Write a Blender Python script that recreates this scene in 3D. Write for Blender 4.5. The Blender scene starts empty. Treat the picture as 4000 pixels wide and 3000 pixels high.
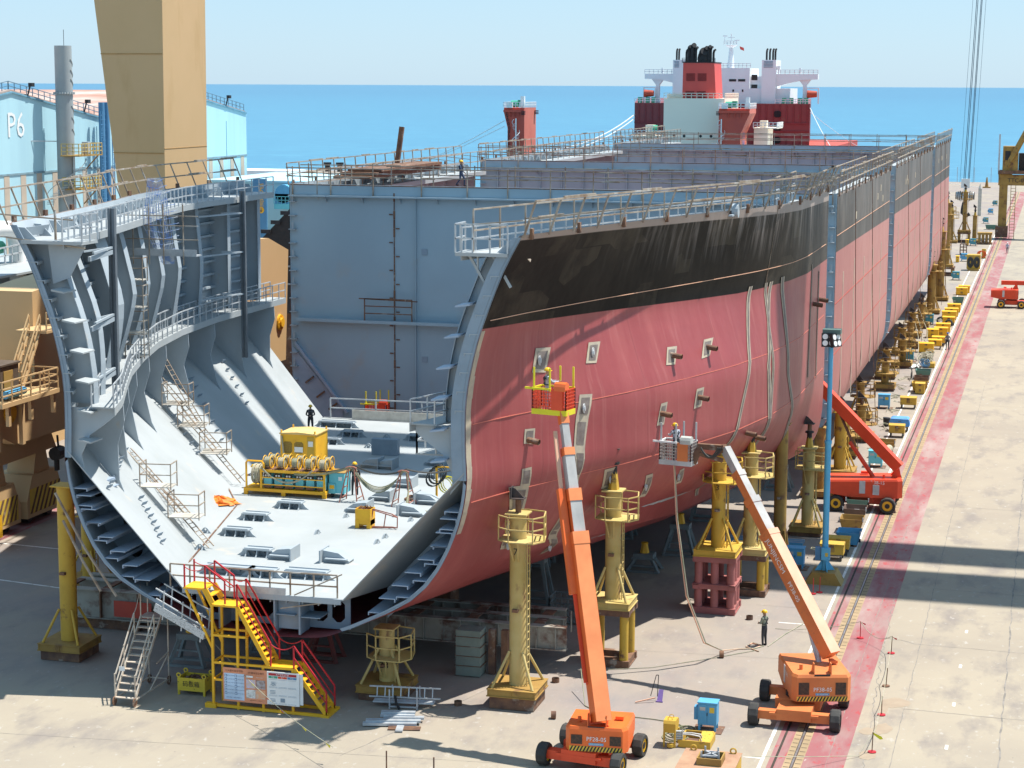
import bpy, math, random
from mathutils import Vector, Matrix
from mathutils.geometry import tessellate_polygon
R = math.radians
scene = bpy.context.scene
COL = scene.collection
rnd = random.Random(7)

# ---------------------------------------------------------------- camera
cd = bpy.data.cameras.new("camera"); cam = bpy.data.objects.new("camera", cd); COL.objects.link(cam)
scene.camera = cam
F = 7700.0; th = math.atan(1170/F); yaw = math.atan(2138/(F/math.cos(th))); roll = R(0.25)
fw = Vector((-math.sin(yaw)*math.cos(th), math.cos(yaw)*math.cos(th), -math.sin(th)))
rt = Vector((math.cos(yaw), math.sin(yaw), 0)); up = rt.cross(fw)
rt2 = rt*math.cos(roll)+up*math.sin(roll); up2 = up*math.cos(roll)-rt*math.sin(roll)
m3 = Matrix((rt2, up2, -fw)).transposed()
cam.matrix_world = Matrix.Translation((0, 0, 26.5)) @ m3.to_4x4()
cd.sensor_width = 36; cd.lens = F/4000*36; cd.clip_start = 1; cd.clip_end = 60000

# ---------------------------------------------------------------- light
SUN_EL, SUN_AZ = 67.5, 58.0
world = bpy.data.worlds.new("World"); scene.world = world; world.use_nodes = True
nt = world.node_tree; bg = nt.nodes["Background"]
sky = nt.nodes.new("ShaderNodeTexSky"); sky.sky_type = 'NISHITA'; sky.sun_disc = False
sky.sun_elevation = R(SUN_EL); sky.sun_rotation = R(SUN_AZ); sky.air_density = 1.0; sky.dust_density = 0.25; sky.ozone_density = 1.6
air = nt.nodes.new("ShaderNodeMix"); air.data_type = 'RGBA'; air.inputs[0].default_value = .62    # pale blue sea haze over the clear-sky model
air.inputs[7].default_value = (3.75, 6.4, 8.9, 1)
nt.links.new(sky.outputs[0], air.inputs[6]); nt.links.new(air.outputs[2], bg.inputs[0]); bg.inputs[1].default_value = 0.08
sd = bpy.data.lights.new("sun", 'SUN'); sd.energy = 4.9; sd.angle = R(0.53); sd.color = (1, 0.955, 0.88)
so = bpy.data.objects.new("sun", sd); COL.objects.link(so); so.location = (60, 60, 150)
S = Vector((math.sin(R(SUN_AZ))*math.cos(R(SUN_EL)), math.cos(R(SUN_AZ))*math.cos(R(SUN_EL)), math.sin(R(SUN_EL))))
so.rotation_euler = S.to_track_quat('Z', 'Y').to_euler()
scene.view_settings.view_transform = 'Standard'; scene.view_settings.look = 'None'
scene.view_settings.exposure = 0.66; scene.view_settings.gamma = 1
scene.render.engine = 'CYCLES'

# ---------------------------------------------------------------- mesh builder
class MB:
    def __init__(s): s.v = []; s.f = []
    def add(s, vs, fs, M=None):
        o = len(s.v)
        s.v += [tuple(M @ Vector(p)) if M else tuple(p) for p in vs]
        s.f += [tuple(i+o for i in f) for f in fs]; return s
    def box(s, x0, x1, y0, y1, z0, z1, M=None):
        vs = [(x, y, z) for z in (z0, z1) for y in (y0, y1) for x in (x0, x1)]
        return s.add(vs, [(0,2,3,1),(4,5,7,6),(0,1,5,4),(1,3,7,5),(3,2,6,7),(2,0,4,6)], M)
    def bc(s, c, d, M=None):
        return s.box(c[0]-d[0]/2, c[0]+d[0]/2, c[1]-d[1]/2, c[1]+d[1]/2, c[2]-d[2]/2, c[2]+d[2]/2, M)
    def cyl(s, a, b, r, r2=None, n=10, caps=True):
        a = Vector(a); b = Vector(b); d = b-a
        if d.length < 1e-6: return s
        r2 = r if r2 is None else r2
        d.normalize(); u = d.orthogonal().normalized(); w = d.cross(u)
        vs = []
        for p, q in ((a, r), (b, r2)):
            for i in range(n):
                t = 2*math.pi*(i+.5)/n; vs.append(p+(u*math.cos(t)+w*math.sin(t))*q)
        fs = [(i, (i+1) % n, n+(i+1) % n, n+i) for i in range(n)]
        if caps: fs += [tuple(range(n-1, -1, -1)), tuple(range(n, 2*n))]
        return s.add(vs, fs)
    def bar(s, a, b, w, h=None):           # rectangular bar, section w x h (h along the up side)
        a = Vector(a); b = Vector(b); h = h or w; d = (b-a)
        if d.length < 1e-6: return s
        d.normalize(); u = Vector((0,0,1)) if abs(d.z) < .95 else Vector((0,1,0))
        x = d.cross(u).normalized()*(w/2); y = x.cross(d).normalized()*(h/2)
        vs = [p+i*x+j*y for p in (a, b) for i, j in ((-1,-1),(1,-1),(1,1),(-1,1))]
        return s.add(vs, [(0,1,5,4),(1,2,6,5),(2,3,7,6),(3,0,4,7),(3,2,1,0),(4,5,6,7)])
    def tube(s, pts, r, n=5):
        pts = [Vector(p) for p in pts]; vs = []; u = None
        for i, p in enumerate(pts):
            d = (pts[min(i+1, len(pts)-1)]-pts[max(i-1, 0)])
            if d.length < 1e-9: d = Vector((0,0,1))
            d.normalize()
            if u is None: u = d.orthogonal().normalized()
            u = (u-d*u.dot(d)); u = u.normalized() if u.length > 1e-6 else d.orthogonal().normalized()
            w = d.cross(u)
            for k in range(n):
                t = 2*math.pi*k/n; vs.append(p+(u*math.cos(t)+w*math.sin(t))*r)
        fs = [(i*n+k, i*n+(k+1) % n, (i+1)*n+(k+1) % n, (i+1)*n+k) for i in range(len(pts)-1) for k in range(n)]
        fs += [tuple(range(n-1, -1, -1)), tuple(range((len(pts)-1)*n, len(pts)*n))]
        return s.add(vs, fs)
    def strip(s, A, B, tv):                 # solid plate between two polylines
        tv = Vector(tv); n = len(A); vs = [Vector(p) for p in A]+[Vector(p) for p in B]
        vs += [p+tv for p in vs]; fs = []
        for i in range(n-1):
            fs += [(i, i+1, n+i+1, n+i), (2*n+i, 3*n+i, 3*n+i+1, 2*n+i+1), (i, 2*n+i, 2*n+i+1, i+1), (n+i, n+i+1, 3*n+i+1, 3*n+i)]
        fs += [(0, n, 3*n, 2*n), (n-1, 3*n-1, 4*n-1, 2*n-1)]
        return s.add(vs, fs)
    def grid(s, rows):
        n = len(rows[0]); vs = [p for r_ in rows for p in r_]
        return s.add(vs, [(i*n+j, i*n+j+1, (i+1)*n+j+1, (i+1)*n+j) for i in range(len(rows)-1) for j in range(n-1)])
    def plate(s, outer, holes, mp, tv):     # flat plate with real holes; mp maps 2-D to 3-D
        loops = [outer]+list(holes); flat = [p for l in loops for p in l]
        tris = tessellate_polygon([[Vector((p[0], p[1], 0)) for p in l] for l in loops])
        tv = Vector(tv); n = len(flat); P = [Vector(mp(*p)) for p in flat]
        vs = P+[p+tv for p in P]; fs = [tuple(t) for t in tris]+[tuple(i+n for i in reversed(t)) for t in tris]
        k = 0
        for l in loops:
            m = len(l)
            for i in range(m): fs.append((k+i, k+(i+1) % m, n+k+(i+1) % m, n+k+i))
            k += m
        return s.add(vs, fs)
    def prism(s, poly, mp, tv): return s.plate(poly, [], mp, tv)
    def text(s, st, size, M, depth=0.0):    # flat lettering
        vs, fs = text_mesh(st); return s.add([(x*size, y*size, 0) for x, y in vs], fs, M)
    def build(s, name, mat, parent=None, w=None, smooth=False, loc=None):
        me = bpy.data.meshes.new(name)
        off = Vector((0,0,0))
        if w is not None: off = Vector(w)
        elif loc is not None: off = Vector(loc)
        me.from_pydata([tuple(Vector(p)-off) for p in s.v], [], s.f); me.validate()
        o = bpy.data.objects.new(name, me); COL.objects.link(o)
        for m in (mat if isinstance(mat, (list, tuple)) else [mat]): me.materials.append(m)
        if parent is not None: o.parent = parent
        if loc is not None: o.location = loc
        import bmesh
        bm = bmesh.new(); bm.from_mesh(me); bmesh.ops.recalc_face_normals(bm, faces=bm.faces); bm.to_mesh(me); bm.free()
        if smooth:
            for p in me.polygons: p.use_smooth = True
            try: me.set_sharp_from_angle(angle=R(40))
            except Exception: pass
        return o

_tc = {}
def text_mesh(st):
    if st not in _tc:
        cu = bpy.data.curves.new("lettering", 'FONT'); cu.body = st; cu.align_x = 'CENTER'; cu.align_y = 'CENTER'; cu.resolution_u = 2
        o = bpy.data.objects.new("lettering", cu); COL.objects.link(o)
        dg = bpy.context.evaluated_depsgraph_get(); dg.update(); me = o.evaluated_get(dg).to_mesh()
        _tc[st] = ([(v.co.x, v.co.y) for v in me.vertices], [tuple(p.vertices) for p in me.polygons])
        o.evaluated_get(dg).to_mesh_clear(); bpy.data.objects.remove(o); bpy.data.curves.remove(cu)
    return _tc[st]
def face(origin, xd, yd):                   # matrix whose X/Y are the text directions
    x = Vector(xd).normalized(); y = Vector(yd).normalized(); z = x.cross(y)
    return Matrix.Translation(origin) @ Matrix((x, y, z)).transposed().to_4x4()

def thing(name, label, cat, loc=(0,0,0), rz=0, group=None):
    o = bpy.data.objects.new(name, None); COL.objects.link(o); o.location = loc; o.rotation_euler = (0, 0, rz)
    o.empty_display_size = .3; return tag(o, label, cat, group)
def tag(o, label, cat, group=None, kind=None):
    if label: o["label"] = label
    if cat: o["category"] = cat
    if group: o["group"] = group
    if kind: o["kind"] = kind
    return o
def struct(o): o["kind"] = "structure"; return o
def kids(o): return [c for c in COL.objects if c.parent == o]
KID = {}
def copy_tree(o, loc, rz=0, label=None, parent=None):
    c = o.copy(); COL.objects.link(c)
    if parent is not None: c.parent = parent
    else:
        c.location = loc; c.rotation_euler = (0, 0, rz)
        if label: c["label"] = label
    if o.name not in KID: KID[o.name] = kids(o)
    for k in KID[o.name]: copy_tree(k, None, 0, None, c)
    return c
def railing(mb, path, h=1.0, sp=1.8, lv=2, r=.025, post=True, skew=None):
    path = [Vector(p) for p in path]; up_ = Vector((0,0,h)) if skew is None else Vector(skew)
    for k in range(lv):
        q = up_*(1-k/(lv))
        for a, b in zip(path, path[1:]): mb.bar(a+q, b+q, 2*r)
    if post:
        for a, b in zip(path, path[1:]):
            n = max(1, round((b-a).length/sp))
            for i in range(n): p = a.lerp(b, i/n); mb.bar(p, p+up_, 2*r)
        mb.bar(path[-1], path[-1]+up_, 2*r)
def ladder(mb, a, b, wd=.4, sp=.3, r=.025):
    a = Vector(a); b = Vector(b); wd = Vector(wd) if not isinstance(wd, (int, float)) else Vector((wd, 0, 0))
    mb.bar(a, b, 2*r); mb.bar(a+wd, b+wd, 2*r); n = max(2, int((b-a).length/sp))
    for i in range(1, n): p = a.lerp(b, i/n); mb.bar(p, p+wd, 1.4*r)
def catenary(a, b, sag, n=12):
    a = Vector(a); b = Vector(b)
    return [a.lerp(b, i/n)-Vector((0,0,sag*4*(i/n)*(1-i/n))) for i in range(n+1)]
def circ(cx, cy, rx, ry=None, n=16): 
    ry = ry or rx; return [(cx+rx*math.cos(2*math.pi*i/n), cy+ry*math.sin(2*math.pi*i/n)) for i in range(n)]

# ---------------------------------------------------------------- materials
def M_(name, c1, c2=None, sc=1.0, lo=.4, hi=.65, rough=.6, metal=0, st=(1,1,1), c3=None, sc3=6.0, lo3=.58, hi3=.66, st3=None, bump=0, bsc=20, spec=.4, var=.12):
    m = bpy.data.materials.new(name); m.use_nodes = True; n = m.node_tree.nodes; l = m.node_tree.links
    b = n["Principled BSDF"]; b.inputs["Roughness"].default_value = rough; b.inputs["Metallic"].default_value = metal
    b.inputs["Specular IOR Level"].default_value = spec
    g = n.new("ShaderNodeNewGeometry")
    def noise(scale, stv, det=5):
        mp = n.new("ShaderNodeMapping"); mp.inputs["Scale"].default_value = stv; l.new(g.outputs["Position"], mp.inputs[0])
        t = n.new("ShaderNodeTexNoise"); t.inputs["Scale"].default_value = scale; t.inputs["Detail"].default_value = det; t.inputs["Roughness"].default_value = .6
        l.new(mp.outputs[0], t.inputs[0]); return t.outputs[0]
    def ramp(src, a, c):
        r_ = n.new("ShaderNodeMapRange"); r_.inputs[1].default_value = a; r_.inputs[2].default_value = c; l.new(src, r_.inputs[0]); return r_.outputs[0]
    def mix(f, a, c):
        x = n.new("ShaderNodeMix"); x.data_type = 'RGBA'; l.new(f, x.inputs[0])
        for v, i in ((a, 6), (c, 7)):
            if isinstance(v, tuple): x.inputs[i].default_value = (*v, 1)
            else: l.new(v, x.inputs[i])
        return x.outputs[2]
    c2 = c2 or tuple(x*(1-var*2) for x in c1)
    col = mix(ramp(noise(sc, st), lo, hi), c1, c2)
    if c3: col = mix(ramp(noise(sc3, st3 or (1,1,1), 8), lo3, hi3), col, c3)
    l.new(col, b.inputs["Base Color"])
    if bump:
        bp = n.new("ShaderNodeBump"); bp.inputs["Strength"].default_value = bump; bp.inputs["Distance"].default_value = .05
        l.new(noise(bsc, (1,1,1)), bp.inputs["Height"]); l.new(bp.outputs[0], b.inputs["Normal"])
    m["h"] = 0
    return m
RUST = (.13, .06, .035)
GREY = M_("primer_grey", (.36,.41,.445), (.31,.355,.39), .35, rough=.55, c3=(.40,.36,.30), sc3=1.3, lo3=.64, hi3=.78, spec=.3)
DECKW = M_("tank_top_primer", (.37,.395,.405), (.325,.35,.355), .22, rough=.6, c3=(.50,.44,.36), sc3=.55, lo3=.60, hi3=.80, spec=.3)
CUT = M_("cut_edge_grey", (.25,.32,.39), (.21,.27,.33), .8, rough=.6)
BULK = M_("bulkhead_grey", (.31,.415,.48), (.275,.37,.435), .12, rough=.5, spec=.35, c3=(.33,.35,.36), sc3=.5, lo3=.6, hi3=.8)
RUSTM = M_("rusty_steel", (.20,.105,.06), (.11,.06,.045), 2.0, rough=.85, c3=(.30,.25,.2), sc3=1.5)
SCAF = M_("scaffold_tube", (.36,.31,.25), (.22,.15,.10), 1.2, rough=.7, c3=(.42,.40,.37), sc3=.9)
GALV = M_("galvanised_steel", (.50,.53,.55), (.38,.40,.42), 2.0, rough=.45, metal=.3)
YEL = M_("weathered_yellow", (.55,.345,.045), (.46,.285,.04), .7, rough=.6, c3=RUST, sc3=1.6, lo3=.60, hi3=.70)
YELF = M_("faded_yellow", (.52,.40,.16), (.45,.33,.10), .6, rough=.65, c3=(.17,.085,.045), sc3=1.1, lo3=.62, hi3=.72, st3=(1,1,.5))
OCH = M_("ochre_yellow", (.36,.22,.055), (.28,.16,.04), .7, rough=.7, c3=RUST, sc3=1.2, lo3=.55, hi3=.70)
YBRI = M_("bright_yellow", (.80,.44,.02), (.74,.38,.02), 1.5, rough=.5, c3=(.35,.18,.03), sc3=3, lo3=.66, hi3=.76)
REDP = M_("red_rail", (.50,.02,.03), (.40,.02,.03), 2, rough=.5)
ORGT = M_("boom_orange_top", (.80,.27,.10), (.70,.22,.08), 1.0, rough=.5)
ORG = M_("lift_orange", (.80,.155,.03), (.68,.125,.03), .8, rough=.45, c3=(.42,.16,.08), sc3=2.2, lo3=.66, hi3=.78)
ORGF = M_("faded_orange", (.66,.20,.06), (.56,.16,.05), .8, rough=.55, c3=(.30,.14,.08), sc3=2.0, lo3=.62, hi3=.75)
ORGR = M_("red_orange", (.72,.075,.025), (.62,.06,.02), .8, rough=.45)
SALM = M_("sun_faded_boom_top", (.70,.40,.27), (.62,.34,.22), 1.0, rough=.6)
BOOMG = M_("boom_steel_grey", (.44,.43,.41), (.33,.32,.31), 1.2, rough=.4, st=(1,1,.4))
RUB = M_("tyre_rubber", (.035,.034,.033), (.06,.057,.052), 2, rough=.85)
BLK = M_("black_steel", (.02,.02,.022), (.035,.03,.03), 2, rough=.6)
DARK = M_("dark_void", (.012,.013,.016), rough=.8)
BLUE = M_("cabinet_blue", (.10,.36,.58), (.085,.31,.52), 1.0, rough=.5, c3=(.2,.25,.28), sc3=3, lo3=.7, hi3=.8)
CYAN = M_("cabinet_cyan", (.14,.52,.60), (.12,.46,.55), 1.0, rough=.5)
TEAL = M_("teal_cabinet", (.07,.27,.32), (.06,.23,.28), 1.0, rough=.55)
WHITE = M_("white_paint", (.78,.79,.78), (.72,.73,.72), 1.5, rough=.55)
CRANE = M_("crane_yellow", (.58,.39,.20), (.535,.36,.175), .10, rough=.6, c3=(.42,.25,.09), sc3=.25, lo3=.62, hi3=.85, st3=(1,1,.25))
GROUND_PINK = None
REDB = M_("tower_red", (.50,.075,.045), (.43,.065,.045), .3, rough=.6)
PINKB = M_("tower_pale_red", (.60,.17,.12), (.55,.14,.10), .3, rough=.6)
CREAM = M_("cream_paint", (.82,.74,.60), (.78,.70,.57), .05, rough=.6)
FUN = M_("funnel_red", (.68,.085,.065), (.62,.075,.06), .2, rough=.5)
DRED = M_("tanker_red", (.21,.045,.047), (.18,.04,.042), .15, rough=.6, c3=(.2,.06,.05), sc3=.4)
SHIPW = M_("ship_white", (.74,.77,.79), (.68,.71,.74), .15, rough=.5)
SHEDB = M_("shed_blue", (.40,.63,.70), (.36,.57,.65), .3, rough=.7, st=(1,1,.1))
SHEDT = M_("shed_tan_strip", (.50,.42,.33), (.44,.37,.30), .5, rough=.8)
ROOFR = M_("rusty_roof", (.36,.19,.14), (.46,.36,.31), .35, lo=.38, hi=.6, rough=.85, st=(.3,1,1), c3=(.50,.46,.43), sc3=.12, lo3=.55, hi3=.65)
STACK = M_("stack_grey", (.33,.36,.36), (.28,.31,.32), .2, rough=.6)
PIPEB = M_("pipe_blue", (.08,.24,.42), (.07,.2,.36), .4, rough=.5)
GREENM = M_("machine_green", (.05,.36,.22), (.045,.3,.19), .5, rough=.5)
PLANK = M_("bleached_plank", (.55,.52,.46), (.42,.39,.34), 2.0, rough=.85)
CABLE = M_("hose_tan", (.42,.38,.28), (.25,.27,.18), 1.5, rough=.7)
HOSEB = M_("cable_dark", (.06,.06,.055), rough=.6)
SKIN = M_("skin", (.42,.24,.16), rough=.6)
HAT = M_("helmet_yellow", (.80,.48,.02), rough=.35)
HATB = M_("helmet_blue", (.06,.14,.40), rough=.35)
HATW = M_("helmet_white", (.75,.75,.73), rough=.35)
CLD = M_("dark_workwear", (.035,.036,.042), (.05,.05,.055), 4, rough=.85)
CLB = M_("navy_workwear", (.04,.065,.12), (.05,.08,.14), 4, rough=.85)
CLL = M_("pale_grey_workwear", (.42,.44,.50), (.34,.36,.41), 4, rough=.85)
CLG = M_("grey_workwear", (.20,.19,.20), (.16,.15,.16), 4, rough=.85)
CLK = M_("khaki_vest", (.25,.27,.20), (.20,.22,.17), 4, rough=.85)
BOOT = M_("boot_black", (.02,.018,.016), rough=.6)
TARPO = M_("orange_tarp", (.80,.24,.03), (.66,.18,.03), 3, rough=.6)
BAND = M_("safety_band_yellow", (.70,.62,.02), (.62,.54,.02), 2, rough=.5)
SKY_STEEL = M_("bluish_bracket", (.33,.40,.50), (.28,.35,.44), 1, rough=.5)
# ---------------------------------------------------------------- hull form
XC = -32.1; HY0 = 76.5; HY1 = 122.0
P0 = [(0,3.0),(2.5,3.1),(3.65,3.46),(4.65,3.9),(6.7,5.0),(7.95,6.4),(8.8,8.3),(9.15,10.1),(9.1,11.7),(9.15,13.8),(9.6,16.0),(10.3,18.0),(10.8,19.2),(11.5,20.5)]
P1 = [(0,3.0),(8,3.05),(12,3.05),(15.4,3.05),(17.0,3.5),(18.1,4.5),(18.6,6.0),(18.7,8.5),(18.7,10.5),(18.7,13),(18.7,15.5),(18.7,17.3),(18.7,18.5),(18.7,19.7)]
def spl(P, k=4):
    out = []
    for i in range(len(P)-1):
        a, b, c, d = P[max(0, i-1)], P[i], P[i+1], P[min(len(P)-1, i+2)]
        for j in range(k):
            t = j/k; out.append(tuple(.5*((2*b[n])+(-a[n]+c[n])*t+(2*a[n]-5*b[n]+4*c[n]-d[n])*t*t+(-a[n]+3*b[n]-3*c[n]+d[n])*t**3) for n in (0, 1)))
    return out+[P[-1]]
PB = P1[:-3]+[(18.7,17.45),(18.7,18.8),(18.7,20.3)]
P0 = spl(P0); P1 = spl(P1); PB = spl(PB)
def lerp_tab(tab, t):
    if t <= tab[0][0]: return tab[0][1]
    for (a, b), (c, d) in zip(tab, tab[1:]):
        if t <= c: return b+(d-b)*(t-a)/(c-a)
    return tab[-1][1]
F_LOW = [(0,0),(.17,.17),(.34,.35),(.54,.56),(.71,.75),(1,1)]
F_12 = [(0,0),(.06,.10),(.13,.25),(.24,.48),(.35,.67),(.46,.83),(.58,.94),(.72,1),(1,1)]
F_16 = [(0,0),(.08,.09),(.23,.31),(.41,.61),(.57,.84),(.68,.95),(.78,1),(1,1)]
F_TOP = [(0,0),(.165,.22),(.38,.56),(.52,.82),(.62,.95),(.7,1),(1,1)]
def blend(z, t):
    K = ((5.6, F_LOW), (10.3, F_12), (13, F_12), (16.3, F_16), (20, F_TOP))
    if z <= 5.6: return lerp_tab(F_LOW, t)
    for (za, fa), (zb, fb) in zip(K, K[1:]):
        if z <= zb: w = (z-za)/(zb-za); return lerp_tab(fa, t)*(1-w)+lerp_tab(fb, t)*w
    return lerp_tab(F_TOP, t)
def sect(Y):
    if Y > HY1+1: return P1
    t = (Y-HY0)/(HY1-HY0); out = []
    for (o0, z0), (o1, z1) in zip(P0, PB):
        f = blend(z0, t)
        out.append((o0+(o1-o0)*f, z0+(z1-z0)*(min(1, f*1.75) if z0 < 6.5 else f)))
    return out
def off(Y, z):
    s = sect(Y)
    for (o0, z0), (o1, z1) in zip(s[12:], s[13:]):
        if z <= z1: return o0+(o1-o0)*(z-z0)/(z1-z0)
    return s[-1][0]
def ztop(Y): return sect(Y)[-1][1]
def koff(Y): return 3.7+10.1*lerp_tab([(0,0),(.17,.27),(.35,.5),(.52,.72),(1,1)], min(1, (Y-HY0)/43.5))
def wb(mb, name, mat, parent, label=None, smooth=False):
    o = mb.build(name, mat, parent, w=parent.location, smooth=smooth)
    if label: o["label"] = label
    return o
def single(mb, name, mat, label, cat, loc, group=None, smooth=False):
    return tag(mb.build(name, mat, loc=loc, smooth=smooth), label, cat, group)
def nodes_of(name, rough=.6, spec=.4):
    m = bpy.data.materials.new(name); m.use_nodes = True; n = m.node_tree.nodes; l = m.node_tree.links
    b = n["Principled BSDF"]; b.inputs["Roughness"].default_value = rough; b.inputs["Specular IOR Level"].default_value = spec
    g = n.new("ShaderNodeNewGeometry")
    def noise(scale, stv=(1,1,1), det=5, dist=0):
        mp = n.new("ShaderNodeMapping"); mp.inputs["Scale"].default_value = stv; l.new(g.outputs["Position"], mp.inputs[0])
        t = n.new("ShaderNodeTexNoise"); t.inputs["Scale"].default_value = scale; t.inputs["Detail"].default_value = det; t.inputs["Roughness"].default_value = .62; t.inputs["Distortion"].default_value = dist
        l.new(mp.outputs[0], t.inputs[0]); return t.outputs[0]
    def ramp(src, a, c):
        r_ = n.new("ShaderNodeMapRange"); r_.inputs[1].default_value = a; r_.inputs[2].default_value = c; l.new(src, r_.inputs[0]); return r_.outputs[0]
    def mix(f, a, c):
        x = n.new("ShaderNodeMix"); x.data_type = 'RGBA'
        if isinstance(f, (int, float)): x.inputs[0].default_value = f
        else: l.new(f, x.inputs[0])
        for v, i in ((a, 6), (c, 7)):
            if isinstance(v, tuple): x.inputs[i].default_value = (*v, 1)
            else: l.new(v, x.inputs[i])
        return x.outputs[2]
    def mth(op, a, c=None):
        x = n.new("ShaderNodeMath"); x.operation = op
        for v, i in ((a, 0), (c, 1)):
            if v is None: continue
            if isinstance(v, (int, float)): x.inputs[i].default_value = v
            else: l.new(v, x.inputs[i])
        return x.outputs[0]
    def sep():
        s = n.new("ShaderNodeSeparateXYZ"); l.new(g.outputs["Position"], s.inputs[0]); return s.outputs
    return m, n, l, b, g, noise, ramp, mix, mth, sep
# ---- concrete
def concrete():
    m, n, l, b, g, noise, ramp, mix, mth, sep = nodes_of("concrete", .85, .2)
    c = mix(ramp(noise(.10), .35, .68), (.345,.298,.228), (.29,.25,.20))
    c = mix(ramp(noise(.55, (1,.45,1), 8), .50, .68), c, (.235,.205,.178))
    c = mix(ramp(noise(2.6, (1,.6,1), 8), .60, .72), c, (.40,.372,.33))
    x = sep()
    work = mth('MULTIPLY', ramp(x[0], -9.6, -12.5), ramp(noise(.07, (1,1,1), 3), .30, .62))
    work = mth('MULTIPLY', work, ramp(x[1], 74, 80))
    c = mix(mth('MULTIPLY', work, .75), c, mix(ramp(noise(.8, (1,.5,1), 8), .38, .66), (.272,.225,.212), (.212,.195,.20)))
    c = mix(mth('MULTIPLY', ramp(noise(3.3, (1,1,1), 8, .8), .66, .72), .55), c, (.17,.15,.14))
    c = mix(mth('MULTIPLY', ramp(noise(1.3, (1,1,1), 6, 1.5), .70, .73), .5), c, (.62,.60,.56))
    l.new(c, b.inputs["Base Color"])
    bp = n.new("ShaderNodeBump"); bp.inputs["Strength"].default_value = .25; bp.inputs["Distance"].default_value = .03; l.new(noise(9), bp.inputs["Height"]); l.new(bp.outputs[0], b.inputs["Normal"])
    return m
CONC = concrete()
def redstrip():
    m, n, l, b, g, noise, ramp, mix, mth, sep = nodes_of("worn_red_paint", .8, .2)
    c = mix(ramp(noise(.8, (1,.25,1), 8), .42, .62), (.285,.108,.112), (.295,.195,.18))
    c = mix(ramp(noise(.22, (1,.3,1), 6), .52, .70), c, (.37,.285,.26))
    c = mix(mth('MULTIPLY', ramp(noise(2.2, (1,.4,1), 8), .58, .64), .8), c, (.36,.065,.07))
    c = mix(ramp(noise(3.4, (1,.5,1), 8), .66, .72), c, (.41,.36,.32))
    l.new(c, b.inputs["Base Color"]); return m
REDS = redstrip()
WLINE = M_("worn_white_line", (.72,.71,.68), (.60,.57,.53), 1.2, rough=.8, c3=(.42,.38,.33), sc3=2.5, lo3=.55, hi3=.62)
JOINT = M_("joint_dark", (.17,.155,.135), (.28,.25,.22), 1.5, rough=.9)
TREAD = M_("track_tread", (.36,.26,.15), (.29,.21,.12), .6, rough=.8)
TICK = M_("track_slot", (.05,.04,.03), rough=.9)
RAILM = M_("rail_steel", (.33,.33,.34), (.22,.2,.19), 1.0, rough=.35, metal=.5)
def sea_mat():
    m, n, l, b, g, noise, ramp, mix, mth, sep = nodes_of("sea_water", .28, .25)
    x = sep()
    far = ramp(x[1], 500, 6000)
    c = mix(far, (.038,.195,.305), (.026,.140,.25))
    c = mix(mth('MULTIPLY', ramp(noise(.0022, (1,3,1), 6), .35, .7), .4), c, (.025,.15,.265))
    c = mix(mth('MULTIPLY', ramp(noise(.10, (.7,1.8,1), 8), .50, .72), .6), c, (.10,.34,.46))
    l.new(c, b.inputs["Base Color"])
    bp = n.new("ShaderNodeBump"); bp.inputs["Strength"].default_value = .35; bp.inputs["Distance"].default_value = .6; l.new(noise(.16, (1,1.6,1), 8), bp.inputs["Height"]); l.new(bp.outputs[0], b.inputs["Normal"])
    return m
SEA = sea_mat()
struct(MB().add([(-52000,-2000,-5),(52000,-2000,-5),(52000,56000,-5),(-52000,56000,-5)], [(0,1,2,3)]).build("sea", SEA))
gp = [(-700,-150),(320,-150),(320,570),(-42,569),(-43,300),(-128,300),(-176,430),(-208,577),(-700,586)]
mb = MB(); mb.prism(gp, lambda x, y: (x, y, 0), (0,0,-6)); struct(mb.build("quay_ground", CONC))
# ---- red rail strip, rail, slots, lines
mb = MB(); mb.add([(-10.0,20,.004),(-7.05,20,.004),(-7.05,520,.004),(-10.0,520,.004)], [(0,1,2,3)])
mb.add([(-62.5,40,.004),(-58.6,40,.004),(-58.6,300,.004),(-62.5,300,.004)], [(0,1,2,3)]); struct(mb.build("red_paint_strip", REDS))
mb = MB()
for a, c in ((-9.40,-9.12),(-8.98,-8.68)): mb.add([(a,20,.008),(c,20,.008),(c,520,.008),(a,520,.008)], [(0,1,2,3)])
struct(mb.build("rail_tread", TREAD))
mb = MB()
for i in range(330):
    y = 66+i*.42*(1+i*.004)
    for a, c in ((-9.36,-9.15),(-8.95,-8.72)): mb.add([(a,y,.012),(c,y,.012),(c,y+.055,.012),(a,y+.055,.012)], [(0,1,2,3)])
mb.add([(-9.82,20,.008),(-9.72,20,.008),(-9.72,520,.008),(-9.82,520,.008)], [(0,1,2,3)])
mb.add([(-9.12,20,.010),(-9.09,20,.010),(-9.09,520,.010),(-9.12,520,.010)], [(0,1,2,3)]); mb.add([(-9.01,20,.010),(-8.98,20,.010),(-8.98,520,.010),(-9.01,520,.010)], [(0,1,2,3)])
struct(mb.build("rail_slots", TICK))
struct(MB().box(-9.085, -9.015, 20, 520, 0, .035).build("crane_rail", RAILM))
mb = MB()
mb.add([(-10.34,20,.006),(-10.2,20,.006),(-10.2,420,.006),(-10.34,420,.006)], [(0,1,2,3)])
mb.add([(-11.62,106,.006),(-11.5,106,.006),(-11.5,300,.006),(-11.62,300,.006)], [(0,1,2,3)])
for y in (75.3, 95.6, 113, 140, 146, 158.5, 168, 178): mb.add([(-12.4,y,.007),(-10.36,y,.007),(-10.36,y+.12,.007),(-12.4,y+.12,.007)], [(0,1,2,3)])
mb.add([(-70,101,.006),(-47,99,.006),(-47,99.15,.006),(-70,101.15,.006)], [(0,1,2,3)])
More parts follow.
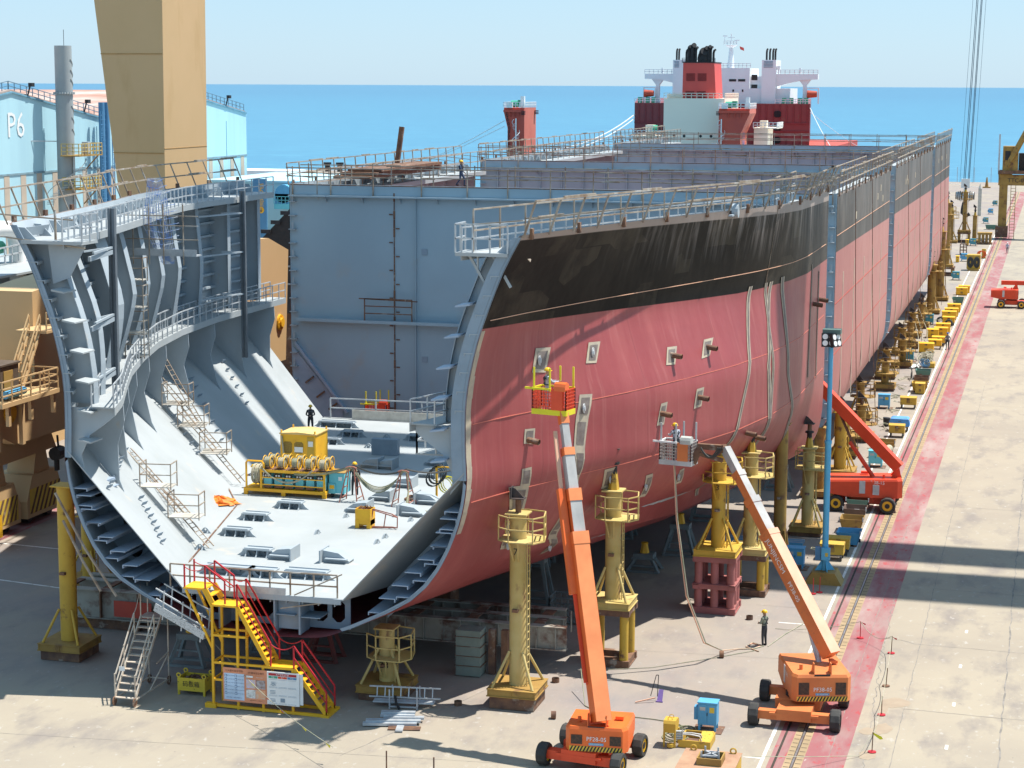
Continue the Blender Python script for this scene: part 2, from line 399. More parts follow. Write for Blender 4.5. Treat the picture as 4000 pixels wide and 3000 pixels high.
mb.add([(-64,94,.006),(-49,91.5,.006),(-49,91.65,.006),(-64,94.15,.006)], [(0,1,2,3)])
for y in (78.5, 84.3, 90.2, 96.3): mb.add([(-3.35,y,.006),(-3.22,y,.006),(-3.22,y+.55,.006),(-3.35,y+.55,.006)], [(0,1,2,3)])
struct(mb.build("white_ground_lines", WLINE))
def crack(mb, pts, w=.05, z=.005, jit=.06, seg=.8):
    P = [Vector((*p, z)) for p in pts]; out = []
    for a, b in zip(P, P[1:]):
        n_ = max(1, int((b-a).length/seg))
        for i in range(n_): out.append(a.lerp(b, i/n_)+Vector((rnd.uniform(-jit, jit), rnd.uniform(-jit, jit), 0)))
    out.append(P[-1])
    for a, b in zip(out, out[1:]):
        d = (b-a).normalized(); u = Vector((-d.y, d.x, 0))*(w*rnd.uniform(.35, 1)/2); mb.add([a-u, a+u, b+u, b-u], [(0,1,2,3)])
mb = MB()
crack(mb, [(-1.2,70),(-1.35,300)], .09, jit=.05); crack(mb, [(-5.3,70),(-5.4,180)], .045, jit=.03)
for y in (72.5, 83.2, 93.5, 104.5, 126, 147, 168, 190, 215, 240, 270, 300): crack(mb, [(-5.4,y+.15),(6,y-.25)], .05, jit=.03)
crack(mb, [(-5.4,93.6),(-6.6,94.2),(-7.0,94.4)], .07, jit=.1, seg=.3)
crack(mb, [(-6.1,70),(-6.4,80),(-7.0,93),(-7.2,104)], .05, jit=.12, seg=.4); crack(mb, [(-7.75,70),(-7.8,130)], .035, jit=.03)
crack(mb, [(-26.5,71),(-24.3,78),(-21.5,86.5),(-20.4,92)], .05, jit=.05); crack(mb, [(-22,88.5),(-10.2,89.5)], .03, jit=.02); crack(mb, [(-44,69.4),(-10.2,73.0)], .03, jit=.02)
for y in (98.7, 120, 131, 137.5, 150, 162, 175): crack(mb, [(-14,y),(-10.3,y)], .04, jit=.02)
for y in (112, 128.5, 160, 200, 240): crack(mb, [(-8.6,y),(-7.1,y)], .03, jit=.02)
struct(mb.build("concrete_joints", JOINT))
STAIN = M_("damp_patch", (.33,.26,.185), (.29,.225,.16), 1.5, rough=.75)
mb = MB()
for cx, cy, rx, ry in ((-5.75,84.1,.62,.75),(-6.15,83.2,.22,.8),(-6.0,80.4,.42,.8),(-6.55,79.9,.35,.5),(-6.3,76.9,.4,.6)):
    pts = [(cx+rx*math.cos(t*.4488)*rnd.uniform(.75,1.1), cy+ry*math.sin(t*.4488)*rnd.uniform(.75,1.1), .006+.001*(cx%.5)) for t in range(14)]
    mb.add(pts, [tuple(range(14))])
struct(mb.build("ground_stains", STAIN))

# ---------------------------------------------------------------- hull paint
def hull_mat():
    m, n, l, b, g, noise, ramp, mix, mth, sep = nodes_of("hull_paint", .42, .45)
    x = sep(); Y = x[1]; Zc = x[2]
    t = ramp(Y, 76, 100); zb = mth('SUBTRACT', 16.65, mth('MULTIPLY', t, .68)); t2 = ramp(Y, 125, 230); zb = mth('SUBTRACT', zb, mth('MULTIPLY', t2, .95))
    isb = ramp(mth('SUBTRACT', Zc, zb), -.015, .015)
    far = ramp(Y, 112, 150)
    red = mix(ramp(noise(.12, (1,1,.6), 4), .35, .65), (.30,.060,.062), (.265,.052,.055))
    red = mix(mth('MULTIPLY', ramp(noise(.5, (1,1.6,.08), 6), .45, .7), .45), red, (.40,.115,.105))
    wn = n.new("ShaderNodeTexWhiteNoise"); wn.noise_dimensions = '2D'; cb = n.new("ShaderNodeCombineXYZ"); l.new(mth('FLOOR', mth('MULTIPLY', Y, .135)), cb.inputs[0]); l.new(mth('FLOOR', mth('MULTIPLY', Zc, .40)), cb.inputs[1]); l.new(cb.outputs[0], wn.inputs[0])
    red = mix(mth('MULTIPLY', wn.outputs[0], .22), red, (.25,.05,.055))
    red = mix(mth('MULTIPLY', ramp(mth('FRACT', mth('MULTIPLY', Y, .135)), .012, .006), .35), red, (.17,.04,.04))
    red = mix(mth('MULTIPLY', ramp(noise(.9, (1,2.6,.06), 7), .56, .70), .35), red, (.43,.16,.145))
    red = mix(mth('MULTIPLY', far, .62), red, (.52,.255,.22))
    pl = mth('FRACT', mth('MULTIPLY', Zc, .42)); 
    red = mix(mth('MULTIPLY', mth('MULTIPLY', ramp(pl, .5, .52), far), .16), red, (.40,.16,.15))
    red = mix(mth('MULTIPLY', ramp(noise(1.1, (1,1,1), 8), .66, .8), .35), red, (.22,.05,.05))
    blk = mix(ramp(noise(.22, (1,1,.5), 4), .46, .56), (.002,.002,.003), (.007,.006,.006))
    # brownish rectangular overspray, panel wise
    w1 = n.new("ShaderNodeTexVoronoi"); w1.distance = 'CHEBYCHEV'; w1.inputs["Scale"].default_value = .55; w1.inputs["Randomness"].default_value = .85
    mp = n.new("ShaderNodeMapping"); mp.inputs["Scale"].default_value = (0,.42,.95); l.new(g.outputs["Position"], mp.inputs[0]); l.new(mp.outputs[0], w1.inputs["Vector"])
    sc = n.new("ShaderNodeSeparateColor"); l.new(w1.outputs["Color"], sc.inputs[0])
    blk = mix(mth('MULTIPLY', ramp(sc.outputs[0], .50, .64), ramp(noise(.35), .42, .58)), blk, (.030,.025,.019))
    # whitish runs below the deck edge
    top = mth('SUBTRACT', 19.75, mth('MULTIPLY', ramp(Y, 122, 76), -.75))
    dz = mth('SUBTRACT', top, Zc)
    run = mth('MULTIPLY', ramp(noise(1.0, (1,2.2,.12), 6), .47, .68), ramp(mth('ADD', dz, mth('MULTIPLY', noise(.35, (1,1,.1)), 1.6)), 3.4, 1.2))
    run = mth('MULTIPLY', run, ramp(Y, 84, 98))
    blk = mix(mth('MULTIPLY', run, .6), blk, (.36,.32,.30))
    blk = mix(mth('MULTIPLY', far, .80), blk, mix(ramp(noise(.8, (1,.6,.25), 6), .35, .68), (.12,.112,.105), (.225,.20,.185)))  # grey grazing reflection of the blocks farther back, put into the black colour
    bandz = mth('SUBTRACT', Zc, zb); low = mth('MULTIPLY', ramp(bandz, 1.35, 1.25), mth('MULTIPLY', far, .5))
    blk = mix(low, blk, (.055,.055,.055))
    edge = ramp(dz, .22, .18); blk = mix(mth('MULTIPLY', edge, .85), blk, (.36,.30,.27))
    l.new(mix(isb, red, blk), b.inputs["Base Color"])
    sp = n.new("ShaderNodeMapRange"); sp.inputs[3].default_value = .42; sp.inputs[4].default_value = .10; l.new(isb, sp.inputs[0]); l.new(sp.outputs[0], b.inputs["Specular IOR Level"])
    rr = n.new("ShaderNodeMapRange"); rr.inputs[3].default_value = .36; rr.inputs[4].default_value = .58; l.new(noise(.4), rr.inputs[0]); l.new(rr.outputs[0], b.inputs["Roughness"])
    bp = n.new("ShaderNodeBump"); bp.inputs["Strength"].default_value = .12; bp.inputs["Distance"].default_value = .4; l.new(noise(.35, (1,1,1), 3), bp.inputs["Height"]); l.new(bp.outputs[0], b.inputs["Normal"])
    return m
HULL = hull_mat()
SUR = M_("bare_patch_beige", (.45,.39,.29), (.36,.31,.25), 2, rough=.7); SUR2 = M_("bare_patch_brown", (.15,.12,.11), (.22,.19,.17), 2.5, rough=.6)

def U(Y, d=0.0, zmin=None, side=0):        # outline of the section, inset by d
    pts = [(o-d if i > 8 else o, z+(d if i < 20 else 0)) for i, (o, z) in enumerate(sect(Y))]
    L = [(-o, z) for o, z in reversed(pts[1:])]; return [(XC+x, Y, z) for x, z in L+pts]
def side_pts(Y, s, d, z0, z1, n): return [Vector((XC+s*(off(Y, z0+(z1-z0)*i/n)-d), Y, z0+(z1-z0)*i/n)) for i in range(n+1)]
def frange(a, b, n): return [a+(b-a)*i/n for i in range(n+1)]

def rails_top(root, s, ys, full):
    # scaffold rail outside the deck edge, fabricated rail along the inner edge of the stringer
    mb = MB(); p = [Vector((XC+s*(sect(y)[-1][0]+.05), y, ztop(y)-.1)) for y in ys]; sk = Vector((s*(.55 if full else .12), -.15 if full else 0, 1.5))
    railing(mb, p, sp=2.0, lv=2, r=.035, skew=sk)
    for a, b in zip(p, p[1:]):
        for q in (1.0, .5):
            if rnd.random() < .5: m_ = a.lerp(b, rnd.random()); d = (b-a).normalized(); mb.bar(m_+sk*q-d*rnd.uniform(.6,1.6)+Vector((0,0,.07)), m_+sk*q+d*rnd.uniform(.6,1.6)+Vector((0,0,.07)), .06)
    if not full or s > 0:
        p2 = [q-Vector((s*2.1, 0, .6)) for q in p]; railing(mb, p2, h=1.7, sp=2.4, lv=2, r=.032)
        for a in p[::1]: mb.bar(a+Vector((0,0,.7)), a+Vector((-s*2.1,0,.5)), .05)
    wb(mb, "scaffold_rail", SCAF, root)

def hull_side(root, s, ya, yb, full):
    if full and s < 0: yb = 119.0
    n = max(6, int((yb-ya)/4.4)); ys = frange(ya, yb, n*4 if full else n); yr = frange(ya, yb, n)
    zlo = 12.6 if full else 14.5
    # lining
    mb = MB(); mb.grid([[tuple(p) for p in side_pts(y, s, .13, 4.2 if full else zlo-2.2, ztop(y)-.01, 26)] for y in ys]); wb(mb, "inner_shell", GREY, root)
    fr = [ya+.9]+[ya+3.2+i*(yb-ya-4.0)/(n-1) for i in range(n)]
    dep = lambda z: 1.35
    for y in fr:
        A = side_pts(y, s, .16, zlo, ztop(y)-.85, 10); B = [Vector((XC+s*(off(y, p.z)-dep(p.z)), y, p.z)) for p in A]
        mb = MB().strip(A, B, (0,.05,0)); f = wb(mb, "web_frame", GREY, root)
        if full:
            fw_ = .55 if y == fr[2] else .2; A2 = [p+Vector((0,-fw_,0)) for p in B]; B2 = [p+Vector((0,fw_+.04,0)) for p in B]
            f2 = MB().strip(A2, B2, (s*-.04,0,0)).build("flange", GREY, f, w=root.location)
    if full:
        for k in range(8):
            z = 13.2+k*.8; A = [Vector((XC+s*(off(y, z)-.07), y, z)) for y in ys]; B = [Vector((XC+s*(off(y, z)-.45), y, z)) for y in ys]
            mb = MB().strip(A, B, (0,0,.04)); C_ = [p+Vector((0,0,-.10)) for p in B]; mb.strip(B, C_, (s*.03,0,0)); wb(mb, "longitudinal", GREY, root)
    # stringer deck under the bulwark with a drooping edge flange
    zd = lambda y: ztop(y)-.8
    A = [Vector((XC+s*(off(y, zd(y))-.15), y, zd(y))) for y in ys]; B = [Vector((XC+s*(off(y, zd(y))-2.15), y, zd(y))) for y in ys]
    mb = MB().strip(A, B, (0,0,.06)); C_ = [p+Vector((0,0,-.28)) for p in B]; mb.strip(B, C_, (s*.04,0,0)); wb(mb, "stringer_deck", DECKW, root)
    for y in frange(ya+.3, yb-.3, n*2):
        mb = MB()
        o1, o2 = off(y, zd(y)+.06)-.1, off(y, ztop(y)-.2)-.1
        mb.strip([Vector((XC+s*(o1-.08), y, zd(y)+.06)), Vector((XC+s*(o2-.08), y, ztop(y)-.2))], [Vector((XC+s*(o1-.7), y, zd(y)+.06)), Vector((XC+s*(o2-.45), y, ztop(y)-.22))], (0,.05,0))
        wb(mb, "bulwark_bracket", GREY, root)
    for y in frange(ya+2.0, yb-2.2, n):
        mb = MB(); zt = ztop(y)-.25; mb.strip([Vector((XC+s*(off(y, zt)-.5), y-1.0, zd(y)+.15)), Vector((XC+s*(off(y, zt)-.5), y+1.0, zd(y)+.15))], [Vector((XC+s*(off(y, zt)-.62), y-1.0, zt)), Vector((XC+s*(off(y, zt)-.62), y+1.0, zt))], (s*.05,0,0))
        wb(mb, "coaming_plate", GREY, root)
    for y in frange(ya+.8, yb-.8, n): mb = MB(); mb.bc((XC+s*(sect(y)[-1][0]+.02), y, ztop(y)+.02), (.12,.28,.45)); wb(mb, "lifting_eye", RUSTM, root)
    rails_top(root, s, yr, full)
    if full:
        mb = MB(); p = [Vector((XC+s*(off(y, zd(y))-2.1), y, zd(y)+.06)) for y in yr]; railing(mb, p, 1.0, 1.05, 2, .03); wb(mb, "deck_railing", GALV, root)
        # walkway above the hopper, knees under it, sloping hopper plate
        zw = 12.55; zh = 10.65; yb2 = 120.2; ys = frange(ya, yb2, 40)
        A = [Vector((XC+s*(off(y, zw)-1.2), y, zw)) for y in ys]; B = [Vector((XC+s*(off(y, zw)-2.4), y, zw)) for y in ys]
        mb = MB().strip(A, B, (0,0,.06)); mb.strip(B, [p+Vector((0,0,-.3)) for p in B], (s*.04,0,0)); wb(mb, "walkway", DECKW, root)
        for e in ([p+Vector((s*.05,0,.06)) for p in B], [p+Vector((-s*.1,0,.06)) for p in A]): mb = MB(); railing(mb, e, 1.0, 1.0, 2, .028); wb(mb, "walkway_railing", GALV, root)
        for y in fr[1:]+([119.8] if s > 0 else []):
            h, k = off(y, zh)-.1, koff(y); q = lambda z: h+(k-h)*(zh-z)/(zh-4.85); o = off(y, zw)
            pl = [(o-2.35, zw-.25), (o-.15, zw-.02), (h, zh), (q(8.2), 8.2), (q(8.6)-.15, 8.75), (o-2.3+.25, zw-2.2), (o-2.4, zw-1.1)]
            mb = MB().prism(pl, lambda a, z, y=y: (XC+s*a, y, z), (0,.05,0)); wb(mb, "hopper_knee", GREY, root)
        rows = []
        for y in frange(ya, yb2, 24): rows.append([Vector((XC+s*koff(y), y, 4.86-.1*(y-ya)/45)), Vector((XC+s*(off(y, zh)-.1), y, zh))])
        mb = MB().strip([r_[0] for r_ in rows], [r_[1] for r_ in rows], (0,0,-.06)); wb(mb, "hopper_plate", DECKW, root)

def block(label, ya, yb, full, loc):
    root = thing("hull_block", label, "ship hull block", loc, group="hull blocks standing in line in the dock")
    ys = frange(ya, yb, 60 if full else 4)
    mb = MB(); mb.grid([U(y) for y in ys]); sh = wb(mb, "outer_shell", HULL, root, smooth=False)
    for p in sh.data.polygons: p.use_smooth = True
    if full:
        import bmesh
        bm = bmesh.new(); bm.from_mesh(sh.data)
        bmesh.ops.delete(bm, geom=[f for f in bm.faces if f.calc_center_median().x < -5 and f.calc_center_median().z+3 > 10.7 and f.calc_center_median().y+HY0 > 119.2], context='FACES'); bm.to_mesh(sh.data); bm.free()
    for s in (1, -1): hull_side(root, s, ya, yb, full)
    return root, sh
B1, SH1 = block("nearest and narrowest hull block, open at its cut front, black above pink red", HY0, HY1, True, (XC, HY0, 3))
# cut edge ring, tank top, floors, hopper webs of the nearest block
y = HY0+.02
for s in (1, -1):
    A = side_pts(y, s, -.01, 10.3, 20.4, 14); B = [Vector((XC+s*(off(y, p.z)-((.62 if s > 0 else .3) if p.z < 19.7 else .3)), y, p.z)) for p in A]
    mb = MB().strip(A, B, (0,.05,0)); 
    low = [(o, z) for o, z in sect(y)[8:30:2]]; C_ = [Vector((XC+s*o, y, z)) for o, z in low]; D_ = [Vector((XC+s*(o-.12), y, z+.11)) for o, z in low]
    mb.strip(C_, D_, (0,.05,0)); wb(mb, "cut_edge", CUT, B1)
    for k in range(6):
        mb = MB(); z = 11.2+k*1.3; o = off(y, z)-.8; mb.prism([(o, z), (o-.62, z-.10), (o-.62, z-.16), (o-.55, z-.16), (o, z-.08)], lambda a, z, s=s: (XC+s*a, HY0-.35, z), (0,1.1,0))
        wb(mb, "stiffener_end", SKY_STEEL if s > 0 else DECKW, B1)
    # hopper web with holes
    yw = HY0+2.8
    h = off(yw, 10.55); k = koff(yw); sec = [(o, z) for o, z in sect(yw)[2:]]
    outer = [(k, 3.4), (k, 4.75)]+[(h-.12, 10.4)]+[(off(yw, z)-.09, z+.02) for z in (9.6, 8.6, 7.6, 6.6, 5.8, 5.0, 4.4)]+[(off(yw, 3.9)-.3, 3.86)]
    def hol(f, z, r_, r2): 
        hz = k+(h-k)*(z-4.75)/(10.4-4.75); a = hz+(off(yw, z)-hz)*f; return circ(a, z, r_, r2, 14)
    holes = [hol(.55, 8.35, .30, .42), hol(.30, 7.0, .30, .40), hol(.62, 5.7, .36, .40), hol(.3, 5.25, .25, .33), hol(.5, 9.65, .12, .12)]
    mb = MB().plate(outer, holes, lambda a, z: (XC+s*a, yw, z), (0,.06,0)); wb(mb, "hopper_web", CUT, B1)
    for k2 in range(7):
        z = 5.3+k2*.6; a = min(k+(h-k)*(z-4.75)/(10.4-4.75), off(HY0+.1, z-.3)-.95)
        mb = MB().box(a+.02, a+.75, HY0+.1, yw-.01, z-.30, z-.26); mb.box(a+.70, a+.75, HY0+.1, yw-.01, z-.42, z-.30)
        for i, v in enumerate(mb.v): mb.v[i] = (XC+s*v[0], v[1], v[2])
        wb(mb, "hopper_stiffener", SKY_STEEL, B1)
        zz = 4.35+k2*.76; a = off(HY0+.1, zz)-.16
        mb = MB().box(a-.62, a, HY0+.1, yw-.01, zz, zz+.04); mb.box(a-.66, a-.62, HY0+.1, yw-.01, zz-.1, zz+.04)
        for i, v in enumerate(mb.v): mb.v[i] = (XC+s*v[0], v[1], v[2])
        wb(mb, "shell_stiffener", SKY_STEEL, B1)
    # end gusset carrying the walkway at the cut front
    h = off(HY0+.3, 10.6); mb = MB().plate([(h-.05, 10.7), (h-.05, 12.5), (h-2.4, 12.5), (h-2.4, 12.2), (h-1.9, 11.8), (h-1.2, 11.3), (h-.75, 10.4), (h-.9, 9.6), (h-.5, 10.1)], [], lambda a, z: (XC+s*a, HY0+.3, z), (0,.06,0)); wb(mb, "end_gusset", GREY, B1)
rows = []
for yy in frange(HY0, 120.4, 12): rows.append([Vector((XC-koff(yy), yy, 4.86-.1*(yy-HY0)/45)), Vector((XC+koff(yy), yy, 4.86-.1*(yy-HY0)/45))])
mb = MB().strip([r_[0] for r_ in rows], [r_[1] for r_ in rows], (0,0,-.06)); wb(mb, "tank_top", DECKW, B1)
yf = HY0+1.2; kk = 3.6
rr = lambda x0, x1, z0, z1, r_=.2: [(x0+r_,z0),(x1-r_,z0),(x1,z0+r_),(x1,z1-r_),(x1-r_,z1),(x0+r_,z1),(x0,z1-r_),(x0,z0+r_)]
mb = MB().plate([(-kk,3.2),(kk,3.2),(kk,4.76),(-kk,4.76)], [rr(-3.2,-2.2,3.5,4.5), rr(-1.7,.1,3.5,4.45,.3), rr(1.9,2.55,3.5,4.5), rr(2.75,3.35,3.5,4.5)], lambda a, z: (XC+a, yf, z), (0,.06,0)); wb(mb, "floor_plate", CUT, B1)
for a in (-2.0, .55, 1.7): wb(MB().box(XC+a-.04, XC+a+.04, HY0+.05, yf-.01, 3.15, 4.78), "bottom_girder", CUT, B1)
mb = MB()
for a, z in ((.57,3.95),(-1.98,4.1),(1.72,3.9)): mb.box(XC+a, XC+a+.9, HY0+.1, yf-.01, z, z+.04)
mb.box(XC+.62, XC+1.55, HY0+.35, HY0+.4, 3.3, 4.7)
wb(mb, "flat_bracket", CUT, B1)
mb = MB()
for a in frange(-3.3, 3.3, 9): mb.box(XC+a-.02, XC+a+.02, HY0+.05, yf-.01, 4.5, 4.8)
mb.box(XC-3.7, XC+3.6, HY0-.02, HY0+.06, 4.62, 4.86); wb(mb, "edge_beam", GREY, B1)
# scaffold rail along the front of the tank top
mb = MB(); railing(mb, [(XC-4.3,HY0+.1,4.86),(XC-1.5,HY0+.05,4.86),(XC+1.3,HY0+.05,4.86),(XC+3.4,HY0+.15,4.86)], 1.0, 1.1, 2, .03)
mb.bar((XC+.9,HY0-.1,4.3),(XC+3.4,HY0+.1,4.75),.05); mb.bar((XC+1.5,HY0,4.9),(XC+3.6,HY0+.2,5.9),.05); wb(mb, "front_rail", SCAF, B1)
mb = MB(); mb.box(XC-1.2, XC+1.1, HY0-.02, HY0+.04, 4.86, 5.15); wb(mb, "perforated_toe_plate", GALV, B1)
mb = MB(); railing(mb, [(-45.4,120.3,4.8),(-36,120.5,4.8),(-19.5,120.5,4.8)], 1.25, 3.2, 2, .04); wb(mb, "rear_rail", GALV, B1)
mb = MB(); mb.box(-43.8, -37.5, 120.0, 120.06, 4.8, 5.4); mb.box(-37.6, -20, 120.15, 120.2, 4.8, 5.35); wb(mb, "rear_toe_board", PLANK, B1)
# conforming bare patches with stub pipes / pads on the shell
def sheet(mb, quad, d, n=5, mm=6):
    (ya, za), (yb, zb), (yc, zc), (yd, zd) = quad; rows = []
    for j in range(mm+1):
        v = j/mm; row = []
        for i in range(n+1):
            u = i/n; Y = (ya*(1-u)+yb*u)*(1-v)+(yd*(1-u)+yc*u)*v; Z_ = (za*(1-u)+zb*u)*(1-v)+(zd*(1-u)+zc*u)*v
            row.append((XC+off(Y, Z_)+d, Y, Z_))
        rows.append(row)
    mb.grid(rows)
PQ = [((81.31,15.29),(82.44,15.21),(81.95,14.16),(81.03,14.27)),((85.37,15.09),(86.31,15.04),(85.66,14.14),(84.88,14.21)),((91.58,14.18),(92.45,14.14),(91.78,13.34),(91.02,13.4)),((95.11,14.15),(96.13,14.15),(95.21,13.35),(94.34,13.31)),
 ((83.99,12.93),(84.85,12.85),(84.51,11.83),(83.66,11.95)),((83.66,11.95),(84.51,11.83),(84.23,10.45),(83.49,10.57)),((83.49,10.57),(84.23,10.45),(84.2,9.07),(83.81,9.14)),((83.74,9.26),(84.18,9.19),(84.82,7.53),(84.12,7.78)),((84.1,7.89),(84.87,7.64),(85.97,5.87),(85.16,5.98)),((85.1,6.11),(86.0,5.92),(87.27,4.91),(86.76,4.84)),
 ((89.98,11.71),(90.54,11.73),(90.24,10.68),(89.63,10.71)),((93.17,11.98),(93.93,11.99),(93.67,11.08),(92.9,11.05)),((80.39,11.9),(81.04,11.85),(80.96,11.16),(80.32,11.28)),((85.89,9.22),(86.71,9.23),(87.4,8.13),(86.39,8.22)),((89.88,8.25),(90.45,8.27),(91.72,6.85),(91.12,6.9)),((93.18,7.94),(93.53,8.01),(94.66,7.03),(94.0,7.04)),
 ((80.16,10.2),(80.76,10.2),(80.86,9.34),(80.23,9.39)),((79.48,9.52),(80.82,9.39),(81.1,7.87),(80.11,8.07)),((80.19,7.84),(80.92,7.75),(81.6,6.3),(81.06,6.37))]
def patch_pair(qa, qb, n=5, mm=6):
    mA, mB_ = MB(), MB(); sheet(mA, qa, .03, n, mm); sheet(mB_, qb, .045, n, mm); p_ = wb(mA, "bare_patch", SUR, B1); mB_.build("bare_steel", SUR2, p_, w=B1.location)
for q in PQ:
    cy = sum(p[0] for p in q)/4; cz = sum(p[1] for p in q)/4
    patch_pair(q, [(cy+(a-cy)*.66, cz+(b-cz)*.72) for a, b in q])
for wd, P in ((.42,((101.5,16.2),(99.5,12.5),(97.0,8.5),(100.9,5.1))),(.4,((103.6,16.2),(103.0,12),(102.3,7.7))),(.5,((104.4,16.2),(102.2,12),(102.6,8))),(.55,((106.2,16.3),(106.5,11),(110.4,5.1))),(.45,((114.2,16.3),(113.4,9.8))),(.35,((117.6,15.6),(117.5,9.2)))):
    for (ya, za), (yb, zb) in zip(P, P[1:]): patch_pair([(ya-wd/2,za),(ya+wd/2,za),(yb+wd/2,zb),(yb-wd/2,zb)], [(ya-wd*.24,za),(ya+wd*.24,za),(yb+wd*.24,zb),(yb-wd*.24,zb)], 2, 14)
mA = MB()
y = HY0
for i in range(9):   # pale border beside the cut edge
    z0 = 8+i*.95; sheet(mA, [(HY0+.02,z0+.95),(HY0+.3+.1*rnd.random(),z0+.95),(HY0+.3+.1*rnd.random(),z0),(HY0+.02,z0)], .03, 2, 2)
wb(mA, "primer_border", SUR, B1)
for Y, z in ((91.76,13.81),(95.24,13.8),(90.02,11.26),(93.37,11.58),(80.6,11.42),(101.4,8.32),(118.2,13.87),(115.3,13.9),(99.2,8.9)):
    x = XC+off(Y, z); mb = MB().cyl((x-.1,Y,z), (x+.55,Y-.12,z-.08), .13, n=12, caps=False); mb.cyl((x-.1,Y,z), (x+.4,Y-.12,z-.08), .115, n=12); wb(mb, "stub_pipe", RUSTM, B1)
for Y, z in ((81.57,14.73),(85.55,14.63),(84.18,12.29),(86.16,5.41),(90.59,7.6),(93.54,7.57),(86.72,8.64),(81.52,6.49)):
    x = XC+off(Y, z)+.02; mb = MB().cyl((x,Y,z), (x+.05,Y,z), .22, n=14); mb.cyl((x+.05,Y,z), (x+.08,Y,z), .12, n=12); wb(mb, "anode_pad", GALV, B1)
for zz, d in ((16.95,.010),(12.6,.004),(9.3,.004)):
    mb = MB()
    for a, b in zip(frange(77,121,30), frange(77,121,30)[1:]): mb.bar((XC+off(a, zz)+d, a, zz), (XC+off(b, zz)+d, b, zz), .03)
    wb(mb, "weld_seam", SALM if zz > 14 else PINKB, B1)
mb = MB()
for Y in (103.5,): mb.bar((XC+off(Y,16.2)+.03,Y,16.2), (XC+sect(Y)[-1][0]+.03,Y,ztop(Y)), .05)
for i in range(6): mb.cyl((XC+11.6+.02*i,HY0+.5,19.5-.02*i),(XC+11.7,HY0+.6,19.5),.02)
wb(mb, "hanging_rope", SCAF, B1)
# fairlead roller on the deck edge
mb = MB(); Y = 97.5; x = XC+sect(Y)[-1][0]; mb.cyl((x+.05,Y-.05,ztop(Y)+.0),(x+.35,Y-.05,ztop(Y)+.0),.35,n=14); mb.bc((x+.1,Y-.5,ztop(Y)-.2),(.2,1.1,.08)); wb(mb, "fairlead", GREY, B1)
# end platform of the deck stringer at both cut corners
zc = ztop(HY0)-.75
for s in (1, -1):
    x1 = XC+s*10.9; x0 = XC+8.7 if s > 0 else XC-8.0; mb = MB().box(min(x0,x1), max(x0,x1), HY0-.1, HY0+1.4, zc-.14, zc)
    if s > 0:
        for xx in (x0+.5, x0+1.5): mb.bar((xx,HY0+.3,zc-.14),(xx+.75,HY0+.3,zc-1.4),.1); mb.bar((xx+.35,HY0+.3,zc-.14),(xx+.35,HY0+.3,zc-.85),.07)
    wb(mb, "corner_platform", DECKW, B1)
    mb = MB(); railing(mb, [(x0,HY0+1.35,zc),(x0,HY0-.05,zc),(x1,HY0-.05,zc)] if s > 0 else [(x0,HY0+1.4,zc),(x0,HY0-.05,zc)], 1.15, .75, 2, .03); wb(mb, "platform_rail", GALV, B1)
    if s < 0:
        mb = MB().bar((XC-13.2,HY0-.1,zc+.3),(XC-8.0,HY0+.2,zc-.3),.06).bar((XC-13.4,HY0-.1,zc+1.2),(XC-8.6,HY0+.3,zc+.9),.06).bar((XC-9.6,HY0+.6,zc),(XC-9.6,HY0+.6,zc+1.3),.08); wb(mb, "scaffold_tube", SCAF, B1)
        mb = MB().plate([(9.9,zc-.2),(8.1,zc-.2),(8.9,zc-1.6),(9.7,zc-1.9)], [], lambda a, z: (XC-a, HY0+.45, z), (0,.05,0)); wb(mb, "corner_gusset", GREY, B1)
mb = MB().box(-39.95, -38.2, HY0+1.2, HY0+2.6, 10.5, 10.6); 
mb = MB(); s = 1; mb.box(XC+6.3, XC+8.9, HY0+2.0, HY0+3.2, 10.9, 10.97); wb(mb, "side_landing", DECKW, B1)
mb = MB(); railing(mb, [(XC+6.35,HY0+2.05,10.97),(XC+8.9,HY0+2.05,10.97)], 1.1, .8, 2, .035); railing(mb, [(XC+6.35,HY0+2.05,10.97),(XC+6.35,HY0+3.2,10.97)], 1.1, .8, 2, .035); wb(mb, "landing_rail", GALV, B1)

